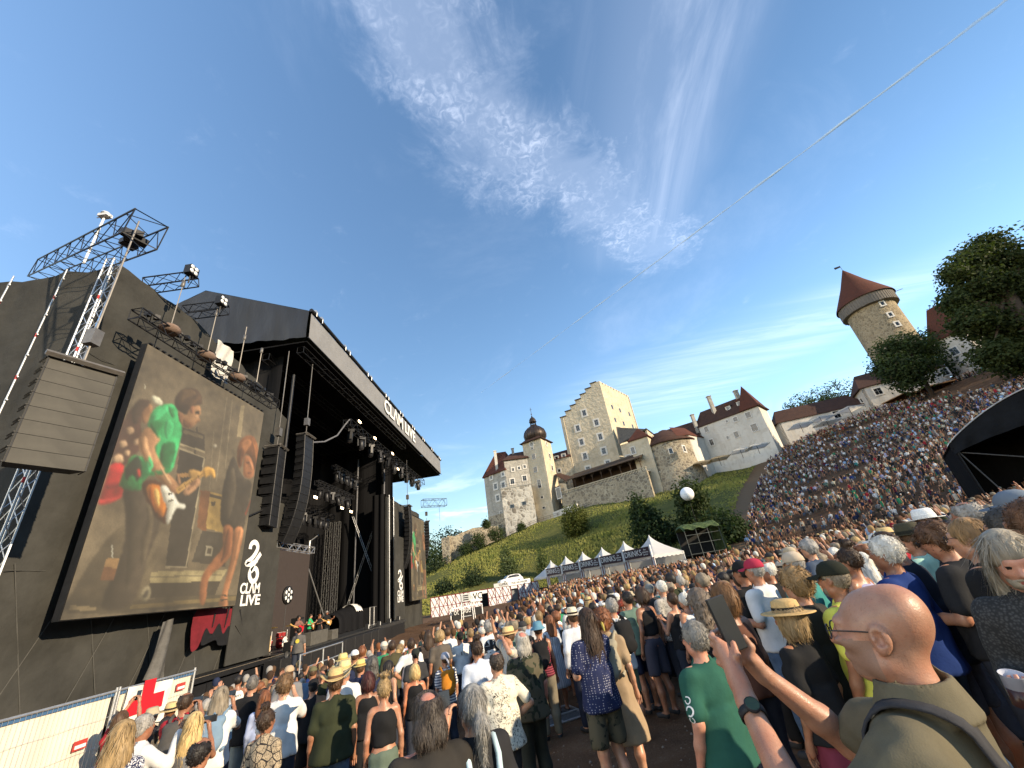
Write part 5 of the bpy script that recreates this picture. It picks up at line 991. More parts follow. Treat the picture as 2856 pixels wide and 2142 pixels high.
tops = [P[0], P[0].lerp(P[1], .3)+Z*.5, P[0].lerp(P[1], .6)-Z*.3, P[1], P[1].lerp(P[2], .5)+Z*.5, P[2], P[2].lerp(P[3], .5)-Z*.4, P[3]]
mb.slab([Vector((P[0].x, P[0].y, 4))]+tops+[Vector((P[3].x, P[3].y, 4))], (.3, 1.0, 0)); B_.part('wall', mb, STONE)
mb = MB(); mb.prism([(P[0].x-.3, P[0].y-.6), (P[0].x+2.2, P[0].y-.9), (P[0].x+2.2, P[0].y+1.5), (P[0].x-.3, P[0].y+1.5)], 4, P[0].z+.4); B_.part('buttress', mb, STONE)
# ------------------------------------------------------------------ trees, bushes
def leaf_mat():
 m = mat('foliage', rough=.75, var=.45, scale=.9, bump=0, tint=True, spec=.2, soft=.6); t = m.node_tree; b = t.nodes['Principled BSDF']
 tr = nd(t, 'ShaderNodeBsdfTranslucent'); src = b.inputs['Base Color'].links[0].from_socket; lk(t, mix(t, 1, src, (1.3, 1.5, .6), 'MULTIPLY'), tr.inputs['Color'])
 mx = nd(t, 'ShaderNodeMixShader'); mx.inputs[0].default_value = .28; lk(t, b.outputs[0], mx.inputs[1]); lk(t, tr.outputs[0], mx.inputs[2]); lk(t, mx.outputs[0], t.nodes['Material Output'].inputs[0]); return m
LEAF = leaf_mat(); BARK = mat('bark', (.07, .05, .035), .95, var=.4, bump=.5)
def leaves(lobes, n, size, seed, up=0., fill=.35, per=5, spread=1.6):
 """leaf faces in clumps through the volume of the lobes (cx, cy, cz, rx, ry, rz)"""
 g = np.random.default_rng(seed); L = np.array(lobes, float); w_ = np.cbrt(L[:, 3]*L[:, 4]*L[:, 5])**2; nc = max(1, n//per); li = g.choice(len(L), nc, p=w_/w_.sum())
 d = g.normal(size=(nc, 3)); d /= np.linalg.norm(d, axis=1)[:, None]; rad = np.where(g.random(nc) < fill, g.uniform(.3, .9, nc), g.uniform(.84, 1.06, nc))
 lump = 1+.16*np.sin(d[:, 0]*5+li*2.1)*np.sin(d[:, 1]*4.3+li)+.12*np.sin(d[:, 2]*7+d[:, 0]*6)
 c = L[li, :3]+d*L[li, 3:]*(rad*lump)[:, None]
 P = np.repeat(c, per, 0)+g.normal(size=(nc*per, 3))*size*spread*.6; m_ = len(P)
 nrm = np.repeat(d, per, 0)*.8+g.normal(size=(m_, 3))*.75; nrm[:, 2] += .25+up; nrm /= np.linalg.norm(nrm, axis=1)[:, None]
 a = np.cross(nrm, g.normal(size=(m_, 3))); a /= np.linalg.norm(a, axis=1)[:, None]; b = np.cross(nrm, a); s_ = size*g.uniform(.55, 1.25, m_)[:, None]
 V = np.stack([P-a*s_*.5, P+b*s_*.32, P+a*s_*.55, P-b*s_*.32], 1).reshape(-1, 3); return V
def leaf_mesh(name, V, m):
 F = np.arange(len(V)).reshape(-1, 4); me = bpy.data.meshes.new(name); me.vertices.add(len(V)); me.vertices.foreach_set('co', V.ravel().astype(np.float32)); me.loops.add(len(F)*4); me.loops.foreach_set('vertex_index', F.ravel().astype(np.int32)); me.polygons.add(len(F)); me.polygons.foreach_set('loop_start', np.arange(0, len(F)*4, 4, dtype=np.int32)); me.update(calc_edges=True); me.materials.append(m); return me
def at_ground(px, py, lo=2., hi=200.):
 d = ray(px, py); last = None
 for t in np.linspace(lo, hi, 900):
  p = d*t; z = CZ+p[2]; g_ = float(gz(p[0], p[1]))
  if z < g_: return Vector((p[0], p[1], g_))
 p = d*hi; return Vector((p[0], p[1], float(gz(p[0], p[1]))))
NT = [0]
def tree(name, label, base, lobes, n, size, col, trunk=.25, cat='tree', fill=.35, group=None, limbs=5, crown='crown', trunk_top=None):
 """lobes relative to the base"""
 NT[0] += 1; base = Vector(base); o = thing(name, label, cat, base, 0, group); V = leaves(lobes, n, size, 100+NT[0], fill=fill); c = inst(crown, leaf_mesh(crown, V, LEAF), o); c.color = tuple(col)+(1,)
 if trunk:
  top = Vector(lobes[0][:3]) if trunk_top is None else Vector(trunk_top); mb_ = MB(); mb_.path([(0, 0, -.4), (top.x*.2+.03, top.y*.2, top.z*.35), (top.x*.6, top.y*.6, top.z*.7), tuple(top)], [trunk*1.2, trunk, trunk*.75, trunk*.4], 8)
  rg = random.Random(NT[0])
  for k in range(limbs): L_ = lobes[rg.randrange(len(lobes))]; q = Vector(L_[:3])+Vector((rg.uniform(-.6, .6)*L_[3], rg.uniform(-.6, .6)*L_[4], rg.uniform(-.3, .6)*L_[5])); s_ = top*rg.uniform(.4, .8); mb_.path([s_, s_.lerp(q, .5)+Vector((0, 0, .1*q.length*.2)), q], [trunk*.45, trunk*.3, trunk*.1], 6)
  mb_.build('trunk', BARK, o)
 return o
def fit(px_base, px_top, Y=None, ground=True):
 b_ = at_ground(*px_base) if ground else at(*px_base, Y=Y); t_ = at(*px_top, Y=b_.y); return b_, t_.z-b_.z
G1_, G2_, G3_ = (.060, .080, .020), (.030, .048, .017), (.10, .115, .035)
b_, h_ = fit(c5_(795, 1190), c5_(830, 985)); w_ = h_*.40
tree('bush', 'round sunlit bush on the castle slope below the garden wall', b_, [(0, 0, h_*.5, w_, w_, h_*.5), (-w_*.4, 0, h_*.4, w_*.7, w_*.7, h_*.4), (w_*.45, 0, h_*.45, w_*.7, w_*.7, h_*.42)], 5200, .5, (.075, .085, .018), .15, 'bush', limbs=3, fill=.25)
b_, h_ = fit(c5_(1340, 1285), c5_(1225, 915)); k_ = h_*.17
tree('yew_tree', 'dark slender yew just behind the drinks tents', b_, [(-k_*.3, 0, h_*.28, k_*1.9, k_*1.9, h_*.28), (-k_*.5, 0, h_*.55, k_*1.25, k_*1.25, h_*.27), (-k_*.9, 0, h_*.8, k_*.7, k_*.7, h_*.2), (k_*1.2, 0, h_*.2, k_*1.3, k_*1.3, h_*.2)], 6200, .55, G2_, .2, fill=.3)
b_, h_ = fit(c5_(1640, 1200), c5_(1640, 815)); k_ = h_*.26
tree('yew_tree', 'broad dark yew with tall crown beside the white globe', b_, [(0, 0, h_*.35, k_*1.1, k_*1.1, h_*.34), (0, 0, h_*.72, k_*.95, k_*.95, h_*.28), (-k_*.4, 0, h_*.2, k_, k_, h_*.2)], 5600, .55, (.040, .055, .018), .25, fill=.3)
p = at(*c5_(1530, 908), Y=b_.y-k_*1.0-1.6); o = thing('balloon_lamp', 'big white globe floating above the slope beside the double yew', 'balloon', (p.x, p.y, float(gz(p.x, p.y)))); q = MB(); q.lathe((0, 0, p.z-o.location.z), [((p.y/64)*math.cos(a_), (p.y/64)*math.sin(a_)) for a_ in [(-.5+k/14)*math.pi for k in range(15)]], 22); q.build('globe', mat('white_globe', (.85, .85, .84), .4, var=.03, bump=0), o); q = MB(); q.bar((0, 0, 0), (0, 0, p.z-o.location.z-1.4), .025, 6); q.build('mast', TRUSSB, o)
b_, h_ = fit(c5_(1800, 1235), c5_(1790, 1020)); tree('yew_tree', 'low dark yew leaning right, attached to the broad one', b_, [(0, 0, h_*.45, h_*.5, h_*.5, h_*.5), (h_*.35, 0, h_*.35, h_*.45, h_*.4, h_*.4)], 3600, .55, G2_, .2, fill=.3)
b_, h_ = fit(q1_(665, 610), q1_(645, 335)); tree('young_tree', 'airy pale green young tree above the white car', b_, [(0, 0, h_*.3, h_*.26, h_*.26, h_*.28), (0, 0, h_*.62, h_*.17, h_*.17, h_*.25), (-.3, 0, h_*.85, h_*.07, h_*.07, h_*.15), (h_*.14, 0, h_*.28, h_*.2, h_*.2, h_*.2)], 2600, .42, (.085, .11, .045), .12, fill=.5)
b_, h_ = fit(q1_(935, 570), q1_(920, 365)); tree('young_tree', 'thin pale young tree left of the tent peaks', b_, [(0, 0, h_*.3, h_*.2, h_*.2, h_*.25), (0, 0, h_*.65, h_*.11, h_*.11, h_*.25), (0, 0, h_*.9, h_*.05, h_*.05, h_*.12)], 1200, .42, (.085, .11, .04), .1, fill=.5)
for (x, y, w_, s_, lab) in ((390, 655, 62, .6, 'dark rounded bush above the fence near the white car'), (165, 712, 44, .55, 'small dark bush at the left end of the fence')):
 b_ = at_ground(*q1_(x, y)); d_ = (b_.xy.length)/1110*w_*.36*1.15; tree('bush', lab, b_, [(0, 0, d_*.75, d_, d_, d_*.95), (d_*.4, 0, d_*.5, d_*.6, d_*.6, d_*.6)], 1800, .4, (.028, .045, .02), .1, 'bush', limbs=2)
# ivy and scrub at the foot of the ruined wall and bastion
for k, (x, y, w_, hh, lab) in enumerate(((330, 370, 60, 80, 'ivy mound at the foot of the ruined wall'), (430, 300, 55, 90, 'taller ivy mound against the ruined wall'), (560, 250, 70, 80, 'dark ivy hanging by the white bastion corner'), (760, 205, 22, 50, 'small dark fir at the bastion foot'), (485, 172, 22, 34, 'scrubby bush on top of the ruined wall'))):
 p = at(*q1_(x, y), Y=126.5); r_ = w_*.362*126/1110*.8; h_ = hh*.362*126/1110*1.05; tree('ivy_bush', lab, (p.x, p.y, p.z-h_*.5), [(0, 0, h_*.5, r_, r_*.6, h_*.55)], 1500, .45, (.045, .065, .022), 0, 'bush', fill=.3)
# far trees left of the castle, and behind the farm
for k, (x, y, Y, h_, w_, lab, c_) in enumerate(((70, 240, 150, 20, 7, 'dark broad tree just right of the far stage wing', G2_), (10, 330, 140, 16, 6, 'dark tree half hidden by the far loudspeakers', G2_), (175, 190, 165, 22, 3.2, 'thin spired conifer above the dark trees', (.05, .06, .025)), (240, 225, 170, 16, 4, 'ragged conifer beside the spired one', (.07, .08, .03)), (110, 400, 128, 12, 5, 'low dark tree before the ruined wall', (.035, .05, .02)))):
 p = at(*q1_(x, y), Y=Y); tree('far_tree', lab, (p.x, p.y, p.z-h_), [(0, 0, h_*.55, w_, w_, h_*.40), (-w_*.4, 0, h_*.4, w_*.8, w_*.8, h_*.35), (w_*.2, 0, h_*.78, w_*.5, w_*.5, h_*.22)], 2600, .75, c_, .3)
for k, (x, y, Y, h_, w_, lab, c_) in enumerate(((300, 1030, 135, 17, 6, 'loose tree left behind the long farm roof', (.045, .065, .025)), (390, 1000, 138, 18, 6, 'middle tree behind the long farm roof', (.035, .055, .02)), (500, 950, 132, 19, 6.5, 'dense dark tree behind the long farm roof', G2_), (180, 1170, 140, 9, 4, 'low tree showing beside the white house corner', G2_), (1040, 640, 100, 22, 4, 'narrow tree between round tower and steep red roof', G2_))):
 p = at(*c6_(x, y), Y=Y); tree('far_tree', lab, (p.x, p.y, p.z-h_), [(0, 0, h_*.62, w_, w_, h_*.36), (-w_*.5, 0, h_*.55, w_*.7, w_*.7, h_*.28), (w_*.5, 0, h_*.5, w_*.7, w_*.7, h_*.28)], 3000, .7, c_, .35)
def px_lobes(base, L, Y, conv, k_, sq=.8):
 out = []
 for x, y, r_ in L:
  p = at(*conv(x, y), Y=Y+(hash((x, y)) % 5-2)*.8); z_ = proj(p)[2]; r = r_*k_*z_/1110; q = p-Vector(base); out.append((q.x, q.y, q.z, r, r, r*sq))
 return out
p = at(*c6_(1080, 985), Y=88); bs = (p.x, p.y, float(gz(p.x, p.y)))
tree('lime_tree', 'dark leafy tree standing in front of the round tower', bs, px_lobes(bs, [(960, 740, 95), (850, 760, 75), (1060, 770, 80), (900, 880, 100), (1020, 880, 95), (800, 850, 50), (960, 960, 60)], 88, c6_, k6), 11000, .62, (.036, .055, .020), .4, limbs=9)
p = at(*c6_(1600, 1010), Y=64); bs = (p.x+5, p.y-3, float(gz(p.x+5, p.y-3)))
tree('chestnut_tree', 'huge dark tree at the right edge with sunlit top', bs, px_lobes(bs, [(1420, 150, 85), (1330, 250, 105), (1500, 230, 110), (1230, 310, 60), (1600, 260, 90), (1380, 400, 140), (1250, 480, 70), (1540, 430, 140), (1345, 590, 105), (1520, 620, 135), (1640, 600, 120), (1455, 780, 90), (1580, 800, 120), (1700, 420, 110), (1700, 800, 110)], 64, c6_, k6), 42000, .62, (.042, .056, .017), .9, limbs=16, fill=.4)
for k, (az, r_, h_) in enumerate(((60, 120, 24), (64, 108, 22), (67, 126, 26), (58, 138, 22))):
 x, y = r_*math.sin(math.radians(az)), r_*math.cos(math.radians(az)); tree('wood_tree', ORD[k]+' dark tree of the wood behind the huge one', (x, y, float(gz(x, y))), [(0, 0, h_*.6, 8, 8, h_*.38), (3, 3, h_*.4, 8, 8, h_*.3), (-4, -2, h_*.45, 7, 7, h_*.3)], 3500, 1.0, G2_, .5, group='trees of the wood behind')
# ------------------------------------------------------------------ things in the valley: fence, car, tents, frames
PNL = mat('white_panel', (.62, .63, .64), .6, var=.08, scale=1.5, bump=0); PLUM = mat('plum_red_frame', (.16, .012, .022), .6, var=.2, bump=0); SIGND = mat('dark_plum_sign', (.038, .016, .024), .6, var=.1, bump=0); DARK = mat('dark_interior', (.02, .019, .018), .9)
F0, F1 = at(*q1_(55, 740), Y=72), at(*q1_(885, 594), Y=80); F1.z = F0.z; fd = (F1-F0); FL = fd.length; fd.normalize(); fn = Vector((fd.y, -fd.x, 0)); zf0 = F0.z-2.95
fb = Vector((F0.x, F0.y, zf0)); fo = thing('toilet_fence', 'white panel wall with dark red diagonal lattice and toilet entrances', 'fence', fb)
def fu(px, py): r_ = ray(px, py); t_ = (F0.x*fn.x+F0.y*fn.y)/(r_[0]*fn.x+r_[1]*fn.y); p = Vector((r_[0]*t_, r_[1]*t_, CZ+r_[2]*t_)); return (p-F0).dot(fd), p.z-zf0
doors = [tuple(sorted((fu(*q1_(440, 740))[0], fu(*q1_(502, 740))[0]))), tuple(sorted((fu(*q1_(678, 700))[0], fu(*q1_(735, 700))[0])))]
np_ = 14; H_ = 2.95
cells = []; edges_ = sorted([i*FL/np_ for i in range(np_+1)]+[d for dd in doors for d in dd])
for u0, u1 in zip(edges_, edges_[1:]):
 if u1-u0 < .15: continue
 mid = (u0+u1)/2; door = any(a <= mid <= b for a, b in doors)
 mb = MB(); z0_ = 2.35 if door else 0
 mb.box(fd*mid+Z*((H_+z0_)/2), (u1-u0-.03, .06, H_-z0_), (fd, fn, Z)); pn = mb.build('panel', PNL, fo)
 mb = MB(); q = lambda u, z: fd*u+Z*z+fn*.045; e = .05
 if not door:
  for (a, b) in (((u0, .05), (u1, H_-.05)), ((u1, .05), (u0, H_-.05)), ((u0, H_/2), (u1, H_/2)), ((mid, .05), (u0, H_/2)), ((mid, H_-.05), (u1, H_/2))): mb.bar(q(*a), q(*b), .045, 4)
 for (a, b) in (((u0+.02, 0), (u0+.02, H_)), ((u0, H_-.04), (u1, H_-.04))): mb.bar(q(*a), q(*b), .06, 4)
 mb.build('lattice', PLUM, fo)
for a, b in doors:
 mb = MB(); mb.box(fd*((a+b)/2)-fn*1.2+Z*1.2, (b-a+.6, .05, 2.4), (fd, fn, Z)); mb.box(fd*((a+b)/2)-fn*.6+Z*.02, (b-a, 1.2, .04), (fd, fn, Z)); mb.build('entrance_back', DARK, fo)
def sign(name, label, u, z, w_, h_, m, txt, tm, ts, off=.12, cat='sign', dep=.05):
 p = fb+fd*u+Z*z+fn*off; o = thing(name, label, cat, p); mb_ = MB(); mb_.box((0, 0, 0), (w_, dep, h_), (fd, fn, Z)); b_ = mb_.build('board', m, o); t_ = text('lettering', txt, fn*(dep/2+.012), fd, Z, ts, tm, o, .02, depth=.006); return o
SGW = mat('sign_white', (.75, .75, .73), .6, var=.04, bump=0); INK = mat('sign_ink', (.02, .02, .022), .6, bump=0)
u_, z_ = fu(*q1_(405, 728)); sign('toilet_sign', 'white WC sign board next to the toilet entrance', u_, z_, 2.0, 1.5, SGW, 'WC', INK, 1.35, .2)
u_, z_ = fu(*q1_(615, 637)); sign('banner', 'pale grey banner with black logo lettering under the white car', u_, z_, 3.4, .62, mat('banner_grey', (.5, .5, .5), .7, bump=0), 'CUPRA', INK, .5, .16)
u_, z_ = fu(*q1_(740, 618)); sign('banner', 'white banner with thin black lettering right of the grey one', u_, z_, 4.2, .7, SGW, 'FLES ASCHAUER', INK, .42, .18)
# white car parked up on the platform behind the fence
cu, cz_ = fu(*q1_(703, 612)); cb = fb+fd*cu-fn*1.9+Z*(H_+.05); ca = math.atan2(fd.y, fd.x)
pf = MB(); pf.box((0, 0, 0), (5.6, 3.0, .2)); pf.box((0, 0, -1.5), (5.2, 2.6, 2.8)); o = pf.build('car_platform', mat('platform_grey', (.2, .2, .2), .8), None); o.location = cb-Z*.12; o.rotation_euler[2] = ca; tag(o, 'grey block carrying the white car above the fence', 'platform')
car = thing('parked_car', 'white compact sport utility car displayed on top of the fence', 'car', cb, ca+math.pi)
mb = MB(); prof_c = [(-2.15, .38), (-2.2, .75), (-2.1, .98), (-1.95, 1.05), (-1.75, 1.4), (-1.5, 1.56), (-.9, 1.62), (.0, 1.6), (.45, 1.5), (1.05, 1.08), (1.75, .98), (2.1, .82), (2.2, .55), (2.15, .35)]
rows = []
for (x, z) in prof_c:
 hwid = .9 if z < 1.1 else .9-.36*(z-1.1); rows.append([(x, -hwid*.96, z), (x, -hwid*.5, z+.03), (x, hwid*.5, z+.03), (x, hwid*.96, z)])
for a, b in zip(rows, rows[1:]): mb.add(a+b, [(0, 1, 5, 4), (1, 2, 6, 5), (2, 3, 7, 6)], 0, True)
lo_ = [(x, .36) for x in (-2.15, 2.15)]
for s_ in (-1, 1):
 V = [(x, s_*(.9 if z < 1.1 else .9-.36*(z-1.1))*.96, z) for x, z in prof_c]; mb.add(V, [tuple(range(len(V)))])
CARW = mat('car_paint_white', (.78, .78, .77), .25, var=.02, bump=0, coat=.6); mb.build('body', CARW, car)
for s_ in (-1, 1):
 mb = MB(); mb.slab([(-1.62, s_*.80, 1.14), (.85, s_*.82, 1.14), (.35, s_*.725, 1.47), (-.85, s_*.705, 1.56), (-1.4, s_*.72, 1.5)], (0, s_*.07, 0)); mb.build('side_window', PANE, car)
mb = MB(); mb.slab([(.50, -.62, 1.49), (.50, .62, 1.49), (1.04, .74, 1.11), (1.04, -.74, 1.11)], (.05, 0, .05)); mb.build('windscreen', PANE, car)
tm_ = MB(); tm_.lathe((0, 0, 0), [(.20, -.12), (.33, -.12), (.35, -.05), (.35, .05), (.33, .12), (.20, .12)], 16); rm_ = MB(); rm_.lathe((0, 0, 0), [(.001, .1), (.2, .13), (.22, .08), (.22, -.1)], 10)
tme, rme = tm_.mesh('wheel', [mat('tyre_rubber', (.015, .015, .015), .8, bump=0)]), rm_.mesh('rim', [ALU])
for x in (-1.35, 1.35):
 for s_ in (-1, 1): w1 = inst('wheel', tme, car); w1.matrix_basis = Matrix.Translation((x, s_*.83, .35)) @ Matrix.Rotation(-s_*math.pi/2, 4, 'X'); inst('rim', rme, w1); mb = MB(); mb.lathe((x, 0, .36), [(.41, -.02), (.41, .02)], 14);
for s_ in (-1, 1): mb = MB(); mb.box((2.12, s_*.62, .74), (.12, .42, .14)); mb.build('headlight', mat('headlight_glass', (.5, .52, .55), .1, bump=0), car)
mb = MB(); mb.box((2.16, 0, .5), (.1, 1.2, .22)); mb.build('front_grille', BLACK, car)
# --- drinks tents
TENT = cloth_glow(mat('white_tent_cloth', (.78, .78, .77), .6, var=.04, scale=1, bump=.2, bscale=1.2))
pk = [at(*q1_(983, 450), Y=80), at(*q1_(1740, 255), Y=57)]; tdv = (pk[1]-pk[0]).to_2d().normalized().to_3d(); tn = Vector((tdv.y, -tdv.x, 0)); tw = (pk[1]-pk[0]).to_2d().length/5
SCR = []
for k in range(6):
 c = pk[0].lerp(pk[1], k/5); zp = [at(*q1_(x, y), Y=c.y).z for x, y in ((983, 450), (1110, 415), (1255, 380), (1402, 345), (1562, 300), (1740, 255))][k]; zg = float(gz(c.x, c.y)); hp = zp-zg; ev = 2.75 if hp > 4.2 else hp*.6
 names = ['leftmost pointed white tent without a sign', 'second pointed white tent from the fence', 'third pointed white tent from the fence', 'fourth pointed white tent from the fence', 'fifth pointed white tent from the fence', 'pointed white tent nearest the camera at the right end of the row']
 o = thing('drinks_tent', names[k], 'tent', (c.x, c.y, zg), 0, 'white drinks tents in a row'); hw = tw*.49; mb = MB()
 def tp(u, v, hw=hw, hp=hp, ev=ev):
  s_ = u*4; i = int(s_) % 4; f = s_-int(s_); cs = [(-1, -1), (1, -1), (1, 1), (-1, 1)]; a, b = cs[i], cs[(i+1) % 4]; x, y = a[0]+(b[0]-a[0])*f, a[1]+(b[1]-a[1])*f
  r = (1-v)**1.55*.97+.012+.018*(1-v); sag = 1-.05*math.sin(f*3.14)*(v < .9)*v; p = tdv*(x*hw*r*sag)+tn*(y*hw*r*sag); return (p.x, p.y, ev+(hp-ev)*v)
 mb.grid(tp, 48, 14); mb.build('canopy', TENT, o)
 mb = MB()
 def vp(u, v, hw=hw, ev=ev):
  s_ = u*4; i = int(s_) % 4; f = s_-int(s_); cs = [(-1, -1), (1, -1), (1, 1), (-1, 1)]; a, b = cs[i], cs[(i+1) % 4]; x, y = a[0]+(b[0]-a[0])*f, a[1]+(b[1]-a[1])*f; p = tdv*(x*hw)+tn*(y*hw); return (p.x, p.y, ev-v*(.28+.10*abs(math.sin(f*3.14*7))))
 mb.grid(vp, 168, 1); mb.build('valance', TENT, o)
 for i, j in ((-1, -1), (1, -1), (1, 1), (-1, 1)): p = tdv*i*hw*.98+tn*j*hw*.98; mb = MB(); mb.bar((p.x, p.y, 0), (p.x, p.y, ev), .05, 6); mb.build('leg', WHITE, o)
 q = -tn*hw*.97;
 mb = MB(); mb.box(Vector((q.x, q.y, ev/2)), (hw*1.95, .04, ev), (tdv, tn, Z)); mb.build('rear_wall', TENT, o)
 for e in (-1, 1): q = tn*hw*1.0+tdv*e*(hw-.22); mb = MB(); mb.box(Vector((q.x, q.y, 1.35)), (.42, .06, 2.7), (tdv, tn, Z)); mb.build('side_panel', PNL, o); mb = MB(); [mb.bar(Vector((q.x, q.y, 0))+tn*.05+tdv*s_*.2, Vector((q.x, q.y, 2.7))+tn*.05+tdv*s_*.2, .035, 4) for s_ in (-1, 1)]; mb.build('side_frame', PLUM, o)
 q = tn*hw*.8; mb = MB(); mb.box(Vector((q.x, q.y, .55)), (hw*1.7, .5, 1.1), (tdv, tn, Z)); mb.build('counter', DARK, o)
 if k:
  p = c+tn*(hw+.22); p.z = zg+ev+.50; s_ = thing('drinks_sign', 'dark plum drinks sign on the %s white tent of the row' % ['', 'second', 'third', 'fourth', 'fifth', 'nearest'][k], 'sign', p, 0, 'drinks signs on the tents'); w_ = tw*.93
  mb = MB(); mb.box((0, 0, 0), (w_, .10, 1.12), (tdv, tn, Z)); mb.build('board', SIGND, s_); text('lettering', 'DRINKS', tn*.065-tdv*w_*.14, tdv, Z, .95, SGW, s_, .0, depth=.006)
  for r_, tx in enumerate(('Bier', 'Softdrinks', 'Spritzer')): text('small_lettering', tx, tn*.065+tdv*w_*.33+Z*(.27-.27*r_), tdv, Z, .27, SGW, s_, .0, depth=.004)
  for e in (-1, 1): mb = MB(); mb.box(tdv*e*(w_/2+.1), (.2, .2, 1.4), (tdv, tn, Z)); mb.build('end_post', PNL, s_)
# --- camouflage roofed camera stand in the crowd
p = at(*c5_(1635, 1270), Y=57); cs_ = thing('camera_stand', 'scaffold stand with green camouflage roof rising out of the crowd', 'scaffold stand', (p.x, p.y, float(gz(p.x, p.y)))); hz = at(*c5_(1620, 1140), Y=57).z-cs_.location.z
wx = 4.4; mb = MB()
for x in (-wx/2, -wx/6, wx/6, wx/2):
 for y in (-1.6, 1.6): mb = MB(); mb.bar((x, y, 0), (x, y, hz), .04, 6); mb.build('standard', mat('dull_tube', (.10, .11, .10), .6, bump=0), cs_)
for zz_ in (hz*.35, hz*.62, hz*.85): mb = MB(); mb.bar((-wx/2, -1.6, zz_), (wx/2, -1.6, zz_), .03, 5); mb.build('rail', MATS['dull_tube'], cs_)
CAMO = mat('camouflage_net', (.04, .06, .02), .9, col2=(.10, .14, .045), scale=2.5, bump=.6, soft=.25, bdist=.2); mb = MB(); mb.grid(lambda u, v: (-wx/2-.2+u*(wx+.4), -1.9+v*3.8, hz+.7*math.sin(v*3.14)+.12*math.sin(u*19+v*8)-.25*(u < .03 or u > .97)), 26, 12); mb.grid(lambda u, v: (wx/2+.2+.08*math.sin(v*14), -1.9+u*3.8, hz-v*hz*.75+.1*math.sin(u*9)), 10, 8); mb.build('camouflage_roof', CAMO, cs_)
mb = MB(); mb.box((0, 1.5, hz*.5), (wx, .05, hz)); mb.box((0, 0, hz*.33), (wx, 3, .08)); mb.build('platform', DARK, cs_)
# --- white frame with black banner and the high white seat before the toilet wall
a_, b_ = at(*q1_(210, 830), Y=52), at(*q1_(455, 815), Y=56); zg = .5; fr = thing('script_banner', 'white tube frame holding a black banner with white script', 'banner', (a_.x, a_.y, zg)); d_ = (b_-a_); d_.z = 0; L_ = d_.length; d_.normalize(); n_ = Vector((d_.y, -d_.x, 0)); h_ = a_.z-zg
mb = MB(); mb.bar((0, 0, 0), (0, 0, h_), .07, 6); mb.bar((0, 0, h_), d_*L_+Z*h_, .07, 6); mb.bar(d_*L_, d_*L_+Z*h_, .07, 6); mb.build('frame', WHITE, fr); mb = MB(); mb.box(d_*L_/2+Z*(h_/2-.1), (L_-.3, .04, h_-.3), (d_, n_, Z)); mb.build('banner', BLACK, fr); text('lettering', 'Tot Oud', d_*L_*.3+Z*(h_*.70)+n_*.03, d_, Z, .9, SGW, fr, -.015, depth=.004)
a_ = at(*q1_(347, 860), Y=50); t_ = at(*q1_(343, 705), Y=50); hs_ = thing('high_seat', 'tall white lookout seat with a small sign before the toilet wall', 'lookout seat', (a_.x, a_.y, .5)); h_ = t_.z-.5; mb = MB()
for x in (-.55, .55):
 for y in (-.5, .5): mb.bar((x*1.2, y*1.2, 0), (x, y, h_), .05, 4)
for k in range(4): mb.bar((-.6, -.5, .5+k*.6), (.6, -.5, .5+k*.6), .035, 4)
mb.box((0, 0, h_*.72), (1.2, 1.1, .08)); mb.build('frame', WHITE, hs_); mb = MB(); mb.box((0, -.58, h_*.86), (1.0, .05, .75)); mb.build('sign_board', SGW, hs_)
for k in range(3): mb = MB(); mb.box((0, -.62, h_*.86+(.2-.2*k)), (.6, .02, .09)); mb.build('sign_stripe', INK, hs_)
# --- black arched tent at the right edge
TB = mat('black_tent_cloth', (.010, .011, .013), .85, var=.4, scale=.8, bump=.5, bscale=2, spec=.12, bdist=.15)
tp0 = at(2646, 1240, Y=30); bt_ = thing('black_tent', 'black tent with arched roof and deep dark opening at the right edge', 'tent', (tp0.x, tp0.y, float(gz(tp0.x, tp0.y))), math.radians(-40)); TZ = tp0.z-bt_.location.z; TW_, TD_ = 13.0, 9.0
def archz(u): return TZ+2.5*math.sin(min(1, u)*math.pi)**.9
mb = MB(); mb.grid(lambda u, v: (TW_*u, TD_*v, archz(u)), 30, 6); mb.build('roof', TB, bt_)
mb = MB(); mb.grid(lambda u, v: (TW_*u, -.06+.13*math.sin(u*52+v*3)*(v+.1), archz(u)-v*(.75+1.5*math.sin(u*3.14))), 70, 8); mb.build('front_valance', TB, bt_)
mb = MB(); mb.path([(TW_*u/24, -.12, archz(u/24)+.04) for u in range(25)], .045, 5); mb.build('white_piping', mat('grey_piping', (.4, .4, .4), .6, bump=0), bt_)
mb = MB(); mb.grid(lambda u, v: (TW_*u, TD_-.3, (archz(u)-.05)*v), 24, 2); mb.grid(lambda u, v: (TW_*u, TD_*v, archz(u)-.12), 24, 2); mb.box((0.1, TD_/2, TZ/2), (.1, TD_, TZ)); mb.box((TW_, TD_/2, TZ/2), (.1, TD_, TZ)); mb.box((TW_/2, TD_/2, .6), (TW_, TD_, .1)); mb.build('inner_lining', DRAPE, bt_)
for a_, b_ in (((.4, .2, TZ-.7), (6.2, .2, TZ-3.2)), ((1.2, .2, 1.2), (8, .2, 1.9)), ((.2, .2, TZ-.4), (1.3, .2, 1.1))): mb = MB(); mb.bar(a_, b_, .045, 5); mb.build('roof_strut', mat('grey_strut', (.06, .06, .06), .5, bump=0), bt_)
for x in (.15, TW_-.15): mb = MB(); mb.bar((x, .1, 0), (x, .1, TZ), .08, 6); mb.build('leg', TRUSSB, bt_)
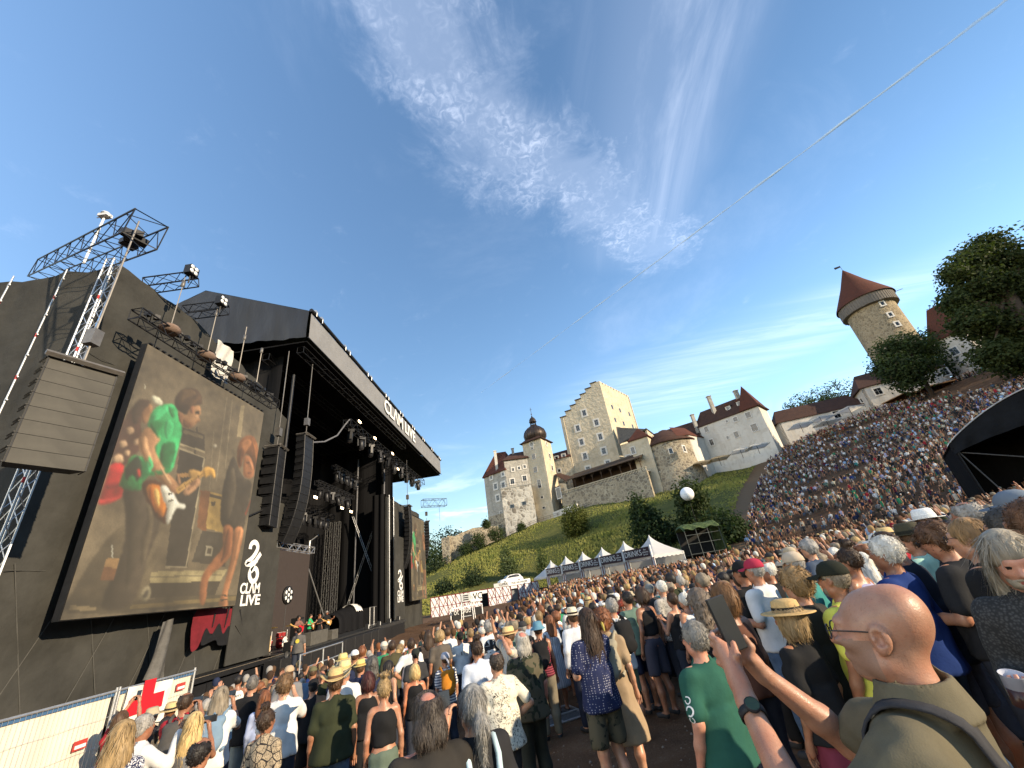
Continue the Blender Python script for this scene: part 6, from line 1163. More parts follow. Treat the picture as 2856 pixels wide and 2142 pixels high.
# contrail: a long thin streak of ice cloud about nine kilometres up
CT = bpy.data.materials.new('contrail_ice'); CT.use_nodes = True; t, b, co = parts_of(CT)
b.inputs['Base Color'].default_value = (.62, .80, 1, 1); b.inputs['Roughness'].default_value = 1; tr = nd(t, 'ShaderNodeBsdfTransparent'); mx = nd(t, 'ShaderNodeMixShader'); lw = nd(t, 'ShaderNodeLayerWeight'); lw.inputs[0].default_value = .5
fa = mth(t, 'MULTIPLY', ramp(t, tnoise(t, co, .0019, 5, .65), [(.24, .05), (.66, .75)]), ramp(t, lw.outputs['Facing'], [(.15, 1.), (.95, 0.)])); lk(t, fa, mx.inputs[0]); lk(t, tr.outputs[0], mx.inputs[1]); lk(t, b.outputs[0], mx.inputs[2]); lk(t, mx.outputs[0], t.nodes['Material Output'].inputs[0])
def cpt(px, py): d = ray(px, py); return Vector((d[0], d[1], d[2]))*(9000/d[2])
a_, b_ = cpt(2860, -40), cpt(1343, 1094); mid_ = cpt(2090, 535); pts = []; rg = random.Random(5)
for k in range(70):
 t_ = k/69; q = a_.lerp(b_, t_**1.6); n_ = 26+26*math.sin(t_*40)*0+rg.uniform(-6, 6); pts.append(q+Vector((rg.uniform(-10, 10), rg.uniform(-10, 10), 0)))
mb = MB(); mb.path(pts, [max(14, 40-k*.42)+rg.uniform(-7, 7)+8*math.sin(k*.9) for k in range(70)], 8); o = mb.build('contrail', CT, None); tag(o, 'thin white contrail running straight across the blue sky', 'contrail')
# ------------------------------------------------------------------ people: bodies grown from signed distance fields
def surfnet(F, lo, vox):
 s = F < 0; nx, ny, nz = F.shape
 c = [s[i:nx-1+i, j:ny-1+j, k:nz-1+k] for i in (0, 1) for j in (0, 1) for k in (0, 1)]
 cnt = np.zeros(c[0].shape, np.int8)
 for q in c: cnt += q
 act = (cnt > 0) & (cnt < 8); I, J, K = np.nonzero(act); n = len(I)
 idx = np.full(act.shape, -1, np.int32); idx[I, J, K] = np.arange(n)
 off = [(i, j, k) for i in (0, 1) for j in (0, 1) for k in (0, 1)]; val = [F[I+o[0], J+o[1], K+o[2]] for o in off]
 P = np.zeros((n, 3), np.float32); C = np.zeros(n, np.float32)
 for a in range(8):
  for b in range(a+1, 8):
   d = np.abs(np.array(off[a])-np.array(off[b])).sum()
   if d != 1: continue
   m = (val[a] < 0) != (val[b] < 0); t = np.where(m, val[a]/np.where(m, val[a]-val[b], 1), 0)
   for ax in range(3): P[:, ax] += np.where(m, off[a][ax]+t*(off[b][ax]-off[a][ax]), 0)
   C += m
 P /= C[:, None]; V = (np.stack([I, J, K], -1)+P)*vox+np.array(lo, np.float32); Q = []
 for ax in range(3):
  o = [0, 0, 0]; o[ax] = 1; a1, a2 = (ax+1) % 3, (ax+2) % 3
  sl0 = [slice(1, -1)]*3; sl0[ax] = slice(0, -1); sl1 = list(sl0); sl1[ax] = slice(1, None)
  A, B = s[tuple(sl0)], s[tuple(sl1)]; ed = np.nonzero(A != B); e = [ed[0].copy(), ed[1].copy(), ed[2].copy()]
  for q in (a1, a2): e[q] = e[q]+1
  fl = A[ed]; e1 = [x.copy() for x in e]; e1[a1] -= 1; e2 = [x.copy() for x in e1]; e2[a2] -= 1; e3 = [x.copy() for x in e]; e3[a2] -= 1
  f = np.stack([idx[tuple(e)], idx[tuple(e1)], idx[tuple(e2)], idx[tuple(e3)]], -1); ok = (f >= 0).all(1); f, fl = f[ok], fl[ok]
  Q.append(np.where(fl[:, None], f, f[:, ::-1]))
 return V, np.vstack(Q)
class Sdf:
 def __init__(s, lo, hi, vox):
  s.lo = np.array(lo, np.float32); s.vox = vox; s.n = np.ceil((np.array(hi)-s.lo)/vox).astype(int)+1
  s.F = np.full(s.n, 9., np.float32); s.ax = [s.lo[i]+np.arange(s.n[i], dtype=np.float32)*vox for i in range(3)]
 def sub(s, lo, hi, pad):
  sl = []; g = []
  for i in range(3):
   a = int(max(0, math.floor((lo[i]-pad-s.lo[i])/s.vox))); b = int(min(s.n[i], math.ceil((hi[i]+pad-s.lo[i])/s.vox)+1)); b = max(b, a); sl.append(slice(a, b)); sh = [1, 1, 1]; sh[i] = -1; g.append(s.ax[i][a:b].reshape(sh))
  return tuple(sl), g
 def put(s, sl, d, k, op):
  if 0 in d.shape: return
  f = s.F[sl]
  if op == 'u':
   if k > 0: h = np.clip(.5+.5*(f-d)/k, 0, 1); s.F[sl] = f*(1-h)+d*h-k*h*(1-h)
   else: s.F[sl] = np.minimum(f, d)
  else:
   if k > 0: h = np.clip(.5-.5*(f+d)/k, 0, 1); s.F[sl] = f*(1-h)-d*h+k*h*(1-h)
   else: s.F[sl] = np.maximum(f, -d)
 def cone(s, a, b, ra, rb=None, k=.03, op='u', flat=None):
  a = np.array(a, np.float32); b = np.array(b, np.float32); rb = ra if rb is None else rb; r = max(ra, rb)*(1/flat[1] if flat else 1)
  sl, (X, Y, Zg) = s.sub(np.minimum(a, b)-r, np.maximum(a, b)+r, k+2*s.vox+.01); d = b-a; L = float(d@d)+1e-9
  x, y, z = X-a[0], Y-a[1], Zg-a[2]; t = np.clip((x*d[0]+y*d[1]+z*d[2])/L, 0, 1); x, y, z = x-t*d[0], y-t*d[1], z-t*d[2]
  q = x*x+y*y+z*z
  if flat is not None:
   nx, f = flat; p = x*nx[0]+y*nx[1]+z*nx[2]; q = q-p*p*(1-f*f) if f < 1 else q+p*p*(f*f-1)
  s.put(sl, np.sqrt(q)-(ra+(rb-ra)*t), k, op); return s
 def ell(s, c, r, k=.03, op='u', R=None):
  c = np.array(c, np.float32); m = max(r); sl, (X, Y, Zg) = s.sub(c-m, c+m, k+2*s.vox+.01); x, y, z = X-c[0], Y-c[1], Zg-c[2]
  if R is not None: x, y, z = (R[0][0]*x+R[1][0]*y+R[2][0]*z), (R[0][1]*x+R[1][1]*y+R[2][1]*z), (R[0][2]*x+R[1][2]*y+R[2][2]*z)
  k0 = np.sqrt((x/r[0])**2+(y/r[1])**2+(z/r[2])**2); k1 = np.sqrt((x/r[0]**2)**2+(y/r[1]**2)**2+(z/r[2]**2)**2)+1e-6; s.put(sl, k0*(k0-1)/k1, k, op); return s
 def ecyl(s, z0, z1, e0, e1, k=.03, op='u'):
  """elliptic column; e=(cx, cy, rx, ry) at the bottom and at the top"""
  m = [min(e0[i]-e0[i+2], e1[i]-e1[i+2]) for i in (0, 1)]; M_ = [max(e0[i]+e0[i+2], e1[i]+e1[i+2]) for i in (0, 1)]
  sl, (X, Y, Zg) = s.sub((m[0], m[1], z0), (M_[0], M_[1], z1), k+2*s.vox+.01); t = np.clip((Zg-z0)/(z1-z0), 0, 1); e = [e0[i]+(e1[i]-e0[i])*t for i in range(4)]
  d = (np.sqrt(((X-e[0])/e[2])**2+((Y-e[1])/e[3])**2)-1)*np.minimum(e[2], e[3]); d = np.maximum(d, np.maximum(z0-Zg, Zg-z1)); s.put(sl, d, k, op); return s
 def below(s, z): s.F = np.maximum(s.F, s.ax[2][None, None, :]-z); return s
 def above(s, z): s.F = np.maximum(s.F, z-s.ax[2][None, None, :]); return s
 def fold(s, amp, f=22., ph=0., vert=.45):
  X, Y, Zg = (s.ax[i].reshape([-1 if j == i else 1 for j in range(3)]) for i in range(3))
  w_ = np.sin(X*f+2.1*np.sin(Zg*f*vert*.7+ph)+ph)*np.sin(Zg*f*vert+1.7*np.sin(Y*f*.6+X*f*.4)+ph*2)+.5*np.sin((Y*1.3+Zg*.8)*f*.9+X*f*.5+ph); s.F = s.F+amp*w_.astype(np.float32); return s
 def rough(s, amp, f):
  X, Y, Zg = (s.ax[i].reshape([-1 if j == i else 1 for j in range(3)]) for i in range(3)); s.F = s.F+amp*(np.sin(X*f+1.3*np.sin(Zg*f*.5))*np.sin(Y*f*1.1+np.sin(X*f*.7)*1.5)*np.sin(Zg*f*.8+1)+.6*np.sin(X*f*2.1+Y*f*1.7)*np.sin(Zg*f*1.9+Y*f)).astype(np.float32); return s
 def out(s, name, mats, post=None):
  p = np.full(s.n+2, 9., np.float32); p[1:-1, 1:-1, 1:-1] = s.F; V, Q = surfnet(p, s.lo-s.vox, s.vox); return npmesh(name, V, Q, mats, post)
def npmesh(name, V, Q, mats, post=None):
 me = bpy.data.meshes.new(name); me.vertices.add(len(V)); me.vertices.foreach_set('co', np.ascontiguousarray(V, np.float32).ravel()); me.loops.add(len(Q)*4); me.loops.foreach_set('vertex_index', np.ascontiguousarray(Q, np.int32).ravel()); me.polygons.add(len(Q)); me.polygons.foreach_set('loop_start', np.arange(0, len(Q)*4, 4, dtype=np.int32))
 me.polygons.foreach_set('use_smooth', [True]*len(Q)); me.update(calc_edges=True)
 for m in mats: me.materials.append(m)
 if post is not None and len(Q): me.polygons.foreach_set('material_index', post(V[Q].mean(1)).astype(np.int32))
 return me
# materials (colour comes from each object's own colour)
def skin_mat():
 m = mat('skin', rough=.42, var=.20, scale=18, bump=.25, bscale=220, tint=True, spec=.45, bdist=.004); t, b, co = parts_of(m); src = b.inputs['Base Color'].links[0].from_socket; c = mix(t, ramp(t, tnoise(t, co, 7, 5, .65), [(.42, 0.), (.68, .75)]), src, mix(t, 1, src, (1.08, .78, .70), 'MULTIPLY')); c = mix(t, ramp(t, tnoise(t, co, 150, 2), [(.60, 0.), (.72, .5)]), c, mix(t, 1, src, (.66, .52, .45), 'MULTIPLY')); lk(t, c, b.inputs['Base Color']); lk(t, ramp(t, tnoise(t, co, 30, 4), [(.3, .30), (.7, .56)]), b.inputs['Roughness']); b.inputs['Subsurface Weight'].default_value = .06; b.inputs['Subsurface Radius'].default_value = (.02, .008, .004); b.inputs['Subsurface Scale'].default_value = .5; return m
SKIN = skin_mat(); EYE = mat('eye_dark', (.02, .016, .014), .25, bump=0); LIP = mat('lip', (.30, .10, .085), .5, var=.1, bump=0); STUB = mat('stubble', rough=.6, var=.22, scale=420, bump=.2, bscale=400, tint=True, bdist=.003); t, b, co = parts_of(STUB); lk(t, mix(t, .38, b.inputs['Base Color'].links[0].from_socket, (.10, .085, .075)), b.inputs['Base Color'])
CLOTH = mat('cloth', rough=.9, var=.14, scale=9, bump=.25, bscale=60, tint=True, spec=.15, bdist=.006); DENIM = mat('denim', rough=.9, var=.35, scale=14, bump=.2, bscale=120, tint=True, spec=.15, bdist=.004)
HAIR = mat('hair', rough=.55, var=.55, scale=26, bump=.6, bscale=55, tint=True, spec=.35, stretch=(1, 1, .22), bdist=.012)
STRAW = mat('straw_weave', rough=.8, var=.22, scale=60, bump=.5, bscale=130, tint=True, bdist=.004); SHOE = mat('shoe', rough=.7, var=.2, tint=True); GLASSF = mat('glasses_frame', (.02, .02, .02), .3, bump=0)
def pattern(name, build):
 m = mat(name, rough=.9, var=.1, bump=.25, bscale=60, tint=True, spec=.15, bdist=.006); t = m.node_tree; b = t.nodes['Principled BSDF']; co = nd(t, 'ShaderNodeTexCoord').outputs['Object']; base = b.inputs['Base Color'].links[0].from_socket; lk(t, build(t, co, base), b.inputs['Base Color']); return m
def _vor(t, co, sc, feat='F1', out='Distance', rnd=1.):
 v = nd(t, 'ShaderNodeTexVoronoi', feature=feat); lk(t, co, v.inputs['Vector']); v.inputs['Scale'].default_value = sc; v.inputs['Randomness'].default_value = rnd; return v.outputs[out]
def p_floral(t, co, base):
 n = nd(t, 'ShaderNodeTexNoise'); lk(t, co, n.inputs['Vector']); n.inputs['Scale'].default_value = 16; n.inputs['Detail'].default_value = 4; n.inputs['Distortion'].default_value = 2.2
 k1 = ramp(t, n.outputs[0], [(.49, 0.), (.505, 1.), (.55, 1.), (.565, 0.)]); k2 = ramp(t, _vor(t, co, 13), [(.10, 1.), (.2, 0.)]); return mix(t, mth(t, 'MULTIPLY', mth(t, 'MAXIMUM', k1, k2), ramp(t, tnoise(t, co, 7, 2), [(.42, 0.), (.5, 1.)])), base, (.045, .045, .04))
P_FLORAL = pattern('floral_print', p_floral)
P_DOTS = pattern('dotted_print', lambda t, co, base: mix(t, ramp(t, _vor(t, co, 46, rnd=.3), [(.20, 1.), (.30, 0.)]), base, (.30, .30, .36)))
P_SPECK = pattern('speckled_print', lambda t, co, base: mix(t, ramp(t, tnoise(t, co, 75, 2), [(.50, 0.), (.56, 1.)]), base, (.62, .62, .64)))
P_PAIS = pattern('ring_print', lambda t, co, base: mix(t, mth(t, 'MAXIMUM', ramp(t, _vor(t, co, 11, 'DISTANCE_TO_EDGE'), [(.035, 1.), (.06, 0.)]), ramp(t, tnoise(t, co, 46, 3, .6, 2.5), [(.53, 0.), (.57, .85)])), base, (.022, .020, .022)))
def p_str(ax, sc, c2, w_=.5):
 def f(t, co, base):
  sp_ = nd(t, 'ShaderNodeSeparateXYZ'); lk(t, co, sp_.inputs[0]); return mix(t, mth(t, 'GREATER_THAN', mth(t, 'FRACT', mth(t, 'MULTIPLY', sp_.outputs[ax], sc)), w_), base, c2)
 return f
P_STRIPE = pattern('navy_striped', p_str(2, 22, (.035, .05, .12), .62)); P_REDSTR = pattern('red_striped', p_str(2, 30, (.07, .012, .02), .5)); P_STRAP = pattern('striped_light', p_str(0, 20, (.30, .32, .36), .6))
P_CAMO = pattern('camouflage_print', lambda t, co, base: mix(t, ramp(t, tnoise(t, co, 9, 2), [(.46, 0.), (.48, 1.)]), mix(t, ramp(t, tnoise(t, co, 12, 2, .5, 1), [(.55, 0.), (.57, 1.)]), base, (.02, .022, .018)), (.085, .075, .05)))
P_KNIT = pattern('ribbed_knit', lambda t, co, base: mix(t, ramp(t, _vor(t, co, 90), [(.2, 0.), (.6, .8)]), base, (.02, .02, .02)))
PATS = {'plain': CLOTH, 'floral': P_FLORAL, 'dots': P_DOTS, 'speck': P_SPECK, 'rings': P_PAIS, 'stripe': P_STRIPE, 'redstripe': P_REDSTR, 'thinstripe': P_STRAP, 'camo': P_CAMO, 'denim': DENIM, 'knit': P_KNIT}
ARMS = {  # elbow, wrist, hand tip direction for the right arm (x>0); 'M' mirrors
 'down': ((.245, -.03, 1.15), (.255, .05, .90), (0, .25, -1)), 'fold': ((.25, .02, 1.16), (-.03, .20, 1.19), (-1, .1, .1)), 'fold2': ((.25, .02, 1.15), (-.02, .23, 1.14), (-1, 0, -.1)),
 'phone': ((.24, .20, 1.24), (.075, .36, 1.50), (-.35, .25, 1)), 'high': ((.21, .20, 1.58), (.07, .30, 1.83), (-.3, .2, 1)), 'up': ((.33, .08, 1.60), (.27, .16, 1.86), (-.1, .1, 1)),
 'hip': ((.37, -.08, 1.18), (.20, .05, 1.04), (-.9, .4, -.2)), 'clap': ((.235, .12, 1.15), (.05, .34, 1.30), (-.3, .7, .7)), 'cup': ((.245, -.02, 1.15), (.19, .25, 1.17), (-.2, 1, .2)), 'read': ((.24, .03, 1.14), (.10, .28, 1.13), (-.4, .9, .1)),
 'guitar_r': ((.31, -.04, 1.15), (.09, .20, 1.05), (-.7, .2, -.3)), 'guitar_l': ((.30, .12, 1.17), (.36, .30, 1.24), (-.1, .5, .6)), 'shade': ((.34, .16, 1.46), (.12, .16, 1.66), (-.8, .1, .1)), 'hug': ((.27, .18, 1.22), (.05, .36, 1.14), (-.8, .4, 0)), 'behind': ((.25, -.12, 1.17), (.08, -.17, .98), (-.8, -.2, -.3))}
def arm(side, pose, sh):
 e, w_, h = ARMS[pose]; f = lambda p: np.array((p[0]*side, p[1], p[2])); k = sh/.19; q = f(e); q[0] *= k; u = f(w_); u[0] *= (k if abs(u[0]) > .1 else 1); d = f(h); return np.array((side*sh, 0, 1.405)), q, u, d/np.linalg.norm(d)
def tube(P, R, n=6):
 P = [np.array(p, float) for p in P]; V = []; b = None
 for i, p in enumerate(P):
  d = P[min(i+1, len(P)-1)]-P[max(i-1, 0)]; d /= np.linalg.norm(d)+1e-9
  b = np.cross(d, (0.3, .8, .5)) if b is None else b-d*(b@d); b /= np.linalg.norm(b)+1e-9; c = np.cross(d, b)
  V += [p+(b*math.cos(2*math.pi*k/n)+c*math.sin(2*math.pi*k/n))*R[i] for k in range(n)]
 m = len(P); V += [P[0], P[-1]]; Q = [(i*n+k, i*n+(k+1) % n, (i+1)*n+(k+1) % n, (i+1)*n+k) for i in range(m-1) for k in range(n)]
 Q += [(m*n+1, (m-1)*n+k, (m-1)*n+(k+1) % n, (m-1)*n+(k+1) % n) for k in range(n)]
 return np.array(V), [q if q[2] != q[3] else (q[0], q[1], q[2], q[2]) for q in Q]
def fingers(w_, d, side, pose):
 """palm direction d: four fingers and a thumb as tapered chains rooted inside the palm"""
 d = np.array(d); up = np.array((0, 0, 1.)) if abs(d[2]) < .8 else np.array((0, 1., 0)); sp_ = np.cross(d, up); sp_ /= np.linalg.norm(sp_); nrm = np.cross(sp_, d)
 if pose in ('up', 'wave'): curl = .12
 elif pose in ('phone', 'high', 'cup', 'guitar_r', 'guitar_l', 'clap', 'read'): curl = .75
 else: curl = .4
 inw = -nrm if pose in ('down', 'hip') else nrm
 if pose in ('phone', 'high'): inw = np.array((-side, .15, .1)); inw = inw-d*(inw@d); inw /= np.linalg.norm(inw); sp_ = np.cross(d, inw)
 base = w_+d*.075; VV, QQ = [], []; n0 = 0
 for i, L in enumerate((.066, .074, .070, .056)):
  o = base+sp_*((i-1.5)*.0205); a = o+(d*math.cos(curl*.5)+inw*math.sin(curl*.5))*L*.45; b = a+(d*math.cos(curl*1.4)+inw*math.sin(curl*1.4))*L*.35; c = b+(d*math.cos(curl*2.1)+inw*math.sin(curl*2.1))*L*.25
  V, Q = tube([o-d*.02, o, a, b, c], [.010, .0105, .0098, .0088, .0066], 6); VV.append(V); QQ += [[x+n0 for x in q] for q in Q]; n0 += len(V)
 o = w_+d*.028-sp_*.034*(1 if side > 0 else -1)*1; a = o+(d*.7-sp_*.6*(1 if side > 0 else -1)+inw*.35)*.034; b = a+(d*.9+inw*.3)*.030; c = b+(d*.9+inw*.45)*.018
 V, Q = tube([w_+d*.02, o, a, b, c], [.015, .0145, .0125, .011, .008], 6); VV.append(V); QQ += [[x+n0 for x in q] for q in Q]; return np.vstack(VV), QQ
CACHE = {}
def HR(yaw, pit):
 cy, sy, cp, sp_ = math.cos(yaw), math.sin(yaw), math.cos(pit), math.sin(pit); return np.array([[cy, -sy*cp, sy*sp_], [sy, cy*cp, -cy*sp_], [0, sp_, cp]])
NECK = np.array((0, .0, 1.52))
def hp(R, p): return NECK+R@(np.array(p, float)-NECK)
def head_sdf(S_, R, k=.03, fem=False):
 E = lambda c, r, kk=k, op='u': S_.ell(hp(R, c), r, kk, op, R); Cn = lambda a, b, ra, rb, kk=.02, op='u': S_.cone(hp(R, a), hp(R, b), ra, rb, kk, op)
 E((0, -.018, 1.655), (.074, .096, .096)); E((0, .028, 1.612), (.060, .066, .088)); Cn((0, .062, 1.548), (0, .055, 1.56), .028, .034, .03)
 Cn((-.045, .01, 1.565), (.045, .01, 1.565), .03, .03, .03); Cn((-.03, .082, 1.668), (.03, .082, 1.668), .013, .013, .02); Cn((0, .088, 1.655), (0, .112, 1.617), .009, .014, .014); Cn((-.012, .1, 1.612), (.012, .1, 1.612), .009, .009, .01)
 for s_ in (-1, 1):
  E((s_*.031, .098, 1.648), (.017, .013, .011), .012, 's'); E((s_*.031, .081, 1.648), (.013, .013, .012), .004)
  E((s_*.040, .066, 1.618), (.022, .026, .018), .02); E((s_*.078, -.012, 1.632), (.012, .021, .034), .01); E((s_*.087, -.008, 1.634), (.008, .012, .022), .006, 's')
 Cn((-.018, .089, 1.578), (.018, .089, 1.578), .009, .009, .012); E((0, .104, 1.5785), (.026, .010, .0022), .003, 's')
def head_post(R):
 def f(C):
  q = (C-NECK)@R+NECK; m = np.zeros(len(C))
  for s_ in (-1, 1): m[((q[:, 0]-s_*.031)**2+(q[:, 2]-1.648)**2 < .0088**2) & (q[:, 1] > .075)] = 1
  m[(np.abs(q[:, 0]) < .024) & (np.abs(q[:, 2]-1.578) < .0085) & (q[:, 1] > .087)] = 2
  m[C[:, 2] < .075] = 3; return m
 return f
def legs(S_, infl=0., st=.0, upto='foot'):
 for s_ in (-1, 1):
  h, kn, an = (s_*.09, 0, .92), (s_*(.10+st), .02+.02*s_, .49), (s_*(.11+st*1.4), -.015+.02*s_, .09)
  S_.cone(h, kn, .088+infl, .056+infl*1.15, .03)
  if upto == 'knee': continue
  S_.cone(kn, (s_*(.105+st*1.2), -.022, .33), .054+infl, .056+infl, .03); S_.cone((s_*(.105+st*1.2), -.022, .33), an, .055+infl, .037+infl*1.4, .03)
  if upto == 'foot': S_.cone((s_*(.11+st*1.4), -.03, .05), (s_*(.13+st*1.4), .13, .035), .045, .036, .03)
def body(fem, pl, pr, yaw, pit, vox):
 key = ('b', fem, pl, pr, round(yaw, 1), round(pit, 1), vox)
 if key in CACHE: return CACHE[key]
 sh = .160 if fem else .182; R = HR(yaw, pit); hi = 2.05 if any(p in ('high', 'up') for p in (pl, pr)) else 1.82
 S_ = Sdf((-.46, -.26, -.01), (.46, .52, hi), vox); g = 1 if not fem else .93
 S_.ell((0, 0, .98), (.165, .115, .13), .05).ell((0, .005, 1.13), (.138*g, .10, .15), .05).ell((0, 0, 1.30), (.165*g, .108, .16), .05).cone((-sh*.8, 0, 1.425), (sh*.8, 0, 1.425), .055, .055, .05)
 if fem: [S_.ell((s_*.07, .085, 1.27), (.06, .055, .06), .03) for s_ in (-1, 1)]
 S_.cone((0, -.02, 1.43), hp(R, (0, -.008, 1.565)), .062 if not fem else .052, .056 if not fem else .047, .04); head_sdf(S_, R, .03, fem); legs(S_)
 FV, FQ = [], []
 for s_, p in ((-1, pl), (1, pr)):
  a, e, w_, d = arm(s_, p, sh); k = 1 if not fem else .86; S_.cone(a, e, .052*k, .041*k, .03); S_.cone(e, (e+w_)/2, .041*k, .039*k, .02); S_.cone((e+w_)/2, w_, .039*k, .027*k, .02)
  S_.cone(w_+d*.012, w_+d*.068, .027, .032, .015); FV.append(fingers(w_, d, s_, p))
 p = np.full(S_.n+2, 9., np.float32); p[1:-1, 1:-1, 1:-1] = S_.F; V, Q = surfnet(p, S_.lo-S_.vox, S_.vox); Q = Q.tolist(); n0 = len(V)
 for fv, fq in FV: V = np.vstack([V, fv]); Q += [[x+n0 for x in q] for q in fq]; n0 = len(V)
 me = meshq('person', V, Q, [SKIN, EYE, LIP, SHOE], head_post(R)); CACHE[key] = me; return me
def meshq(name, V, Q, mats, post=None):
 me = bpy.data.meshes.new(name); me.from_pydata(np.asarray(V, float).tolist(), [], [tuple(dict.fromkeys(q)) for q in Q]); me.polygons.foreach_set('use_smooth', [True]*len(me.polygons)); me.update()
 for m in mats: me.materials.append(m)
 if post is not None:
  Cc = np.zeros(len(me.polygons)*3); me.polygons.foreach_get('center', Cc); me.polygons.foreach_set('material_index', post(Cc.reshape(-1, 3)).astype(np.int32))
 return me
def top(kind, fem, pl, pr, vox, fat=0.):
 key = ('t', kind, fem, pl, pr, vox, fat)
 if key in CACHE: return CACHE[key]
 sh = .160 if fem else .182; g = (1 if not fem else .93); hi = 2.02 if any(p in ('high', 'up') for p in (pl, pr)) else 1.62; S_ = Sdf((-.5, -.3, .30 if kind == 'dress' else .78), (.5, .46, hi), vox); i = .022+fat*.3
 S_.ell((0, 0, 1.30), (.165*g+i, .108+i+fat*.3, .17), .05).ell((0, .012+fat*.4, 1.12), (.145*g+i+fat*.6, .105+i+fat, .17), .05)
 if fem: [S_.ell((s_*.07, .088, 1.27), (.068, .06, .068), .04) for s_ in (-1, 1)]
 hem = {'tshirt': .88, 'long': .86, 'shirt': .82, 'tank': .90, 'crop': 1.06, 'dress': .45, 'jacket': .80}[kind]
 if kind == 'dress': S_.ecyl(.45, 1.15, (0, 0, .27, .23), (0, 0, .15, .11), .05)
 elif kind != 'crop': S_.ecyl(hem, 1.2, (0, .005, .20*g+i+fat*.5, .152+i+fat), (0, 0, .16*g+i, .11+i), .05)
 if kind in ('tank', 'crop'):
  for s_ in (-1, 1): S_.cone((s_*sh*.62, -.03, 1.36), (s_*sh*.60, -.005, 1.455), .045, .026, .03); S_.cone((s_*sh*.62, .04, 1.36), (s_*sh*.60, 0, 1.455), .04, .026, .03)
  S_.ell((0, .02, 1.525), (.062, .16, .10), .02, 's'); [S_.ell((s_*(sh+.035), 0, 1.42), (.062, .14, .12), .02, 's') for s_ in (-1, 1)]
 else:
  [S_.cone((0, -.01, 1.435), (s_*sh*.88, 0, 1.402), .074, .066, .05) for s_ in (-1, 1)]; S_.cone((0, -.02, 1.42), (0, -.015, 1.49), .085, .066, .03)
  for s_, p in ((-1, pl), (1, pr)):
   a, e, w_, d = arm(s_, p, sh); k = 1 if not fem else .9
   if kind in ('long', 'jacket') or (kind == 'shirt' and not fem and False): S_.cone(a, e, .070*k, .058*k, .04); S_.cone(e, e+(w_-e)*.93, .056*k, .042*k, .03)
   else: S_.cone(a, a+(e-a)*.72, .064*k, .066*k, .04)
  S_.cone((0, -.012, 1.50), (0, .0, 1.66), .056, .062, .008, 's')
  if kind in ('shirt', 'jacket', 'long'):
   S_.cone((-.055, -.035, 1.475), (.055, -.035, 1.475), .026, .026, .01); S_.cone((-.06, -.02, 1.475), (-.035, .05, 1.45), .02, .018, .01); S_.cone((.06, -.02, 1.475), (.035, .05, 1.45), .02, .018, .01); S_.cone((0, -.008, 1.46), (0, .006, 1.66), .048, .060, .006, 's')
 S_.fold(.009 if vox < .018 else .008, 26, fem*1.7+fat*9); S_.above(hem+.005 if kind != 'crop' else 1.07)
 me = S_.out('shirt' if kind != 'dress' else 'dress', [CLOTH]); CACHE[key] = me; return me
def bottom(kind, fem, vox, fat=0.):
 key = ('p', kind, fem, vox, fat)
 if key in CACHE: return CACHE[key]
 S_ = Sdf((-.34, -.26, .0), (.34, .26, 1.08), vox); S_.ell((0, 0, .98), (.168, .120+fat*.5, .13), .05)
 if kind == 'skirt': S_.ecyl(.30, 1.0, (0, 0, .26, .22), (0, 0, .16, .12), .04); S_.fold(.008, 40, 1, .05); S_.above(.31)
 else:
  if kind == 'shorts':
   for s_ in (-1, 1): S_.cone((s_*.09, 0, .92), (s_*.115, .01, .55), .105, .098, .03)
   S_.above(.54)
  else:
   slim = kind == 'leggings'; legs(S_, .006 if slim else .024, 0, 'ankle'); S_.above(.075)
  S_.fold(.005 if kind != 'leggings' else .002, 24, 3)
 S_.below(1.05); me = S_.out('skirt' if kind == 'skirt' else 'shorts' if kind == 'shorts' else 'trousers', [CLOTH]); CACHE[key] = me; return me
def strands(V, Q, R, n, L, wd, seed, mode):
 g = np.random.default_rng(seed); f = g.integers(0, len(Q), n)
 if mode == 'long': f = f[((V[Q[f]].mean(1)-NECK)@R)[:, 1] < .035]; n = len(f)
 P = V[Q[f]].mean(1); a = V[Q[f, 2]]-V[Q[f, 0]]; b = V[Q[f, 3]]-V[Q[f, 1]]; N = np.cross(a, b); N /= np.linalg.norm(N, axis=1)[:, None]+1e-9
 c = hp(R, (0, -.02, 1.70)); q = P-c; down = np.array((0, -.15, -1.)) if mode == 'long' else None
 d = (np.tile(down, (n, 1)) if mode == 'long' else q*np.array((1, 1, .2))+np.array((0, -.02, -.03))) + g.normal(size=(n, 3))*(.22 if mode == 'long' else .06 if mode == 'flat' else .12)
 d -= N*(d*N).sum(1)[:, None]*(.92); d /= np.linalg.norm(d, axis=1)[:, None]+1e-9; sd = np.cross(d, N); sd /= np.linalg.norm(sd, axis=1)[:, None]+1e-9; l = L*g.uniform(.5, 1.25, n)[:, None]; w_ = wd*g.uniform(.5, 1.2, n)[:, None]; lift = .0045*g.uniform(.2, 1, n)[:, None]
 gr = np.array((0, 0, -.25)); p0 = P-N*.002; p1 = P+d*l*.5+N*lift+gr*l*.06; p2 = P+d*l+N*lift*g.uniform(-.5, 1.6, n)[:, None]+gr*l*.3
 W = np.stack([p0-sd*w_, p0+sd*w_, p1+sd*w_*.8, p1-sd*w_*.8, p2+sd*w_*.15, p2-sd*w_*.15], 1).reshape(-1, 3); i = np.arange(n)*6; return W, np.concatenate([np.stack([i, i+1, i+2, i+3], 1), np.stack([i+3, i+2, i+4, i+5], 1)])
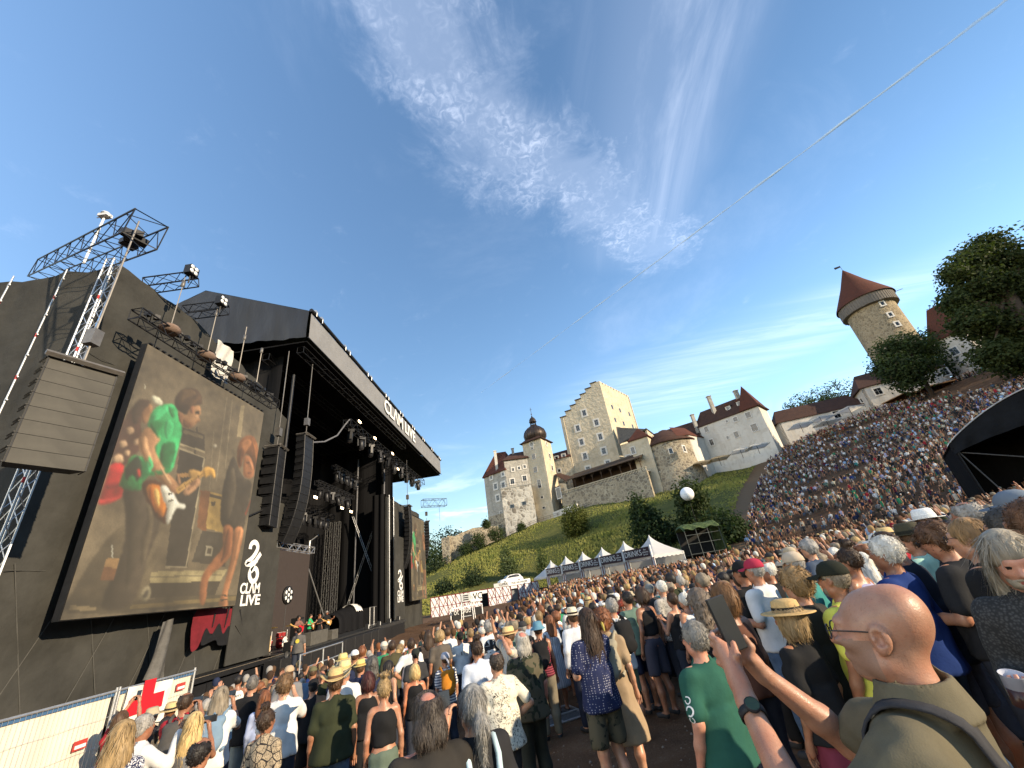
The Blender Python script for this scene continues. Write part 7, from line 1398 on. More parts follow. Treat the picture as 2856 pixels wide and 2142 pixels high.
def hair(kind, yaw, pit, vox, nst):
 key = ('h', kind, round(yaw, 1), round(pit, 1), vox, nst)
 if key in CACHE: return CACHE[key]
 R = HR(yaw, pit); S_ = Sdf((-.24, -.34, .95), (.24, .24, 1.98), vox); E = lambda c, r, kk=.02, op='u': S_.ell(hp(R, c), r, kk, op, R); Cn = lambda a, b, ra, rb, kk=.03, op='u': S_.cone(hp(R, a), hp(R, b), ra, rb, kk, op)
 th = {'buzz': .006, 'short': .014, 'balding': .014, 'fringe': .018, 'messy': .026, 'curly': .042, 'bob': .03, 'long': .022, 'longstraight': .020, 'longcurly': .04, 'ponytail': .010, 'bun': .012, 'dreads': .014}[kind]
 E((0, -.020, 1.660), (.074+th, .095+th, .097+th*1.1))
 E((0, .135, 1.585), (.098+th, .108, .098), .015, 's'); S_.put(*(lambda sl, g_: (sl, np.maximum(g_[2]-(1.585 if kind not in ('long', 'longstraight', 'longcurly', 'bob') else 1.0), -9)+0*g_[0]+0*g_[1]))(*S_.sub((-1, -1, 0), (1, 1, 1.585), 0)), 0, 's') if False else None
 for s_ in (-1, 1): E((s_*.09, .045, 1.585), (.05, .06, .055), .012, 's')
 E((0, .0, 1.50), (.12, .2, .065), .01, 's')
 if kind in ('balding', 'fringe'): E((0, -.012 if kind == 'balding' else -.07, 1.765 if kind == 'balding' else 1.755), (.068, .085, .062) if kind == 'balding' else (.062, .075, .06), .015, 's')
 if kind == 'fringe': [E((s_*.065, -.06, 1.56), (.04, .05, .07), .03) for s_ in (-1, 1)]; E((0, -.085, 1.56), (.075, .035, .07), .03)
 if kind in ('long', 'longstraight', 'longcurly'):
  z1 = 1.34 if kind != 'longstraight' else 1.26; E((0, -.085, (1.64+z1)/2), (.095+th*.5, .045+th*.3, (1.70-z1)/2), .03)
  for s_ in (-1, 1): E((s_*.078, -.035, (1.64+z1)/2+.03), (.035+th*.3, .05, (1.64-z1)/2), .03)
 if kind == 'bob': E((0, -.065, 1.60), (.10, .07, .09), .03); [E((s_*.082, -.01, 1.59), (.032, .055, .075), .03) for s_ in (-1, 1)]
 if kind == 'ponytail': Cn((0, -.115, 1.63), (0, -.145, 1.57), .028, .04, .02); Cn((0, -.145, 1.57), (0, -.115, 1.40), .045, .025, .03)
 if kind in ('bun', 'dreads'): E((0, -.05, 1.80), (.055, .055, .045), .02)
 if kind == 'dreads':
  g = random.Random(4)
  for k in range(26): a = g.uniform(0, 6.28); p = np.array((.03*math.cos(a), -.06+.03*math.sin(a), 1.81)); q = p+np.array((math.cos(a)*g.uniform(.03, .10), math.sin(a)*g.uniform(.03, .1), g.uniform(-.04, .05))); Cn(p, q, .010, .006, .008)
 if kind == 'curly' or kind == 'longcurly': S_.rough(.016, 95)
 elif kind == 'messy': S_.rough(.010, 80)
 elif kind != 'buzz': S_.rough(.004, 70)
 p = np.full(S_.n+2, 9., np.float32); p[1:-1, 1:-1, 1:-1] = S_.F; V, Q = surfnet(p, S_.lo-S_.vox, S_.vox)
 if nst and len(Q):
  md = 'long' if kind in ('long', 'longstraight', 'longcurly', 'bob', 'fringe', 'ponytail') else 'flat' if kind in ('short', 'buzz', 'balding') else 'messy'
  LL = {'buzz': .012, 'short': .03, 'balding': .03, 'fringe': .05, 'messy': .05, 'curly': .045, 'bob': .07, 'long': .11, 'longstraight': .14, 'longcurly': .07, 'ponytail': .07, 'bun': .04, 'dreads': .04}[kind]
  W, WQ = strands(V, Q, R, nst, LL, .0021 if nst > 3000 else .0032 if nst > 500 else .006, 5, md); WQ = WQ+len(V); V = np.vstack([V, W]); Q = np.vstack([Q, WQ])
 me = npmesh('hair', V, Q, [HAIR]); CACHE[key] = me; return me
def hat(kind, yaw, pit, hi):
 key = ('hat', kind, round(yaw, 1), round(pit, 1))
 if key in CACHE: return CACHE[key]
 R = HR(yaw, pit); n = 22; a = MB(); b_ = MB(); oy = -.018
 def ringlathe(mb_, prof, brim=lambda t: 0., sx=1., sy=1.22):
  V = []
  for r, z in prof:
   for k in range(n): t = 2*math.pi*k/n; V.append((r*sx*math.cos(t), oy+r*sy*math.sin(t), z+(brim(t)*max(0, (r-.1)/.1) if r > .1 else 0)))
  mb_.add(V, [(i*n+k, i*n+(k+1) % n, (i+1)*n+(k+1) % n, (i+1)*n+k) for i in range(len(prof)-1) for k in range(n)], 0, True)
 if kind in ('fedora', 'panama', 'cowboy', 'boater', 'trilby'):
  bw = {'fedora': .155, 'panama': .165, 'cowboy': .19, 'boater': .175, 'trilby': .14}[kind]; hgt = .105 if kind != 'boater' else .085; up = {'fedora': .008, 'panama': .012, 'cowboy': .055, 'boater': .0, 'trilby': .006}[kind]; br = lambda t: up*(math.cos(t)**2)*1.6-.012
  cr = [(.001, 1.70+hgt-.022), (.03, 1.70+hgt-.018), (.062, 1.70+hgt+.004), (.080, 1.70+hgt-.014), (.090, 1.70+.04), (.093, 1.70)] if kind != 'boater' else [(.001, 1.70+hgt+.006), (.06, 1.70+hgt), (.083, 1.70+hgt-.012), (.091, 1.73), (.094, 1.70)]
  ringlathe(a, cr+[(.10, 1.697), (bw*.8, 1.695), (bw, 1.699), (bw, 1.694), (bw*.8, 1.690), (.096, 1.692)], br); ringlathe(b_, [(.0955, 1.703), (.0935, 1.728), (.092, 1.732)], lambda t: 0)
 elif kind == 'bucket': ringlathe(a, [(.001, 1.775), (.06, 1.772), (.082, 1.76), (.092, 1.70), (.115, 1.672), (.145, 1.648), (.146, 1.645), (.11, 1.67), (.09, 1.69)], lambda t: .004*math.sin(3*t))
 elif kind == 'bandana': ringlathe(a, [(.001, 1.768), (.05, 1.764), (.085, 1.73), (.094, 1.68), (.093, 1.655), (.088, 1.652)]); b_.path([(0, -.135, 1.65), (.02, -.17, 1.61), (.03, -.18, 1.55)], [.02, .018, .01], 6)
 elif kind in ('cap', 'flatcap'):
  ringlathe(a, [(.001, 1.772), (.035, 1.769), (.068, 1.748), (.086, 1.712), (.092, 1.675), (.0905, 1.672)])
  V = []; m = 9
  for i in range(m):
   t = math.pi*(.12+.76*i/(m-1)); x, y = math.cos(t), math.sin(t); V += [(x*.088, oy+y*.105, 1.685), (x*.094, oy+.02+y*.185, 1.668-.018*abs(x)), (x*.094, oy+.02+y*.185, 1.664-.018*abs(x)), (x*.088, oy+y*.105, 1.680)]
  a.add(V, [(i*4+j, i*4+(j+1) % 4, (i+1)*4+(j+1) % 4, (i+1)*4+j) for i in range(m-1) for j in range(4)]); b_.lathe((0, oy, 1.772), [(.008, 0), (.001, .006)], 6)
 elif kind == 'visor': ringlathe(a, [(.0875, 1.735), (.092, 1.69), (.0905, 1.688), (.087, 1.73)])
 out = []
 for mb_, nm, m in ((a, 'hat', STRAW), (b_, 'hat_band', CLOTH)):
  if not mb_.v: out.append(None); continue
  mb_.v = [tuple(hp(R, v)) for v in mb_.v]; out.append(mb_.mesh(nm, [m]))
 CACHE[key] = out; return out
def glasses(dark, yaw, pit):
 key = ('gl', dark, round(yaw, 1), round(pit, 1))
 if key in CACHE: return CACHE[key]
 R = HR(yaw, pit); a = MB(); l = MB()
 for s_ in (-1, 1):
  P = [(s_*.032+.023*math.cos(t), .112-.006*abs(s_*.032+.023*math.cos(t))/.05, 1.646+.019*math.sin(t)) for t in np.linspace(0, 2*math.pi, 13)]; a.path(P, .0022, 4); a.path([(s_*.056, .104, 1.652), (s_*.076, .04, 1.652), (s_*.080, -.02, 1.648)], .002, 4)
  if dark: l.add([(x, y, z) for x, y, z in P[:-1]], [tuple(range(12))])
 a.path([(-.01, .112, 1.65), (.01, .112, 1.65)], .002, 4); out = []
 for mb_, nm, m in ((a, 'sunglasses' if dark else 'glasses', GLASSF), (l, 'dark_lens', GLASSF)):
  if not mb_.v: out.append(None); continue
  mb_.v = [tuple(hp(R, v)) for v in mb_.v]; out.append(mb_.mesh(nm, [m]))
 CACHE[key] = out; return out
def beard(yaw, pit, vox, big):
 key = ('be', round(yaw, 1), round(pit, 1), vox, big)
 if key in CACHE: return CACHE[key]
 R = HR(yaw, pit); S_ = Sdf((-.13, -.1, 1.40), (.13, .24, 1.68), vox); E = lambda c, r, kk=.02, op='u': S_.ell(hp(R, c), r, kk, op, R)
 E((0, .030, 1.570-.03*big), (.066, .068, .052+.03*big)); E((0, .085, 1.592), (.034, .018, .012), .01); E((0, .05, 1.66), (.1, .09, .058), .015, 's'); E((0, .10, 1.577), (.022, .02, .007), .005, 's'); E((0, -.06, 1.56), (.12, .07, .1), .02, 's'); S_.rough(.004, 120); me = S_.out('beard', [HAIR]); CACHE[key] = me; return me
PACK = {}
def pack_mesh():
 if PACK: return PACK['m']
 S_ = Sdf((-.2, -.36, 1.0), (.2, -.06, 1.52), .013); S_.ell((0, -.20, 1.24), (.15, .085, .21), .02); S_.ell((0, -.265, 1.15), (.11, .05, .10), .02); S_.cone((-.09, -.17, 1.40), (.09, -.17, 1.40), .06, .06, .04); S_.fold(.004, 30, 2); PACK['m'] = S_.out('backpack', [CLOTH])
 st = MB()
 for s_ in (-1, 1): st.path([(s_*.085, -.14, 1.40), (s_*.105, -.10, 1.47), (s_*.115, -.0, 1.51), (s_*.115, .09, 1.45), (s_*.13, .14, 1.32), (s_*.16, .09, 1.15), (s_*.13, -.13, 1.08)], .021, 6)
 st.path([(-.03, -.14, 1.45), (0, -.15, 1.50), (.03, -.14, 1.45)], .01, 5); PACK['s'] = st.mesh('strap', [CLOTH]); return PACK['m']
def child(name, me, par, col, m=None):
 o = bpy.data.objects.new(name, me); COL.objects.link(o); o.parent = par; o.color = tuple(col)+(1,)
 if m is not None and me.materials[0] is not m: o.material_slots[0].link = 'OBJECT'; o.material_slots[0].material = m
 return o
SKINC = [(.35, .175, .105), (.38, .20, .125), (.31, .15, .085), (.42, .235, .15), (.27, .13, .075)]
PEOPLE = []
def person(label, pos, face, h=1.75, fem=False, pl='down', pr='down', yaw=0., pit=0., topk='tshirt', topc=(.05, .05, .05), pat='plain', botk='long', botc=(.03, .035, .05), bpat='plain', hairk='short', hairc=(.05, .03, .02), hatk=None, hatc=(.5, .4, .2), bandc=(.02, .02, .02), gl=None, be=None, pack=None, skin=None, vox=.02, nst=0, fat=0., group='concert crowd', shoec=(.05, .05, .05), name='person', lean=0.):
 """pos on the ground, face = compass azimuth looked at"""
 o = bpy.data.objects.new(name, body(fem, pl, pr, yaw, pit, vox)); COL.objects.link(o); k = h/1.75
 o.matrix_basis = Matrix.Translation(pos) @ Matrix.Rotation(-face, 4, 'Z') @ Matrix.Rotation(lean, 4, 'X') @ Matrix.Scale(k, 4); o.color = tuple(skin or random.choice(SKINC))+(1,); tag(o, label, 'person', group)
 o.material_slots[3].link = 'OBJECT'; o.material_slots[3].material = SHOES[int(shoec[0] > .3)]
 if topk: child('dress' if topk == 'dress' else 'shirt', top(topk, fem, pl, pr, vox*1.15, fat), o, topc, PATS[pat])
 if botk and topk != 'dress': child({'skirt': 'skirt', 'shorts': 'shorts'}.get(botk, 'trousers'), bottom(botk, fem, vox*1.5, fat), o, botc, PATS[bpat])
 if hairk: child('hair', hair(hairk, yaw, pit, min(vox, .02) if vox < .03 else vox*.8, nst), o, hairc)
 if hatk:
  a, b_ = hat(hatk, yaw, pit, 1); q = child('cap' if hatk in ('cap', 'flatcap') else 'bandana' if hatk == 'bandana' else 'hat', a, o, hatc, STRAW if hatk in ('fedora', 'panama', 'cowboy', 'boater', 'trilby') else CLOTH)
  if b_ and hatk not in ('cap',): child('hat_band' if hatk != 'bandana' else 'knot', b_, q, bandc if hatk != 'bandana' else hatc)
 if gl: a, b_ = glasses(gl == 'dark', yaw, pit); q = child('sunglasses' if gl == 'dark' else 'glasses', a, o, (0, 0, 0)); (b_ and child('dark_lens', b_, q, (0, 0, 0)))
 if be: child('beard', beard(yaw, pit, .012 if vox < .016 else .016, int(be == 'big')), o, hairc)
 if pack:
  pack_mesh(); t_ = bpy.data.objects.new('backpack', PACK['m']); COL.objects.link(t_); t_.matrix_basis = o.matrix_basis.copy(); t_.color = tuple(pack[0])+(1,); tag(t_, pack[1], 'backpack'); child('strap', PACK['s'], t_, pack[0])
 PEOPLE.append((o, pos, h)); return o
SHOES = [mat('shoe_dark', (.03, .03, .032), .7), mat('shoe_white', (.6, .58, .55), .7)]
def local(o, p): return o.matrix_basis @ Vector(p)
def phone_for(o, label, p, mirror=1, w_=.076, hgt=.155, land=False, tilt=-.2, screen=(.03, .035, .04)):
 a, b_ = (hgt, w_) if land else (w_, hgt); t_ = thing('phone', label, 'phone', (0, 0, 0)); q = MB(); q.box((0, 0, 0), (a, .009, b_)); ob = q.build('case', mat('phone_case', (.015, .015, .016), .3, bump=0), t_); md = ob.modifiers.new('bevel', 'BEVEL'); md.width = .004; md.segments = 2
 q = MB(); q.box((0, -.0055, 0), (a-.008, .002, b_-.008)); q.build('screen', mat('phone_screen', (.02, .022, .025), .12, bump=0, spec=.6), t_); q = MB(); q.box((-a*.25, .007, b_*.32), (.03, .006, .03)); q.build('camera_bump', mat('phone_case', ()), t_)
 sc = o.matrix_basis.to_scale()[0]; rot = o.matrix_basis.to_quaternion().to_matrix().to_4x4(); t_.matrix_basis = Matrix.Translation(local(o, p)) @ rot @ Matrix.Rotation(tilt, 4, 'X'); return t_
# ------------------------------------------------------------------ the crowd: people one can pick out
STAGE = Vector((-15.5, 36))
def facing(p, turn=0.): return math.atan2(STAGE.x-p[0], STAGE.y-p[1])+turn
BLK, CHAR, NAVY, WHT, OFFW, GRYC, OLV, TEAL, SAGE, BLUE, RED, BURG, KHAKI, JEAN, CREAM, YEL, LAV, GRN, BRN, MINT, SKY, TAN, ORG = (.014, .014, .015), (.035, .035, .037), (.018, .024, .055), (.62, .61, .59), (.52, .48, .40), (.17, .17, .175), (.030, .035, .018), (.04, .20, .19), (.10, .16, .13), (.014, .036, .15), (.30, .02, .03), (.075, .012, .028), (.20, .16, .11), (.085, .13, .20), (.50, .45, .34), (.62, .60, .10), (.34, .33, .48), (.03, .20, .10), (.055, .042, .035), (.30, .48, .40), (.30, .42, .58), (.40, .28, .16), (.45, .17, .02)
HB, HDB, HBK, HGY, HWH, HBL, HDBL, HRD, HAU, HGB = (.075, .040, .020), (.040, .023, .014), (.014, .011, .010), (.27, .255, .235), (.55, .53, .48), (.50, .35, .15), (.28, .19, .09), (.24, .045, .02), (.16, .06, .025), (.20, .165, .12)
USED = []
def place(px, py, h, D=None, Y=None):
 if D or Y: p = at(px, py, D=D) if D else at(px, py, Y=Y); g_ = float(gz(p.x, p.y)); return Vector((p.x, p.y, g_)), min(1.98, max(1.42, p.z-g_))
 d = ray(px, py)
 for t in np.linspace(.5, 60, 4000):
  q = d*t; z = CZ+q[2]; g_ = float(gz(q[0], q[1]))
  if z < g_+h: return Vector((q[0], q[1], g_)), h
 q = d*40; return Vector((q[0], q[1], float(gz(q[0], q[1])))), h
def P(label, px, py, h=1.76, D=None, Y=None, turn=0., **k):
 p, h2 = place(px, py, h+(.03 if k.get('hatk') else .015), D, Y); dist = p.xy.length; v = .0095 if dist < 2.7 else .0135 if dist < 4.6 else .018 if dist < 7.5 else .023 if dist < 11 else .028; ns = 3200 if dist < 3.4 else 1300 if dist < 5 else 500 if dist < 8 else 160 if dist < 12 else 0
 o = person(label, p, facing(p, turn), h2-(.03 if k.get('hatk') else .015), vox=v, nst=ns, **k); USED.append((p.x, p.y)); return o
# lower left, by the fence
a = P('person in red shirt holding a phone up in both hands by the fence', 342, 1985, 1.66, D=7.2, fem=True, pl='high', pr='high', topc=RED, hairk='bob', hairc=HB); phone_for(a, 'black phone raised highest in front of the red cross banner', (0, .37, 1.93))
P('person with long ash blonde hair and a navy and white speckled blouse', 352, 2009, 1.66, D=3.9, fem=True, topk='tshirt', topc=(.025, .03, .07), pat='speck', hairk='long', hairc=HDBL)
a = P('smiling person with grey hair and white shirt stretching an arm sideways with a phone', 409, 1990, 1.78, D=4.8, turn=.75, topk='long', topc=WHT, pl='down', pr='phone', hairk='short', hairc=HGY); phone_for(a, 'black phone held out by the person in the white shirt', (0.02, .44, 1.60), land=True)
a = P('balding person in red shirt with grey backpack holding a phone with both hands', 523, 1928, 1.80, D=6.2, pl='phone', pr='phone', topc=RED, hairk='balding', hairc=HDB, pack=((.07, .065, .06), 'big grey backpack on the balding person in red')); phone_for(a, 'phone in front of the balding person in red', (0, .43, 1.60), land=True)
a = P('person with very long straight blonde hair and bare shoulders holding a phone', 548, 1985, 1.68, D=5.0, fem=True, pl='phone', pr='phone', topk='tank', topc=GRYC, hairk='longstraight', hairc=HBL); phone_for(a, 'phone in front of the person with very long blonde hair', (.05, .43, 1.60), land=True)
P('person with dark hair and thinning crown in a burgundy shirt leaning right', 530, 2072, 1.74, D=3.4, topc=BURG, hairk='balding', hairc=HBK, fat=.06, turn=.35, lean=-.1)
a = P('person with long grey brown hair in white top and blue straps taking a photo', 620, 1915, 1.68, D=6, fem=True, pl='phone', pr='phone', topk='tshirt', topc=WHT, hairk='long', hairc=HGB, pack=((.16, .24, .33), 'blue strapped bag on the person with long grey brown hair')); phone_for(a, 'phone held by the person with long grey brown hair', (.0, .43, 1.62), land=True)
sec = P('security guard in white vest with headphones facing the stage pit', 672, 1850, 1.80, D=11.5, topk='tank', topc=WHT, pl='fold', pr='fold2', hairk='short', hairc=HBK)
P('person with short grey hair in black T-shirt beside the raised hands', 708, 1883, 1.80, D=7.4, topc=BLK, hairk='short', hairc=(.12, .11, .10), pl='hip', botc=(.24, .28, .27), botk='long')
P('person in pale blue long shirt with long brown hair raising one hand', 741, 1925, 1.68, D=7, fem=True, topk='long', topc=(.36, .42, .60), pr='up', hairk='longstraight', hairc=HAU)
P('person with wavy brown hair in a bright white T-shirt and shorts', 797, 1880, 1.84, D=5.8, topc=WHT, hairk='messy', hairc=(.13, .075, .035), pl='down', pr='phone')
P('person with hair pinned up and beige blouse with black ring print', 748, 1975, 1.66, D=4.4, fem=True, topk='tshirt', topc=(.36, .29, .20), pat='rings', hairk='bun', hairc=HDB, turn=.5)
P('person in beige flat cap looking up at the screen', 809, 1846, 1.76, D=8.6, topc=GRYC, hairk='buzz', hairc=HB, hatk='flatcap', hatc=(.40, .29, .19))
P('person in blue shirt and camouflage cap bending to the right', 872, 1858, 1.76, D=9.6, topk='tshirt', topc=(.085, .14, .22), hairk='buzz', hairc=HB, hatk='cap', hatc=(.12, .11, .06), lean=-.1, fat=.04)
P('person in black T-shirt and black cap with bright round badge', 876, 1890, 1.80, D=7, topc=BLK, hairk='buzz', hairc=HBK, hatk='cap', hatc=BLK, turn=-2.6 if False else 0, botk='shorts', botc=BLK, fat=.05)
P('person with tanned bald head between caps and straw hats', 899, 1868, 1.74, D=9.4, topc=OLV, hairk=None)
P('person in olive T-shirt and wide straw hat with jeans', 937, 1868, 1.78, D=5.2, topc=OLV, botc=JEAN, bpat='denim', hairk='short', hairc=HB, hatk='cowboy', hatc=(.50, .36, .16), bandc=(.12, .07, .04), fat=.05)
P('person in white shirt and pale straw cowboy hat', 963, 1846, 1.80, D=6.6, topk='tshirt', topc=WHT, hairk='short', hairc=HGY, hatk='cowboy', hatc=(.62, .50, .24), bandc=(.4, .3, .14), turn=.2)
P('person with cropped dark red hair in black tank top', 1027, 1875, 1.70, D=6.2, fem=True, topk='tank', topc=BLK, hairk='bob', hairc=(.055, .016, .014), botk='long', botc=BLK)
P('person with blonde dreadlock bun, black cropped top and green skirt', 1071, 1890, 1.70, D=4.8, fem=True, topk='crop', topc=BLK, hairk='dreads', hairc=HDBL, botk='skirt', botc=(.10, .13, .10))
P('person in yellow straw trilby seen from behind among straw hats', 1007, 1842, 1.74, D=8.6, topc=NAVY, hairk='short', hairc=HB, hatk='trilby', hatc=(.62, .47, .16), bandc=(.3, .2, .07), turn=.5)
P('person in small bleached straw hat ahead of the cowboy hats', 957, 1826, 1.74, D=9, topc=NAVY, hairk='short', hairc=HGY, hatk='fedora', hatc=(.66, .50, .20), bandc=(.4, .28, .1))
P('person with wavy dark grey hair in navy shirt', 1038, 1833, 1.76, D=8, topc=NAVY, hairk='longcurly', hairc=(.07, .065, .06))
P('person with long black hair and sunglasses looking right', 1085, 1842, 1.70, D=7.6, fem=True, topk='tank', topc=BLK, hairk='longstraight', hairc=HBK, gl='dark', turn=1.0)
P('person with large bald spot and long dark fringe in dark jacket, close to the camera', 1192, 1925, 1.80, D=2.35, topk='jacket', topc=(.03, .027, .024), hairk='fringe', hairc=(.045, .035, .028), pit=-.25, skin=(.42, .20, .14), fat=.05)
a = P('person with long grey ponytail and pale blue straps taking a photo', 1312, 1905, 1.76, D=2.5, topk='tshirt', topc=(.022, .022, .024), hairk='ponytail', hairc=(.24, .23, .21), pl='phone', pr='down', turn=-.1)
phone_for(a, 'black phone with pink sleeved hand in front of the orange backpack', (-.06, .42, 1.60), w_=.08, hgt=.165); q = MB()
for s_ in (-1, 1): q.path([(s_*.075, -.13, 1.05), (s_*.09, -.165, 1.25), (s_*.10, -.135, 1.40), (s_*.105, -.06, 1.475), (s_*.105, .05, 1.44)], .019, 6)
o = q.build('strap', mat('pale_blue_strap', (.42, .55, .60), .7, bump=0), None); o.parent = a
P('person in cream shirt with dark flower print and receding dark hair', 1381, 1815, 1.78, D=4.6, topk='shirt', topc=(.60, .56, .46), pat='floral', hairk='balding', hairc=(.06, .045, .035), pl='down', pr='hip', botc=CHAR, fat=.06)
P('person with blonde bob and orange tanned shoulders in black top', 1156, 1853, 1.64, D=7, fem=True, topk='tank', topc=BLK, hairk='bob', hairc=HBL, skin=(.42, .17, .085))
P('person in striped top with patterned headscarf and orange backpack', 1240, 1816, 1.72, D=7.6, fem=True, topk='tshirt', topc=WHT, pat='stripe', hairk='buzz', hairc=HB, hatk='bandana', hatc=(.30, .31, .36), pack=(ORG, 'orange backpack with leather straps on the striped person'))
P('person in pale white blue T-shirt with dark tied hair', 1328, 1785, 1.78, D=6, topc=(.50, .54, .62), hairk='bun', hairc=HDB, fat=.05)
P('person in straw hat shading the eyes with a raised hand', 1414, 1752, 1.74, D=7, turn=-1.6, topk='tshirt', topc=CREAM, pat='thinstripe', pl='shade', pr='up', hairk='short', hairc=HB, hatk='trilby', hatc=(.58, .42, .20), bandc=(.2, .12, .06))
P('person with long grey hair around a red bald crown in dark green shirt', 1451, 1760, 1.82, D=5.3, topk='shirt', topc=(.028, .034, .02), pat='camo', hairk='fringe', hairc=(.36, .34, .30), skin=(.50, .22, .16), botc=(.03, .032, .025), fat=.05)
P('person in blue bucket hat and red striped tank with black backpack', 1497, 1731, 1.70, D=7.4, fem=True, topk='tank', topc=(.24, .05, .07), pat='redstripe', hairk='short', hairc=HDB, hatk='bucket', hatc=(.10, .22, .30), botc=(.17, .145, .105), botk='long', pack=(BLK, 'black backpack on the person in blue bucket hat'), turn=.5)
P('person in white hooded patterned robe with brown hair', 1529, 1716, 1.70, D=8.8, fem=True, topk='dress', topc=(.50, .51, .55), pat='thinstripe', hairk='longstraight', hairc=HAU)
P('person with grey curls in white T-shirt with black back print', 1361, 1732, 1.76, D=10, topc=WHT, hairk='curly', hairc=HGY, pat='plain', botc=KHAKI)
P('person in white lettered T-shirt and black cap turned back', 1282, 1760, 1.76, D=10.5, topc=WHT, hairk='buzz', hairc=HBK, hatk='cap', hatc=BLK, fat=.04)
P('person in long white shirt beside a person in brown', 1247, 1750, 1.78, D=11.5, topk='long', topc=WHT, hairk='short', hairc=HB, botc=JEAN, bpat='denim')
P('person in dark brown T-shirt with long brown hair', 1193, 1756, 1.76, D=10.8, topc=BRN, hairk='long', hairc=HDB)
P('person in grey brown T-shirt with fair curls', 1225, 1760, 1.74, D=10.2, topc=(.10, .085, .07), hairk='curly', hairc=HDBL)
P('person in white T-shirt standing hand on hip', 1146, 1780, 1.80, D=9.6, topc=WHT, hairk='short', hairc=HDB, pl='hip')
P('person in black knit beret behind the white T-shirt', 1158, 1806, 1.72, D=8.9, topc=CHAR, hairk='buzz', hairc=HBK, hatk='bandana', hatc=(.02, .025, .022))
P('person in green T-shirt and pale cap', 1071, 1783, 1.76, D=11, topc=GRN, hairk='buzz', hairc=HGY, hatk='cap', hatc=OFFW)
P('person in wide olive shirt with brown hair', 1093, 1786, 1.74, D=10.5, topk='shirt', topc=(.06, .055, .03), hairk='short', hairc=HDB, fat=.05)
P('person in cream shirt with reddish brown hair', 1010, 1789, 1.78, D=11, topk='shirt', topc=CREAM, hairk='messy', hairc=HAU)
P('person in black T-shirt and white cap', 990, 1806, 1.74, D=10, topc=BLK, hairk='buzz', hairc=HB, hatk='cap', hatc=WHT)
# middle
P('person in white long shirt, navy trousers and cream panama hat with black band', 1592, 1698, 1.84, D=7.4, topk='long', topc=(.60, .61, .64), botc=(.014, .017, .03), hairk='short', hairc=HB, hatk='panama', hatc=(.66, .58, .42), bandc=(.02, .016, .014), turn=.1)
P('person with long dark wet hair in dotted navy shirt and camouflage shorts', 1629, 1697, 1.80, D=4.75, topk='shirt', topc=(.020, .026, .07), pat='dots', botk='shorts', botc=(.05, .05, .035), bpat='camo', hairk='longstraight', hairc=HDB, pl='fold', pr='hug')
P('person in yellow beret embraced by the person in dotted navy', 1674, 1697, 1.68, D=5.1, fem=True, topk='dress', topc=(.30, .22, .14), hairk='curly', hairc=HAU, hatk='bandana', hatc=(.36, .30, .08), pl='hug', pack=((.30, .27, .20), 'beige rucksack on the person in yellow beret'), turn=.8)
P('person in white shirt and green shorts with black rolltop backpack', 1699, 1668, 1.82, D=6.5, topk='shirt', topc=WHT, botk='shorts', botc=(.13, .16, .10), hairk='short', hairc=HGY, pack=(BLK, 'black rolltop backpack on the person in white shirt'), shoec=(.6, .6, .6))
P('person with bright red curly hair and glasses facing the camera', 1734, 1676, 1.66, D=7.8, fem=True, turn=-2.3, topk='tshirt', topc=BLK, hairk='curly', hairc=HRD, gl='clear')
P('tall person in sage green shirt with dark hair', 1744, 1650, 1.82, D=7.6, topk='shirt', topc=SAGE, botk='shorts', botc=NAVY, hairk='short', hairc=HBK, fat=.05)
P('person in black cropped top with hair pinned by sunglasses', 1783, 1640, 1.72, D=7.2, fem=True, topk='crop', topc=BLK, hairk='bob', hairc=HDB, gl='dark', botk='shorts', botc=(.05, .05, .07))
P('person in grey cap near the middle of the crowd', 1806, 1627, 1.74, D=9.5, topc=CHAR, hairk='buzz', hairc=HGY, hatk='cap', hatc=(.16, .17, .17))
P('person with white hair and goatee in black flowered shirt', 1838, 1619, 1.80, D=8, topk='shirt', topc=(.35, .33, .30), pat='floral', hairk='short', hairc=HWH, gl='clear', be='s')
P('person in black tank clapping hands close to the face', 1868, 1652, 1.68, D=6.9, fem=True, topk='tank', topc=BLK, hairk='bun', hairc=HDB, pl='clap', pr='clap')
P('person with short white hair in white tank top', 1901, 1653, 1.68, D=6.6, fem=True, topk='tank', topc=WHT, hairk='short', hairc=HWH)
P('person with long grey brown curls in front of the white tank top', 1938, 1648, 1.70, Y=5.0, fem=True, topk='tank', topc=BLK, hairk='longcurly', hairc=(.13, .10, .075))
gt = P('person with cropped grey hair and glasses in dark green T-shirt with white sleeve logo', 1922, 1731, 1.80, D=3.0, topc=(.022, .085, .062), hairk='short', hairc=(.22, .205, .18), gl='clear', turn=-.05, fat=.02, skin=(.48, .24, .16))
P('person with brown fringe and sunglasses right behind the phone', 2004, 1628, 1.72, Y=4.4, fem=True, topk='tank', topc=(.10, .045, .03), hairk='bob', hairc=(.15, .075, .03), gl='dark', turn=.1)
P('person in straw boater with black ribbon and studded black top', 2176, 1672, 1.66, D=3.0, fem=True, topk='tshirt', topc=BLK, hairk='bob', hairc=HDBL, hatk='boater', hatc=(.50, .33, .14), bandc=(.02, .018, .016), botc=(.16, .03, .05), botk='skirt')
P('person with dirty blond hair in profile wearing a dark vest', 2200, 1586, 1.76, Y=3.9, topk='tshirt', topc=(.035, .034, .03), hairk='messy', hairc=(.27, .17, .075))
P('person in white T-shirt and red cap with a cup', 2089, 1556, 1.78, Y=5.6, topc=WHT, hairk='buzz', hairc=HGY, hatk='cap', hatc=(.34, .03, .06), pr='cup', pl='cup', botc=JEAN, bpat='denim')
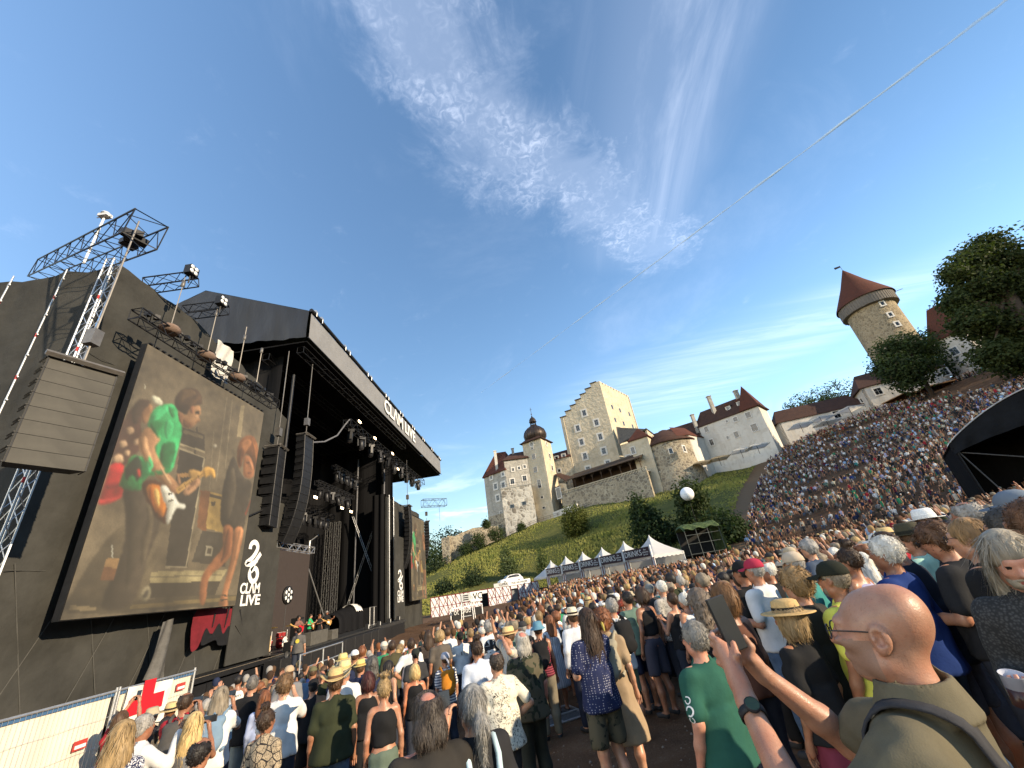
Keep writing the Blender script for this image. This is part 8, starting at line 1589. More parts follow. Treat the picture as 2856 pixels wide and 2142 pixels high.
P('person in black T-shirt and black cap beside the red cap', 2055, 1563, 1.80, Y=6.0, topc=BLK, hairk='buzz', hairc=HBK, hatk='cap', hatc=BLK, botc=BLK)
P('person in turquoise T-shirt and beige cap', 2196, 1537, 1.80, Y=5.2, topc=TEAL, hairk='buzz', hairc=HGY, hatk='cap', hatc=(.44, .36, .27))
P('person in lemon yellow T-shirt with black cap and glasses', 2298, 1561, 1.78, Y=3.6, topc=YEL, hairk='buzz', hairc=HGB, hatk='cap', hatc=(.018, .02, .014), gl='clear', be='s')
P('person in lavender tank with pinned brown hair', 2350, 1528, 1.68, Y=4.8, fem=True, topk='tank', topc=LAV, hairk='bun', hairc=HDB)
P('person with white hair in royal blue long shirt and jeans', 2412, 1500, 1.84, Y=3.9, topk='long', topc=BLUE, hairk='short', hairc=HWH, botc=(.03, .055, .11), bpat='denim', lean=.05)
P('person in navy polo looking down with hair combed back', 2470, 1480, 1.84, Y=4.1, topk='shirt', topc=(.014, .018, .03), hairk='short', hairc=HDB, pit=-.45, gl='clear', botk='shorts', botc=(.05, .06, .09), bpat='denim', shoec=(.03, .03, .03))
P('person in dark T-shirt reading a small notebook', 2592, 1458, 1.82, Y=3.7, topc=(.02, .021, .024), hairk='messy', hairc=(.10, .05, .025), gl='dark', pl='read', pr='read', pit=-.2)
P('person with blond ponytail and black glasses in black shirt', 2668, 1446, 1.82, Y=3.2, topk='shirt', topc=BLK, hairk='ponytail', hairc=(.25, .15, .065), gl='clear')
P('person with dark grey hair and glasses at the right edge', 2776, 1418, 1.80, Y=2.9, topk='tshirt', topc=BLK, hairk='short', hairc=(.05, .045, .04), gl='clear')
P('person in grey blue cap towering at the right edge', 2780, 1343, 1.92, Y=3.6, topc=CHAR, hairk='buzz', hairc=HB, hatk='cap', hatc=(.13, .16, .20), gl='dark')
P('person in bright white fedora deep in the right crowd', 2563, 1427, 1.80, Y=6.0, topc=NAVY, hairk='short', hairc=HB, hatk='fedora', hatc=(.70, .70, .68), bandc=(.55, .55, .53))
P('person in mint shirt and olive felt hat', 2519, 1467, 1.80, Y=4.9, topk='tshirt', topc=MINT, hairk='short', hairc=HB, hatk='trilby', hatc=(.05, .045, .025), bandc=(.02, .02, .015), gl='dark')
P('person with grey thinning hair between the fedora and the grey blue cap', 2668, 1393, 1.80, Y=4.6, topc=BLK, hairk='balding', hairc=HGY)
P('person with brown hair and large ear cut by the right edge', 2840, 1396, 1.84, Y=2.3, topc=CHAR, hairk='short', hairc=(.12, .06, .03))
P('person with grey hair and blue shirt looking back near the middle right', 2238, 1494, 1.76, Y=7.5, topc=(.05, .07, .11), hairk='messy', hairc=HGY)
gb = P('bearded person with long grey hair, sunglasses on head and grey knit jumper', 2772, 1480, 1.84, D=2.0, turn=-1.75, topk='long', topc=(.07, .068, .066), pat='knit', hairk='longstraight', hairc=(.27, .235, .18), be='s', pit=-.35, yaw=.15, pl='cup', pr='cup', skin=(.48, .26, .18), botc=BLK)
def cup_for(o, label, p, fill=(.10, .045, .03)):
 t_ = thing('plastic_cup', label, 'cup', (0, 0, 0)); q = MB(); q.lathe((0, 0, 0), [(.001, -.055), (.03, -.055), (.040, .06), (.042, .062), (.0385, .058), (.030, -.05)], 16); q.build('cup', mat('frosted_plastic', (.45, .47, .55), .3, bump=0), t_); q = MB(); q.lathe((0, 0, 0), [(.0315, -.056), (.0372, .01), (.001, .01)], 16); q.build('drink', mat('cola_drink', (.05, .02, .015), .2, bump=0), t_); t_.matrix_basis = Matrix.Translation(local(o, p)) @ Matrix.Rotation(.25, 4, 'X'); return t_
cup_for(gb, 'half full plastic cup held by the bearded person in grey knit', (.17, .35, 1.19))
# writing and marks on clothing
def on_back(o, body, z, size, m, dy=-.02, x0=0):
 ch = [c for c in o.children if c.name.startswith('shirt')][0]; bv = BVHTree.FromPolygons([v.co for v in ch.data.vertices], [p.vertices for p in ch.data.polygons])
 t_ = text('lettering', body, (x0, 0, z), (1, 0, 0), Z, size, m, None, .02, depth=0.); bpy.context.view_layer.update(); dg = bpy.context.evaluated_depsgraph_get(); me_ = bpy.data.meshes.new_from_object(t_.evaluated_get(dg)); bpy.data.objects.remove(t_)
 bm = bmesh.new(); bm.from_mesh(me_); bmesh.ops.triangulate(bm, faces=bm.faces); bmesh.ops.subdivide_edges(bm, edges=[e for e in bm.edges if e.calc_length() > size*.3], cuts=2); bm.to_mesh(me_); bm.free()
 for v in me_.vertices: h_ = bv.ray_cast(Vector((v.co.x+x0, -1, v.co.y+z)), Vector((0, 1, 0))); v.co = Vector((v.co.x+x0, (h_[0].y if h_[0] else -.15)-.006, v.co.y+z))
 n_ = bpy.data.objects.new('lettering', me_); COL.objects.link(n_); n_.parent = ch
on_back(sec, 'SECURITY', 1.33, .062, INK)
for nm, wd2, z, sz in (('person in white lettered', 'ET', 1.3, .10), ('person with grey curls in white', '▲█▄\n█▀█', 1.27, .12)):
 for o, p_, h_ in PEOPLE:
  if o['label'].startswith(nm): on_back(o, wd2, z, sz, INK)
sl = [c for c in gt.children if c.name.startswith('shirt')][0]; bv = BVHTree.FromPolygons([v.co for v in sl.data.vertices], [p.vertices for p in sl.data.polygons]); q = MB()
for k, (yy, zz_, r_) in enumerate(((-.03, 1.24, .032), (-.02, 1.30, .024), (-.035, 1.19, .02))):
 Q_ = []
 for rr in (r_, r_*.68):
  for t in range(15):
   a_ = t/14*5.2+k; y_, z_ = yy+rr*math.cos(a_), zz_+rr*math.sin(a_); h_ = bv.ray_cast(Vector((-1, y_, z_)), Vector((1, 0, 0))); Q_.append(((h_[0].x if h_[0] else -.24)-.004, y_, z_))
 q.add(Q_, [(i, i+1, 16+i, 15+i) for i in range(14)])
o = q.build('sleeve_logo', BANW, None); o.parent = sl
# ------------------------------------------------------------------ the bald person photographing, very near the camera
bt = at(2440, 1632, D=1.2); bface = math.radians(-45); bh = 1.80
bpos = Vector((bt.x+math.sin(bface)*.05, bt.y+math.cos(bface)*.05, bt.z-bh-.004))
def near_body():
 R = HR(0, .04); v = .0054; S_ = Sdf((-.44, -.24, 1.02), (.40, .56, 1.80), v); S_.ell((0, 0, 1.30), (.165, .108, .16), .05); [S_.cone((0, -.01, 1.435), (s_*.16, 0, 1.41), .058, .05, .05) for s_ in (-1, 1)]
 S_.cone((0, -.03, 1.43), hp(R, (0, -.018, 1.58)), .066, .060, .045); head_sdf(S_, R, .03)
 E = lambda c, r, kk=.02, op='u': S_.ell(hp(R, c), r, kk, op, R)
 E((0, -.075, 1.69), (.066, .05, .06), .05)
 for s_ in (-1, 1):                                  # ears with a rim, a bowl and a lobe
  E((s_*.080, -.016, 1.636), (.009, .021, .032), .008); E((s_*.086, -.012, 1.634), (.008, .011, .019), .005, 's'); E((s_*.081, -.008, 1.606), (.008, .011, .012), .008); E((s_*.083, .0, 1.632), (.006, .006, .008), .004)
  E((s_*.035, .094, 1.622), (.02, .012, .006), .01)
 A_ = {-1: ((-.19, 0, 1.405), (-.335, .215, 1.235), (-.115, .385, 1.475)), 1: ((.19, 0, 1.405), (.29, .27, 1.27), (.105, .40, 1.50))}
 for s_, (a, e, w_) in A_.items():
  a, e, w_ = map(np.array, (a, e, w_)); S_.cone(a, e, .055, .043, .03); m_ = e+(w_-e)*.35; S_.cone(e, m_, .043, .045, .02); S_.cone(m_, w_, .044, .029, .02, flat=((0, 0, 1), 1.12)); S_.cone(e+(w_-e)*.45+np.array((0, 0, .012)), e+(w_-e)*.9+np.array((0, 0, .008)), .028, .02, .012)
  px_ = s_*.058; pc = np.array((px_, .425, 1.575)); S_.cone(w_, w_+(pc-w_)*.5, .029, .031, .02, flat=((s_*.8, -.3, 0), 1.25)); S_.cone(w_+(pc-w_)*.4, pc+np.array((0, .012, .03)), .030, .028, .015, flat=((1, 0, 0), 1.5))
  for i, (z0, L) in enumerate(((1.555, .9), (1.580, 1.0), (1.606, 1.02), (1.630, .9))):
   o_ = np.array((px_*1.05, .443, z0)); k1 = o_+np.array((-s_*.012, .026, .012))*L; k2 = k1+np.array((-s_*.030, .006, .008))*L; k3 = k2+np.array((-s_*.022, -.006, .002))*L
   S_.cone(pc+np.array((0, .01, (z0-1.59)*.8)), o_, .013, .0112, .008); S_.cone(o_, k1, .0112, .0100, .004); S_.cone(k1, k2, .0100, .0090, .004); S_.cone(k2, k3, .0090, .0076, .004); S_.ell(k1, (.0112, .0112, .0112), .004)
  o_ = np.array((px_*1.02, .405, 1.555)); k1 = o_+np.array((s_*.006, -.012, .034)); k2 = k1+np.array((-s_*.014, .004, .032)); S_.cone(w_+(pc-w_)*.35, o_, .017, .0165, .012); S_.cone(o_, k1, .0150, .0130, .006); S_.cone(k1, k2, .0130, .0095, .005); S_.ell(k1, (.0142, .0142, .0142), .004)
 def post(C):
  q = (C-NECK)@R+NECK; m = head_post(R)(C); st_ = (q[:, 2] < 1.628) & (q[:, 2] > 1.535) & (q[:, 1] > .012) & (np.abs(q[:, 0]) > .010) & (q[:, 2]+q[:, 1]*.35 < 1.655); m[st_ & (m == 0)] = 4; return m
 me = S_.out('person', [SKIN, EYE, LIP, SHOE, STUB], post); return me
bo = bpy.data.objects.new('person', near_body()); COL.objects.link(bo); bk = bh/1.75; bo.matrix_basis = Matrix.Translation(bpos) @ Matrix.Rotation(-bface, 4, 'Z') @ Matrix.Scale(bk, 4); bo.color = (.35, .19, .125, 1); tag(bo, 'bald person with glasses and olive shirt holding up a phone, nearest the camera', 'person', 'concert crowd'); USED.append((bpos.x, bpos.y))
S_ = Sdf((-.46, -.28, .80), (.42, .42, 1.60), .0085); S_.ell((0, 0, 1.30), (.187, .13, .17), .05).ell((0, .012, 1.12), (.167, .127, .17), .05); S_.ecyl(.82, 1.2, (0, .005, .21, .155), (0, 0, .18, .13), .05)
[S_.cone((0, -.012, 1.435), (s_*.165, 0, 1.405), .079, .076, .05) for s_ in (-1, 1)]
for s_, (a, e) in ((-1, ((-.19, 0, 1.405), (-.335, .215, 1.235))), (1, ((.19, 0, 1.405), (.29, .27, 1.27)))): a, e = np.array(a), np.array(e); S_.cone(a, a+(e-a)*.74, .077, .070, .04); S_.cone(a+(e-a)*.64, a+(e-a)*.74, .074, .073, .006)
S_.cone((0, -.03, 1.42), (0, -.027, 1.50), .10, .083, .03); S_.cone((0, -.022, 1.515), (0, .0, 1.70), .066, .070, .006, 's'); S_.cone((0, .03, 1.45), (0, .075, 1.60), .045, .06, .006, 's')
S_.fold(.009, 21, 1.3).fold(.005, 43, 2.2, .8); S_.ecyl(1.448, 1.535, (0, -.024, .128, .118), (0, -.028, .090, .086), .008); S_.ecyl(1.505, 1.62, (0, -.026, .086, .081), (0, -.026, .062, .058), .004, 's'); S_.cone((0, .03, 1.45), (0, .12, 1.58), .020, .065, .006, 's'); S_.above(.83); child('shirt', S_.out('shirt', [CLOTH]), bo, (.115, .10, .066), mat('olive_linen', rough=.9, var=.2, scale=12, bump=.4, bscale=260, tint=True, spec=.15, bdist=.003))
S_ = Sdf((-.3, -.2, -.01), (.3, .3, 1.1), .014); S_.ell((0, 0, .98), (.175, .125, .13), .05); legs(S_, .022); S_.below(1.05); child('trousers', S_.out('trousers', [CLOTH]), bo, (.03, .032, .04))
a, b_ = glasses(False, 0, .04); child('glasses', a, bo, (0, 0, 0))
q = MB()
for s_ in (-1, 1):
 P_ = [(s_*.085, -.145, 1.16), (s_*.088, -.168, 1.30), (s_*.092, -.135, 1.42), (s_*.10, -.06, 1.487), (s_*.108, .03, 1.482), (s_*.12, .105, 1.42), (s_*.14, .15, 1.30), (s_*.165, .11, 1.14)]
 P2 = catmull3 = []
 for i in range(len(P_)-1):
  for j in range(4): t_ = j/4; p0, p1, p2, p3 = (Vector(P_[max(0, min(len(P_)-1, i+d))]) for d in (-1, 0, 1, 2)); P2.append(.5*((2*p1)+(-p0+p2)*t_+(2*p0-5*p1+4*p2-p3)*t_*t_+(-p0+3*p1-3*p2+p3)*t_**3))
 sv = [c for c in bo.children if c.name.startswith('shirt')][0]; bv2 = BVHTree.FromPolygons([v.co for v in sv.data.vertices], [p.vertices for p in sv.data.polygons]); P3 = []
 for p in P2: h_ = bv2.find_nearest(p); P3.append(h_[0]+h_[1]*.006)
 P2 = [(P3[max(0, i-1)]+P3[i]*2+P3[min(len(P3)-1, i+1)])/4+Vector((0, 0, .002)) for i in range(len(P3))]; V = []
 for i, p in enumerate(P2): d_ = (P2[min(i+1, len(P2)-1)]-P2[max(i-1, 0)]).normalized(); x_ = Vector((1, 0, 0)); n_ = d_.cross(x_).normalized(); V += [p-x_*.042, p+x_*.042, p+x_*.042-n_*.007, p-x_*.042-n_*.007]
 q.add(V, [(4*i+j, 4*i+(j+1) % 4, 4*i+4+(j+1) % 4, 4*i+4+j) for i in range(len(P2)-1) for j in range(4)], 0, True)
bs_ = q.build('backpack', mat('charcoal_webbing', (.030, .030, .034), .85, var=.25, scale=30, bump=.5, bscale=300, bdist=.003), None); bs_.matrix_basis = bo.matrix_basis.copy(); tag(bs_, 'charcoal backpack straps over the olive shirt of the bald person', 'backpack')
S_ = Sdf((-.2, -.36, 1.0), (.2, -.1, 1.42), .01); S_.ell((0, -.23, 1.2), (.145, .075, .19), .02); S_.ell((0, -.285, 1.13), (.11, .04, .09), .02); o = child('pack', S_.out('pack', [CLOTH]), bs_, (.03, .03, .033)); q = MB(); q.box((-.09, -.178, 1.33), (.05, .02, .05)); o = q.build('buckle', BLACK, None); o.parent = bs_
wt = thing('wrist_watch', 'black sports watch with round green face on the bald person', 'watch', (0, 0, 0)); wd_ = (Vector((-.115, .385, 1.475))-Vector((-.335, .215, 1.235))).normalized(); wc = Vector((-.115, .385, 1.475))-wd_*.035; ou = Vector((-.75, -.60, .15)); ou = (ou-wd_*ou.dot(wd_)).normalized(); sd_ = wd_.cross(ou)
q = MB(); n = 24; V = []
for k in range(n):
 t_ = 2*math.pi*k/n; r_ = (ou*math.cos(t_)+sd_*math.sin(t_)*1.05)
 V += [wc+r_*.033-wd_*.011, wc+r_*.033+wd_*.011, wc+r_*.037+wd_*.011, wc+r_*.037-wd_*.011]
q.add(V, [(4*k+j, 4*k+(j+1) % 4, 4*((k+1) % n)+(j+1) % 4, 4*((k+1) % n)+j) for k in range(n) for j in range(4)], 0, True); q.build('watch_strap', mat('watch_rubber', (.02, .021, .024), .6, bump=0), wt)
M3 = Matrix((sd_, wd_, ou)).transposed().to_4x4(); q = MB(); q.lathe((0, 0, .034), [(.001, .0), (.021, .0), (.0225, .004), (.0225, .009), (.0195, .012)], 24); o = q.build('watch_case', mat('watch_rubber', ()), wt); o.matrix_basis = Matrix.Translation(wc) @ M3; q = MB(); q.lathe((0, 0, .034), [(.0195, .011), (.001, .0112)], 24); o2 = q.build('watch_face', mat('watch_face_green', (.035, .055, .03), .15, bump=0, spec=.6), wt); o2.matrix_basis = Matrix.Translation(wc) @ M3; wt.matrix_basis = bo.matrix_basis.copy()
bp_ = phone_for(bo, 'black phone held upright in both hands by the bald person', (0.01, .428, 1.672), w_=.084, hgt=.178, tilt=.0)
bp_.matrix_basis = bp_.matrix_basis @ Matrix.Rotation(-.45, 4, 'Z') @ Matrix.Rotation(math.radians(-6), 4, 'Y') @ Matrix.Rotation(-.12, 4, 'X')
print('CUSTOM', round(time.time()-T0, 1), len(PEOPLE))
# ------------------------------------------------------------------ band, crew, fence
def guitar(o, label, c1, c2):
 g_ = thing('guitar', label, 'guitar', (0, 0, 0)); q = MB(); out = catmull([(-.24, .02), (-.20, .15), (-.08, .12), (.02, .14), (.16, .10), (.10, .02), (.17, -.09), (.03, -.12), (-.08, -.10), (-.19, -.14)], 3); q.add([(x, .0, y) for x, y in out]+[(x, .045, y) for x, y in out], [tuple(range(len(out))), tuple(range(2*len(out)-1, len(out)-1, -1))]+[(i, (i+1) % len(out), len(out)+(i+1) % len(out), len(out)+i) for i in range(len(out))]); q.build('guitar_body', c1, g_)
 q = MB(); q.box((.36, .03, .0), (.56, .025, .05)); q.slab([(.62, .02, -.03), (.80, .02, .0), (.78, .02, .06), (.62, .02, .03)], (0, .02, 0)); q.build('neck', c2, g_); q = MB(); q.slab([(-.08, .046, -.07), (.12, .046, -.05), (.12, .046, .03), (-.04, .046, .05)], (0, .006, 0)); q.build('pickguard', WHITE, g_)
 g_.matrix_basis = o.matrix_basis @ Matrix.Translation((.05, .19, 1.04)) @ Matrix.Rotation(-.35, 4, 'Y') @ Matrix.Scale(1.15, 4); return g_
MAPLE = mat('maple_neck', (.45, .27, .09), .4, bump=0)
def band(label, px, h, **k):
 p = at(px, 1780, X=-16.3); return person(label, Vector((-16.3, p.y, DZ)), math.radians(105)+k.pop('turn', 0), h, vox=.02, nst=90, group='band on the stage', **k)
o = band('bass player with long dark curls in dark flowered shirt', 829, 1.78, topk='shirt', topc=(.20, .10, .08), pat='floral', hairk='longcurly', hairc=HBK, pl='guitar_l', pr='guitar_r'); guitar(o, 'bright red bass guitar on the stage', mat('guitar_red', (.45, .02, .03), .25, bump=0), MAPLE)
o = band('guitarist in bright green T-shirt on the stage', 861, 1.78, topc=(.03, .36, .14), hairk='short', hairc=HDB, pl='guitar_l', pr='guitar_r', turn=-.5, pit=-.3, botc=BLK); guitar(o, 'sunburst electric guitar held by the guitarist in green', mat('guitar_sunburst', (.50, .24, .05), .25, bump=0), MAPLE)
band('singer with long auburn hair in short black dress', 888, 1.68, fem=True, topk='dress', topc=BLK, hairk='long', hairc=HAU, pr='cup')
o = band('guitarist in black with short grey hair and sunglasses', 908, 1.84, topk='shirt', topc=BLK, botc=BLK, hairk='short', hairc=HGY, gl='dark', pl='guitar_l', pr='guitar_r'); guitar(o, 'tan electric guitar held by the guitarist in black', mat('guitar_tan', (.42, .24, .08), .3, bump=0), MAPLE)
p = at(836, 1752, X=-10.2); g0_ = float(gz(p.x, p.y)); hh = p.z-g0_-1.78; pm = MB(); pm.box((0, 0, hh/2), (2.2, 3.6, max(.2, hh))); o = pm.build('crew_platform', BLACK, None); o.location = (p.x, p.y, g0_); tag(o, 'black crew platform in the pit before the stage', 'platform')
pr_ = thing('pit_railing', 'pale tube railing on the crew platform in the pit', 'railing', (p.x+1.05, p.y, g0_+hh))
for yy in (-1.7, 0, 1.7): q = MB(); q.bar((0, yy, 0), (0, yy, .95), .03, 6); q.build('post', ALU, pr_)
q = MB(); q.bar((0, -1.7, .95), (0, 1.7, .95), .03, 6); q.bar((0, -1.7, .5), (0, 1.7, .5), .025, 6); q.build('rail', ALU, pr_)
cr = person('crew member in grey T-shirt with yellow back print on the pit platform', Vector((p.x, p.y, g0_+hh)), facing(p, .1), 1.80, topc=(.095, .09, .085), hairk='short', hairc=HBK, vox=.016, nst=200)
ch_ = [c for c in cr.children if c.name.startswith('shirt')][0]; q = MB(); q.lathe((0, 0, 0), [(.075, 0), (.001, .004)], 10); o = q.build('back_print', mat('yellow_print', (.55, .45, .06), .7, bump=0), None); o.parent = ch_; o.matrix_basis = Matrix.Translation((0, -.142, 1.30)) @ Matrix.Rotation(math.pi/2, 4, 'X')
X_ = -8.7; f0, f1 = at(-60, 2008, X=X_), at(545, 1877, X=X_); zt_ = 2.62; fz0 = float(gz(X_, 9))
FW = mat('fence_wire', (.45, .45, .46), .5, metal=.4, bump=0); FCL = mat('cream_fence_sheet', (.66, .61, .50), .9, var=.06, scale=2, bump=.15, bscale=3)
yb = [6.2, at(330, 1925, X=X_).y, f1.y]
for k in range(2):
 y0, y1 = yb[k], yb[k+1]; o = thing('site_fence', ('mesh fence panel with cream sheet at the lower left corner', 'mesh fence panel carrying the red cross banner')[k], 'fence', (X_, y0, fz0)); H2 = zt_-fz0; L2 = y1-y0
 q = MB(); [q.bar((0, y, 0), (0, y, H2+.06), .024, 8) for y in (.03, L2-.03)]; [q.bar((0, 0, z), (0, L2, z), .02, 8) for z in (.15, H2)]; q.build('frame', STEEL, o)
 q = MB(); [q.bar((0, .03+i*.05*1.6, .15), (0, .03+i*.08, H2), .0028, 3) for i in range(int(L2/.08))]; [q.bar((.004, 0, .15+i*.42), (.004, L2, .15+i*.42), .003, 3) for i in range(1, 6)]; w_ = q.build('wire_mesh', FW, o); w_['kind'] = 'stuff'
 q = MB(); q.grid(lambda u, v: (-.05+.02*math.sin(u*21)*math.sin(v*6), .06+u*(L2-.12), .1+v*(H2-.18)), 30, 8); q.build('sheet', FCL, o); q = MB(); q.box((-.03, L2/2, H2-.05), (.02, L2, .05)); q.build('blue_edge', mat('blue_tape', (.05, .12, .24), .7, bump=0), o)
 py = at((220, 502)[k], (2078, 1915)[k], X=X_); q = MB(); q.box((.02, py.y-y0, py.z-fz0), (.012, .24, .14)); sp_ = q.build('sign_plate', mat('sign_red', (.42, .05, .04), .6, bump=0), o); q = MB(); q.box((.03, py.y-y0, py.z-fz0-.02), (.01, .19, .05)); ob = q.build('sign_stripe', SGW, o); ob.parent = sp_
c_ = at(406, 1962, X=X_+.04); bn = thing('red_cross_banner', 'white banner with big red cross tied to the fence', 'banner', (X_+.03, c_.y, c_.z)); bt0, bt1, bt2, bt3 = (at(*q_, X=X_+.03) for q_ in ((359, 1918), (483, 1893), (455, 2010), (325, 2035)))
q = MB(); q.grid(lambda u, v: Vector((.012*math.sin(u*14+v*5), 0, 0))+bt0.lerp(bt1, u).lerp(bt3.lerp(bt2, u), v)-bn.location, 16, 12); q.build('sheet', mat('banner_white', (.74, .70, .62), .8, bump=.1), bn)
q = MB(); w_ = .14; z_ = .02; A_ = .42
for a_, b_ in ((w_, A_), (A_, w_)): q.box((z_+.001*(a_ > w_), 0, 0), (.006, a_*2, b_*2))
q.build('red_cross', mat('cross_red', (.52, .012, .022), .7, var=.1, bump=0), bn)
cb_ = thing('crowd_barrier', 'grey steel crowd barrier foot plates among the legs', 'barrier', (at_ground(1545, 2010)), math.radians(25)); q = MB(); q.box((0, 0, .03), (1.1, .9, .03)); q.build('tread_plate', mat('dull_steel_plate', (.13, .13, .13), .6, metal=.4, var=.3, scale=30, bump=.4), cb_); q = MB()
for x in (-.55, 0, .55): q.bar((x, -.45, .05), (x, .45, .05), .022, 6)
for y in (-.45, 0, .45): q.bar((-.55, y, .055), (.55, y, .055), .018, 6)
q.build('frame', STEEL, cb_)
# ------------------------------------------------------------------ the rest of the people one can still pick out
CW = {'black': BLK, 'charcoal': CHAR, 'navy': NAVY, 'white': WHT, 'off white': OFFW, 'grey': GRYC, 'olive': OLV, 'teal': TEAL, 'sage': SAGE, 'royal blue': BLUE, 'red': RED, 'burgundy': BURG, 'khaki': KHAKI, 'cream': CREAM, 'lavender': LAV, 'green': GRN, 'brown': BRN, 'sky blue': SKY, 'tan': TAN, 'denim blue': JEAN}
WGT = [9, 7, 7, 8, 3, 6, 4, 2, 2, 3, 2, 2, 3, 3, 2, 2, 4, 4, 2, 3]
HC = {'brown': HB, 'dark brown': HDB, 'black': HBK, 'grey': HGY, 'grey brown': HGB, 'white': HWH, 'blond': (.36, .24, .10), 'dark blond': (.19, .125, .06), 'auburn': HAU}
HK = {'short': 'short', 'cropped': 'buzz', 'tousled': 'messy', 'curly': 'curly', 'long': 'long', 'straight long': 'longstraight', 'bobbed': 'bob', 'thinning': 'balding', 'pinned up': 'bun', 'ponytailed': 'ponytail'}
HT = [None]*14+[('straw hat', 'fedora', (.52, .38, .18)), ('white cap', 'cap', WHT), ('black cap', 'cap', BLK), ('beige cap', 'cap', (.4, .33, .23)), ('grey cap', 'cap', CHAR), ('beige bucket hat', 'bucket', (.38, .32, .22))]
rg = random.Random(21); seen = set(); cand = []
for k in range(26000):
 a = rg.uniform(-.86, .90); r = 5.6+26*rg.random()**.75; x, y = r*math.sin(a), r*math.cos(a)
 if x < -11.3 or (x < -8.2 and y < 11.6) or (a < -.50 and r < 9.5) or (x < -6.2 and y < 8.5): continue
 if r < 7.5 and -.02 < a < .30: continue
 if r < 6.2 and a > .30: continue
 cand.append((r, a, x, y))
cand.sort(); GRIDC = {}
ca_ = [(math.atan2(x, y), math.hypot(x, y)) for x, y in USED]
def free(x, y, dmin):
 i, j = int(x//1), int(y//1)
 return all((x-u)**2+(y-v)**2 > dmin*dmin for di in (-1, 0, 1) for dj in (-1, 0, 1) for u, v in GRIDC.get((i+di, j+dj), ()))
def occupy(x, y): GRIDC.setdefault((int(x//1), int(y//1)), []).append((x, y))
for x, y in USED: occupy(x, y)
N_IND = 300-len(PEOPLE); n_ = 0; REST = []
for r, a, x, y in cand:
 if not free(x, y, .60 if r < 16 else .68): continue
 if any(abs(a-a2) < .34/r2+.20/r and r < r2-.2 for a2, r2 in ca_): continue
 occupy(x, y)
 if n_ >= N_IND: REST.append((x, y)); continue
 fem = rg.random() < .45
 for q_ in range(60):
  c = rg.choices(list(CW), WGT)[0]; hc = rg.choice(list(HC)); hk = rg.choice([h for h in HK if (h in ('long', 'straight long', 'bobbed', 'pinned up', 'curly', 'ponytailed')) == fem] + (['short'] if fem else [])); ht = rg.choice(HT)
  tk = rg.choice(['tank', 'tshirt', 'tshirt', 'shirt', 'dress'] if fem else ['tshirt', 'tshirt', 'tshirt', 'shirt', 'long']); key = (c, hc, hk, ht and ht[0], tk)
  if key not in seen: break
 seen.add(key); tw = {'tank': 'tank top', 'tshirt': 'T-shirt', 'shirt': 'collared shirt', 'long': 'long sleeved shirt', 'dress': 'dress'}[tk]
 zone = 'near pit' if x < -6.5 else 'left crowd' if a < -.12 else 'mid crowd' if a < .32 else 'right crowd'
 lab = '%s %s haired person in %s%s %s, %s' % (hk, hc, ht[0]+', ' if ht else '', c, tw.replace('long sleeved', 'long'), zone); po = rg.choice(['down']*5+['fold', 'phone', 'hip', 'clap', 'cup', 'up']) if r > 7 else 'down'
 pl, pr = ('fold', 'fold2') if po == 'fold' else ('phone', 'phone') if po == 'phone' else ('clap', 'clap') if po == 'clap' else ('down', po)
 v = .025 if r < 9 else .030 if r < 13 else .036; hcol = HC[hc]; bc = rg.choice([NAVY, BLK, CHAR, JEAN, KHAKI, GRYC, OLV])
 person(lab, Vector((x, y, float(gz(x, y))-.01)), facing((x, y), rg.gauss(0, .3)), rg.gauss(1.66 if fem else 1.77, .06), fem, pl, pr, lean=rg.gauss(0, .035), yaw=rg.choice((-.3, .3)), fat=0. if fem else .03, topk=tk, topc=CW[c], botk=rg.choice(['long', 'shorts']), botc=bc, hairk='buzz' if ht else HK[hk], hairc=hcol, hatk=ht and ht[1], hatc=ht[2] if ht else (0, 0, 0), gl='dark' if rg.random() < .12 else None, vox=v, nst=80 if r < 8 else 0, skin=SKINC[rg.randrange(5)]); n_ += 1
 if po == 'phone': phone_for(PEOPLE[-1][0], ' '.join(('phone of the '+lab.split(',')[0]).split()[:16]), (0, .42, 1.61), land=n_ % 2 == 0)
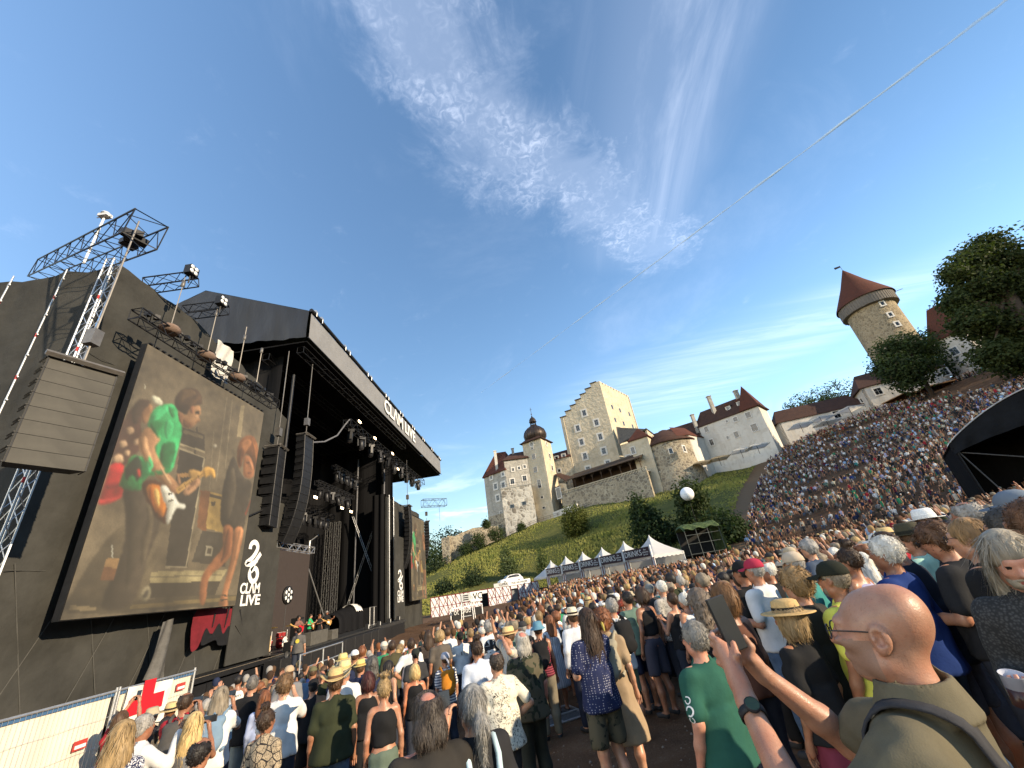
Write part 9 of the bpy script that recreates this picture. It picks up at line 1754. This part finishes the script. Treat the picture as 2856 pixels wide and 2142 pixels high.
# ------------------------------------------------------------------ the crowd too far to tell apart, each mass one object
def lowfig(sit=False, arms=0, leg=0, hi=0):
 V, Q, I = [], [], []
 def tb(P, R, pid, n=4, sx=1.):
  n = hi or n
  n0 = len(V)
  for (x, y, z), r in zip(P, R):
   for k in range(n): t = 2*math.pi*k/n+.3; V.append((x+r*sx*math.cos(t), y+r*math.sin(t), z)); I.append(pid)
  for i in range(len(P)-1):
   for k in range(n): Q.append((n0+i*n+k, n0+i*n+(k+1) % n, n0+(i+1)*n+(k+1) % n, n0+(i+1)*n+k))
  m = n0+(len(P)-1)*n; Q.append((m, m+1, m+2, m+3)); Q.append((m, m+3, m+4, m+5) if n == 6 else (m, m+3, m+4, m+7)) if n > 4 else 0
  if n == 8: Q.append((m+4, m+5, m+6, m+7))
 dz = -.46 if sit else 0
 if hi: tb([(0, 0, 1.44), (0, .02, 1.52), (0, .03, 1.57), (0, .01, 1.64)], [.055, .05, .072, .082], 0, 8); tb([(0, -.03, 1.56), (0, -.022, 1.62), (0, -.015, 1.69), (0, -.012, 1.735), (0, -.01, 1.76)], [.06, .088, .092, .07, .03], 1, 8)
 else: tb([(0, 0, 1.50+dz), (0, .01, 1.55+dz), (0, .01, 1.63+dz)], [.05, .07, .078], 0, 6); tb([(0, -.012, 1.625+dz), (0, -.015, 1.70+dz), (0, -.01, 1.75+dz)], [.086, .086, .04], 1, 6)
 tb([(0, 0, .90+dz), (0, 0, 1.15+dz), (0, 0, 1.36+dz), (0, 0, 1.43+dz), (0, 0, 1.47+dz)], [.115, .112, .125, .10, .05], 2, 6, 1.5)
 for s_ in (-1, 1):
  if sit: tb([(s_*.22, 0, 1.42+dz), (s_*.25, .08, 1.15+dz), (s_*.12, .32, 1.05+dz)], [.05, .042, .03], 0 if arms else 2); tb([(s_*.1, .05, .94+dz), (s_*.13, .42, 1.05+dz), (s_*.12, .50, .62+dz)], [.085, .065, .04], leg and 3 or 0)
  else:
   if arms == 1: tb([(s_*.21, 0, 1.42), (s_*.28, .1, 1.62), (s_*.2, .16, 1.88)], [.05, .04, .03], 0)
   elif arms == 2: tb([(s_*.21, 0, 1.42), (s_*.26, .12, 1.18), (s_*.06, .34, 1.38)], [.05, .04, .03], 0)
   else: tb([(s_*.21, 0, 1.42), (s_*.26, 0, 1.15), (s_*.25, .06, .88)], [.05, .04, .028], 0)
   tb([(s_*.09, 0, .92), (s_*.1, 0, .5), (s_*.1, 0, .02)], [.09, .06, .045], 3)
 return np.array(V, np.float32), np.array(Q, np.int32), np.array(I)
CM = bpy.data.materials.new('crowd_colours'); CM.use_nodes = True; t, b, co = parts_of(CM); lk(t, nd(t, 'ShaderNodeVertexColor', layer_name='Col').outputs['Color'], b.inputs['Base Color']); b.inputs['Roughness'].default_value = .85; b.inputs['Specular IOR Level'].default_value = .2
g = np.random.default_rng(77); pal = np.array(list(CW.values())); pw = np.array(WGT)/sum(WGT); hp_ = np.array([HB, HDB, HBK, HGY, HB, HDB, HDBL, HGB, HAU, (.36, .26, .12), HWH, BLK, CHAR, NAVY, HDB]); sk = np.array(SKINC)*.98; bp_l = np.array([NAVY, BLK, CHAR, JEAN, KHAKI, GRYC, OLV])
def mass(name, label, pts, temps, wts, yawj=.35):
 pts = np.array(pts); n = len(pts); ti = g.choice(len(temps), n, p=np.array(wts)/sum(wts)); VV, QQ, CC = [], [], []; n0 = 0
 for k, (V, Q, I) in enumerate(temps):
  p = pts[ti == k]; m = len(p)
  if not m: continue
  z = gz(p[:, 0], p[:, 1])-.03; f = np.arctan2(STAGE.x-p[:, 0], STAGE.y-p[:, 1])+g.normal(0, yawj, m); s_ = g.normal(.985, .05, m)
  c_, d_ = np.cos(f)[:, None], np.sin(f)[:, None]; X = V[None, :, 0]*s_[:, None]; Y = V[None, :, 1]*s_[:, None]; W = np.stack([X*c_+Y*d_+p[:, :1], -X*d_+Y*c_+p[:, 1:2], V[None, :, 2]*s_[:, None]+z[:, None]], -1)
  col = np.stack([sk[g.integers(0, 5, m)], hp_[np.minimum(g.integers(0, len(hp_), m), 99)], pal[g.choice(len(pal), m, p=pw)], bp_l[g.integers(0, len(bp_l), m)]], 1); CC.append(col[:, I].reshape(-1, 3)); QQ.append((Q[None]+(np.arange(m)*len(V))[:, None, None]).reshape(-1, 4)+n0); VV.append(W.reshape(-1, 3)); n0 += m*len(V)
 V, Q, C = np.vstack(VV), np.vstack(QQ), np.vstack(CC); me = npmesh(name, V, Q, [CM]); a_ = me.color_attributes.new('Col', 'FLOAT_COLOR', 'POINT'); a_.data.foreach_set('color', np.hstack([C, np.ones((len(C), 1))]).astype(np.float32).ravel()); o = bpy.data.objects.new(name, me); COL.objects.link(o); tag(o, label, 'crowd', kind='stuff'); return o
def scatter(n, afun, rfun, dmin, ok):
 out = []; G = {}
 for k in range(n):
  a = afun(); r = rfun(a); x, y = r*math.sin(a), r*math.cos(a)
  if not ok(a, r, x, y): continue
  i, j = int(x//1), int(y//1)
  if any((x-u)**2+(y-v)**2 < dmin*dmin for di in (-1, 0, 1) for dj in (-1, 0, 1) for u, v in G.get((i+di, j+dj), ())): continue
  G.setdefault((i, j), []).append((x, y)); out.append((x, y))
 return out
CT_ = [lowfig(False, q_, 0, 8) for q_ in (0, 1, 2)]
tl_ = lambda a: float(np.interp(math.degrees(a), [-16, -10, -7, -4, -1.5, 1, 3, 8, 14.5, 19, 24, 52], [19, 20, 22, 28, 40, 55, 68, 60, 53, 52, 54, 47]))
near_far = max([math.hypot(*q_) for q_ in REST[:1]] or [14])
far_rest = [q_ for q_ in REST if math.hypot(*q_) < 31]
far_rest = [q_ for q_ in far_rest if math.hypot(*q_) < tl_(math.atan2(*q_))+1]
mass('crowd', 'standing crowd in the middle distance facing the stage', far_rest, CT_, [6, 1, 3])
stand = scatter(30000, lambda: rg.uniform(-.25, .91), lambda a: 31+max(0, tl_(a)-31)*rg.random()**.8, .72, lambda a, r, x, y: x > -11.2 and r < tl_(a) and not (a > .76 and 29 < y*.9))
L0 = [lowfig(False, 0), lowfig(False, 1), lowfig(False, 2)]; mass('crowd', 'dense far standing crowd reaching the drinks tents', stand, L0, [6, 1.2, 3])
hole = lambda x, y: math.sin(x*.21+1)*math.sin(y*.17+x*.06)+.5*math.sin(x*.5+y*.43)
rf_ = lambda a: float(np.interp(a, _az, _rf)); rtt = lambda a: float(np.interp(a, _az, _rt))
seat = scatter(26000, lambda: rg.uniform(.42, .98), lambda a: math.sqrt(rg.uniform((rf_(a)-1)**2, (rtt(a)-1.5)**2)), .80, lambda a, r, x, y: a > float(path_az(r))+.015 and hole(x, y) > -.62 and not (a > .80 and r > 108 and hole(x*2, y) < .5) and abs(r-(118+8*math.sin(a*9))) > 1.6)
mass('seated_crowd', 'thousands of people sitting on the slope below the farm houses', seat, [lowfig(True, 1, 0), lowfig(True, 0, 1), lowfig(True, 1, 1), lowfig(False, 0)], [4, 3, 3, .6])
ter = scatter(3000, lambda: rg.uniform(.33, .93), lambda a: rtt(a)+1.3+3.5*rg.random()**2, .6, lambda a, r, x, y: True); mass('terrace_crowd', 'people standing along the railing under the castle houses', ter, L0, [6, 1, 2], 1.5)
print('CROWD', len(PEOPLE), len(far_rest), len(stand), len(seat), len(ter), round(time.time()-T0, 1))
# ------------------------------------------------------------------ finish: lettering becomes plain mesh
bpy.context.view_layer.update(); dg = bpy.context.evaluated_depsgraph_get()
for o in [o for o in S.objects if o.type == 'FONT']:
 me_ = bpy.data.meshes.new_from_object(o.evaluated_get(dg)); nm = o.name; m_ = o.data.materials[0]; n_ = bpy.data.objects.new('lettering', me_); COL.objects.link(n_); n_.parent = o.parent; n_.matrix_parent_inverse = o.matrix_parent_inverse.copy(); n_.matrix_basis = o.matrix_basis.copy()
 if not me_.materials: me_.materials.append(m_)
 bpy.data.objects.remove(o)
print('SCRIPT', round(time.time()-T0, 1), 'polys', sum(len(m.polygons) for m in bpy.data.meshes))
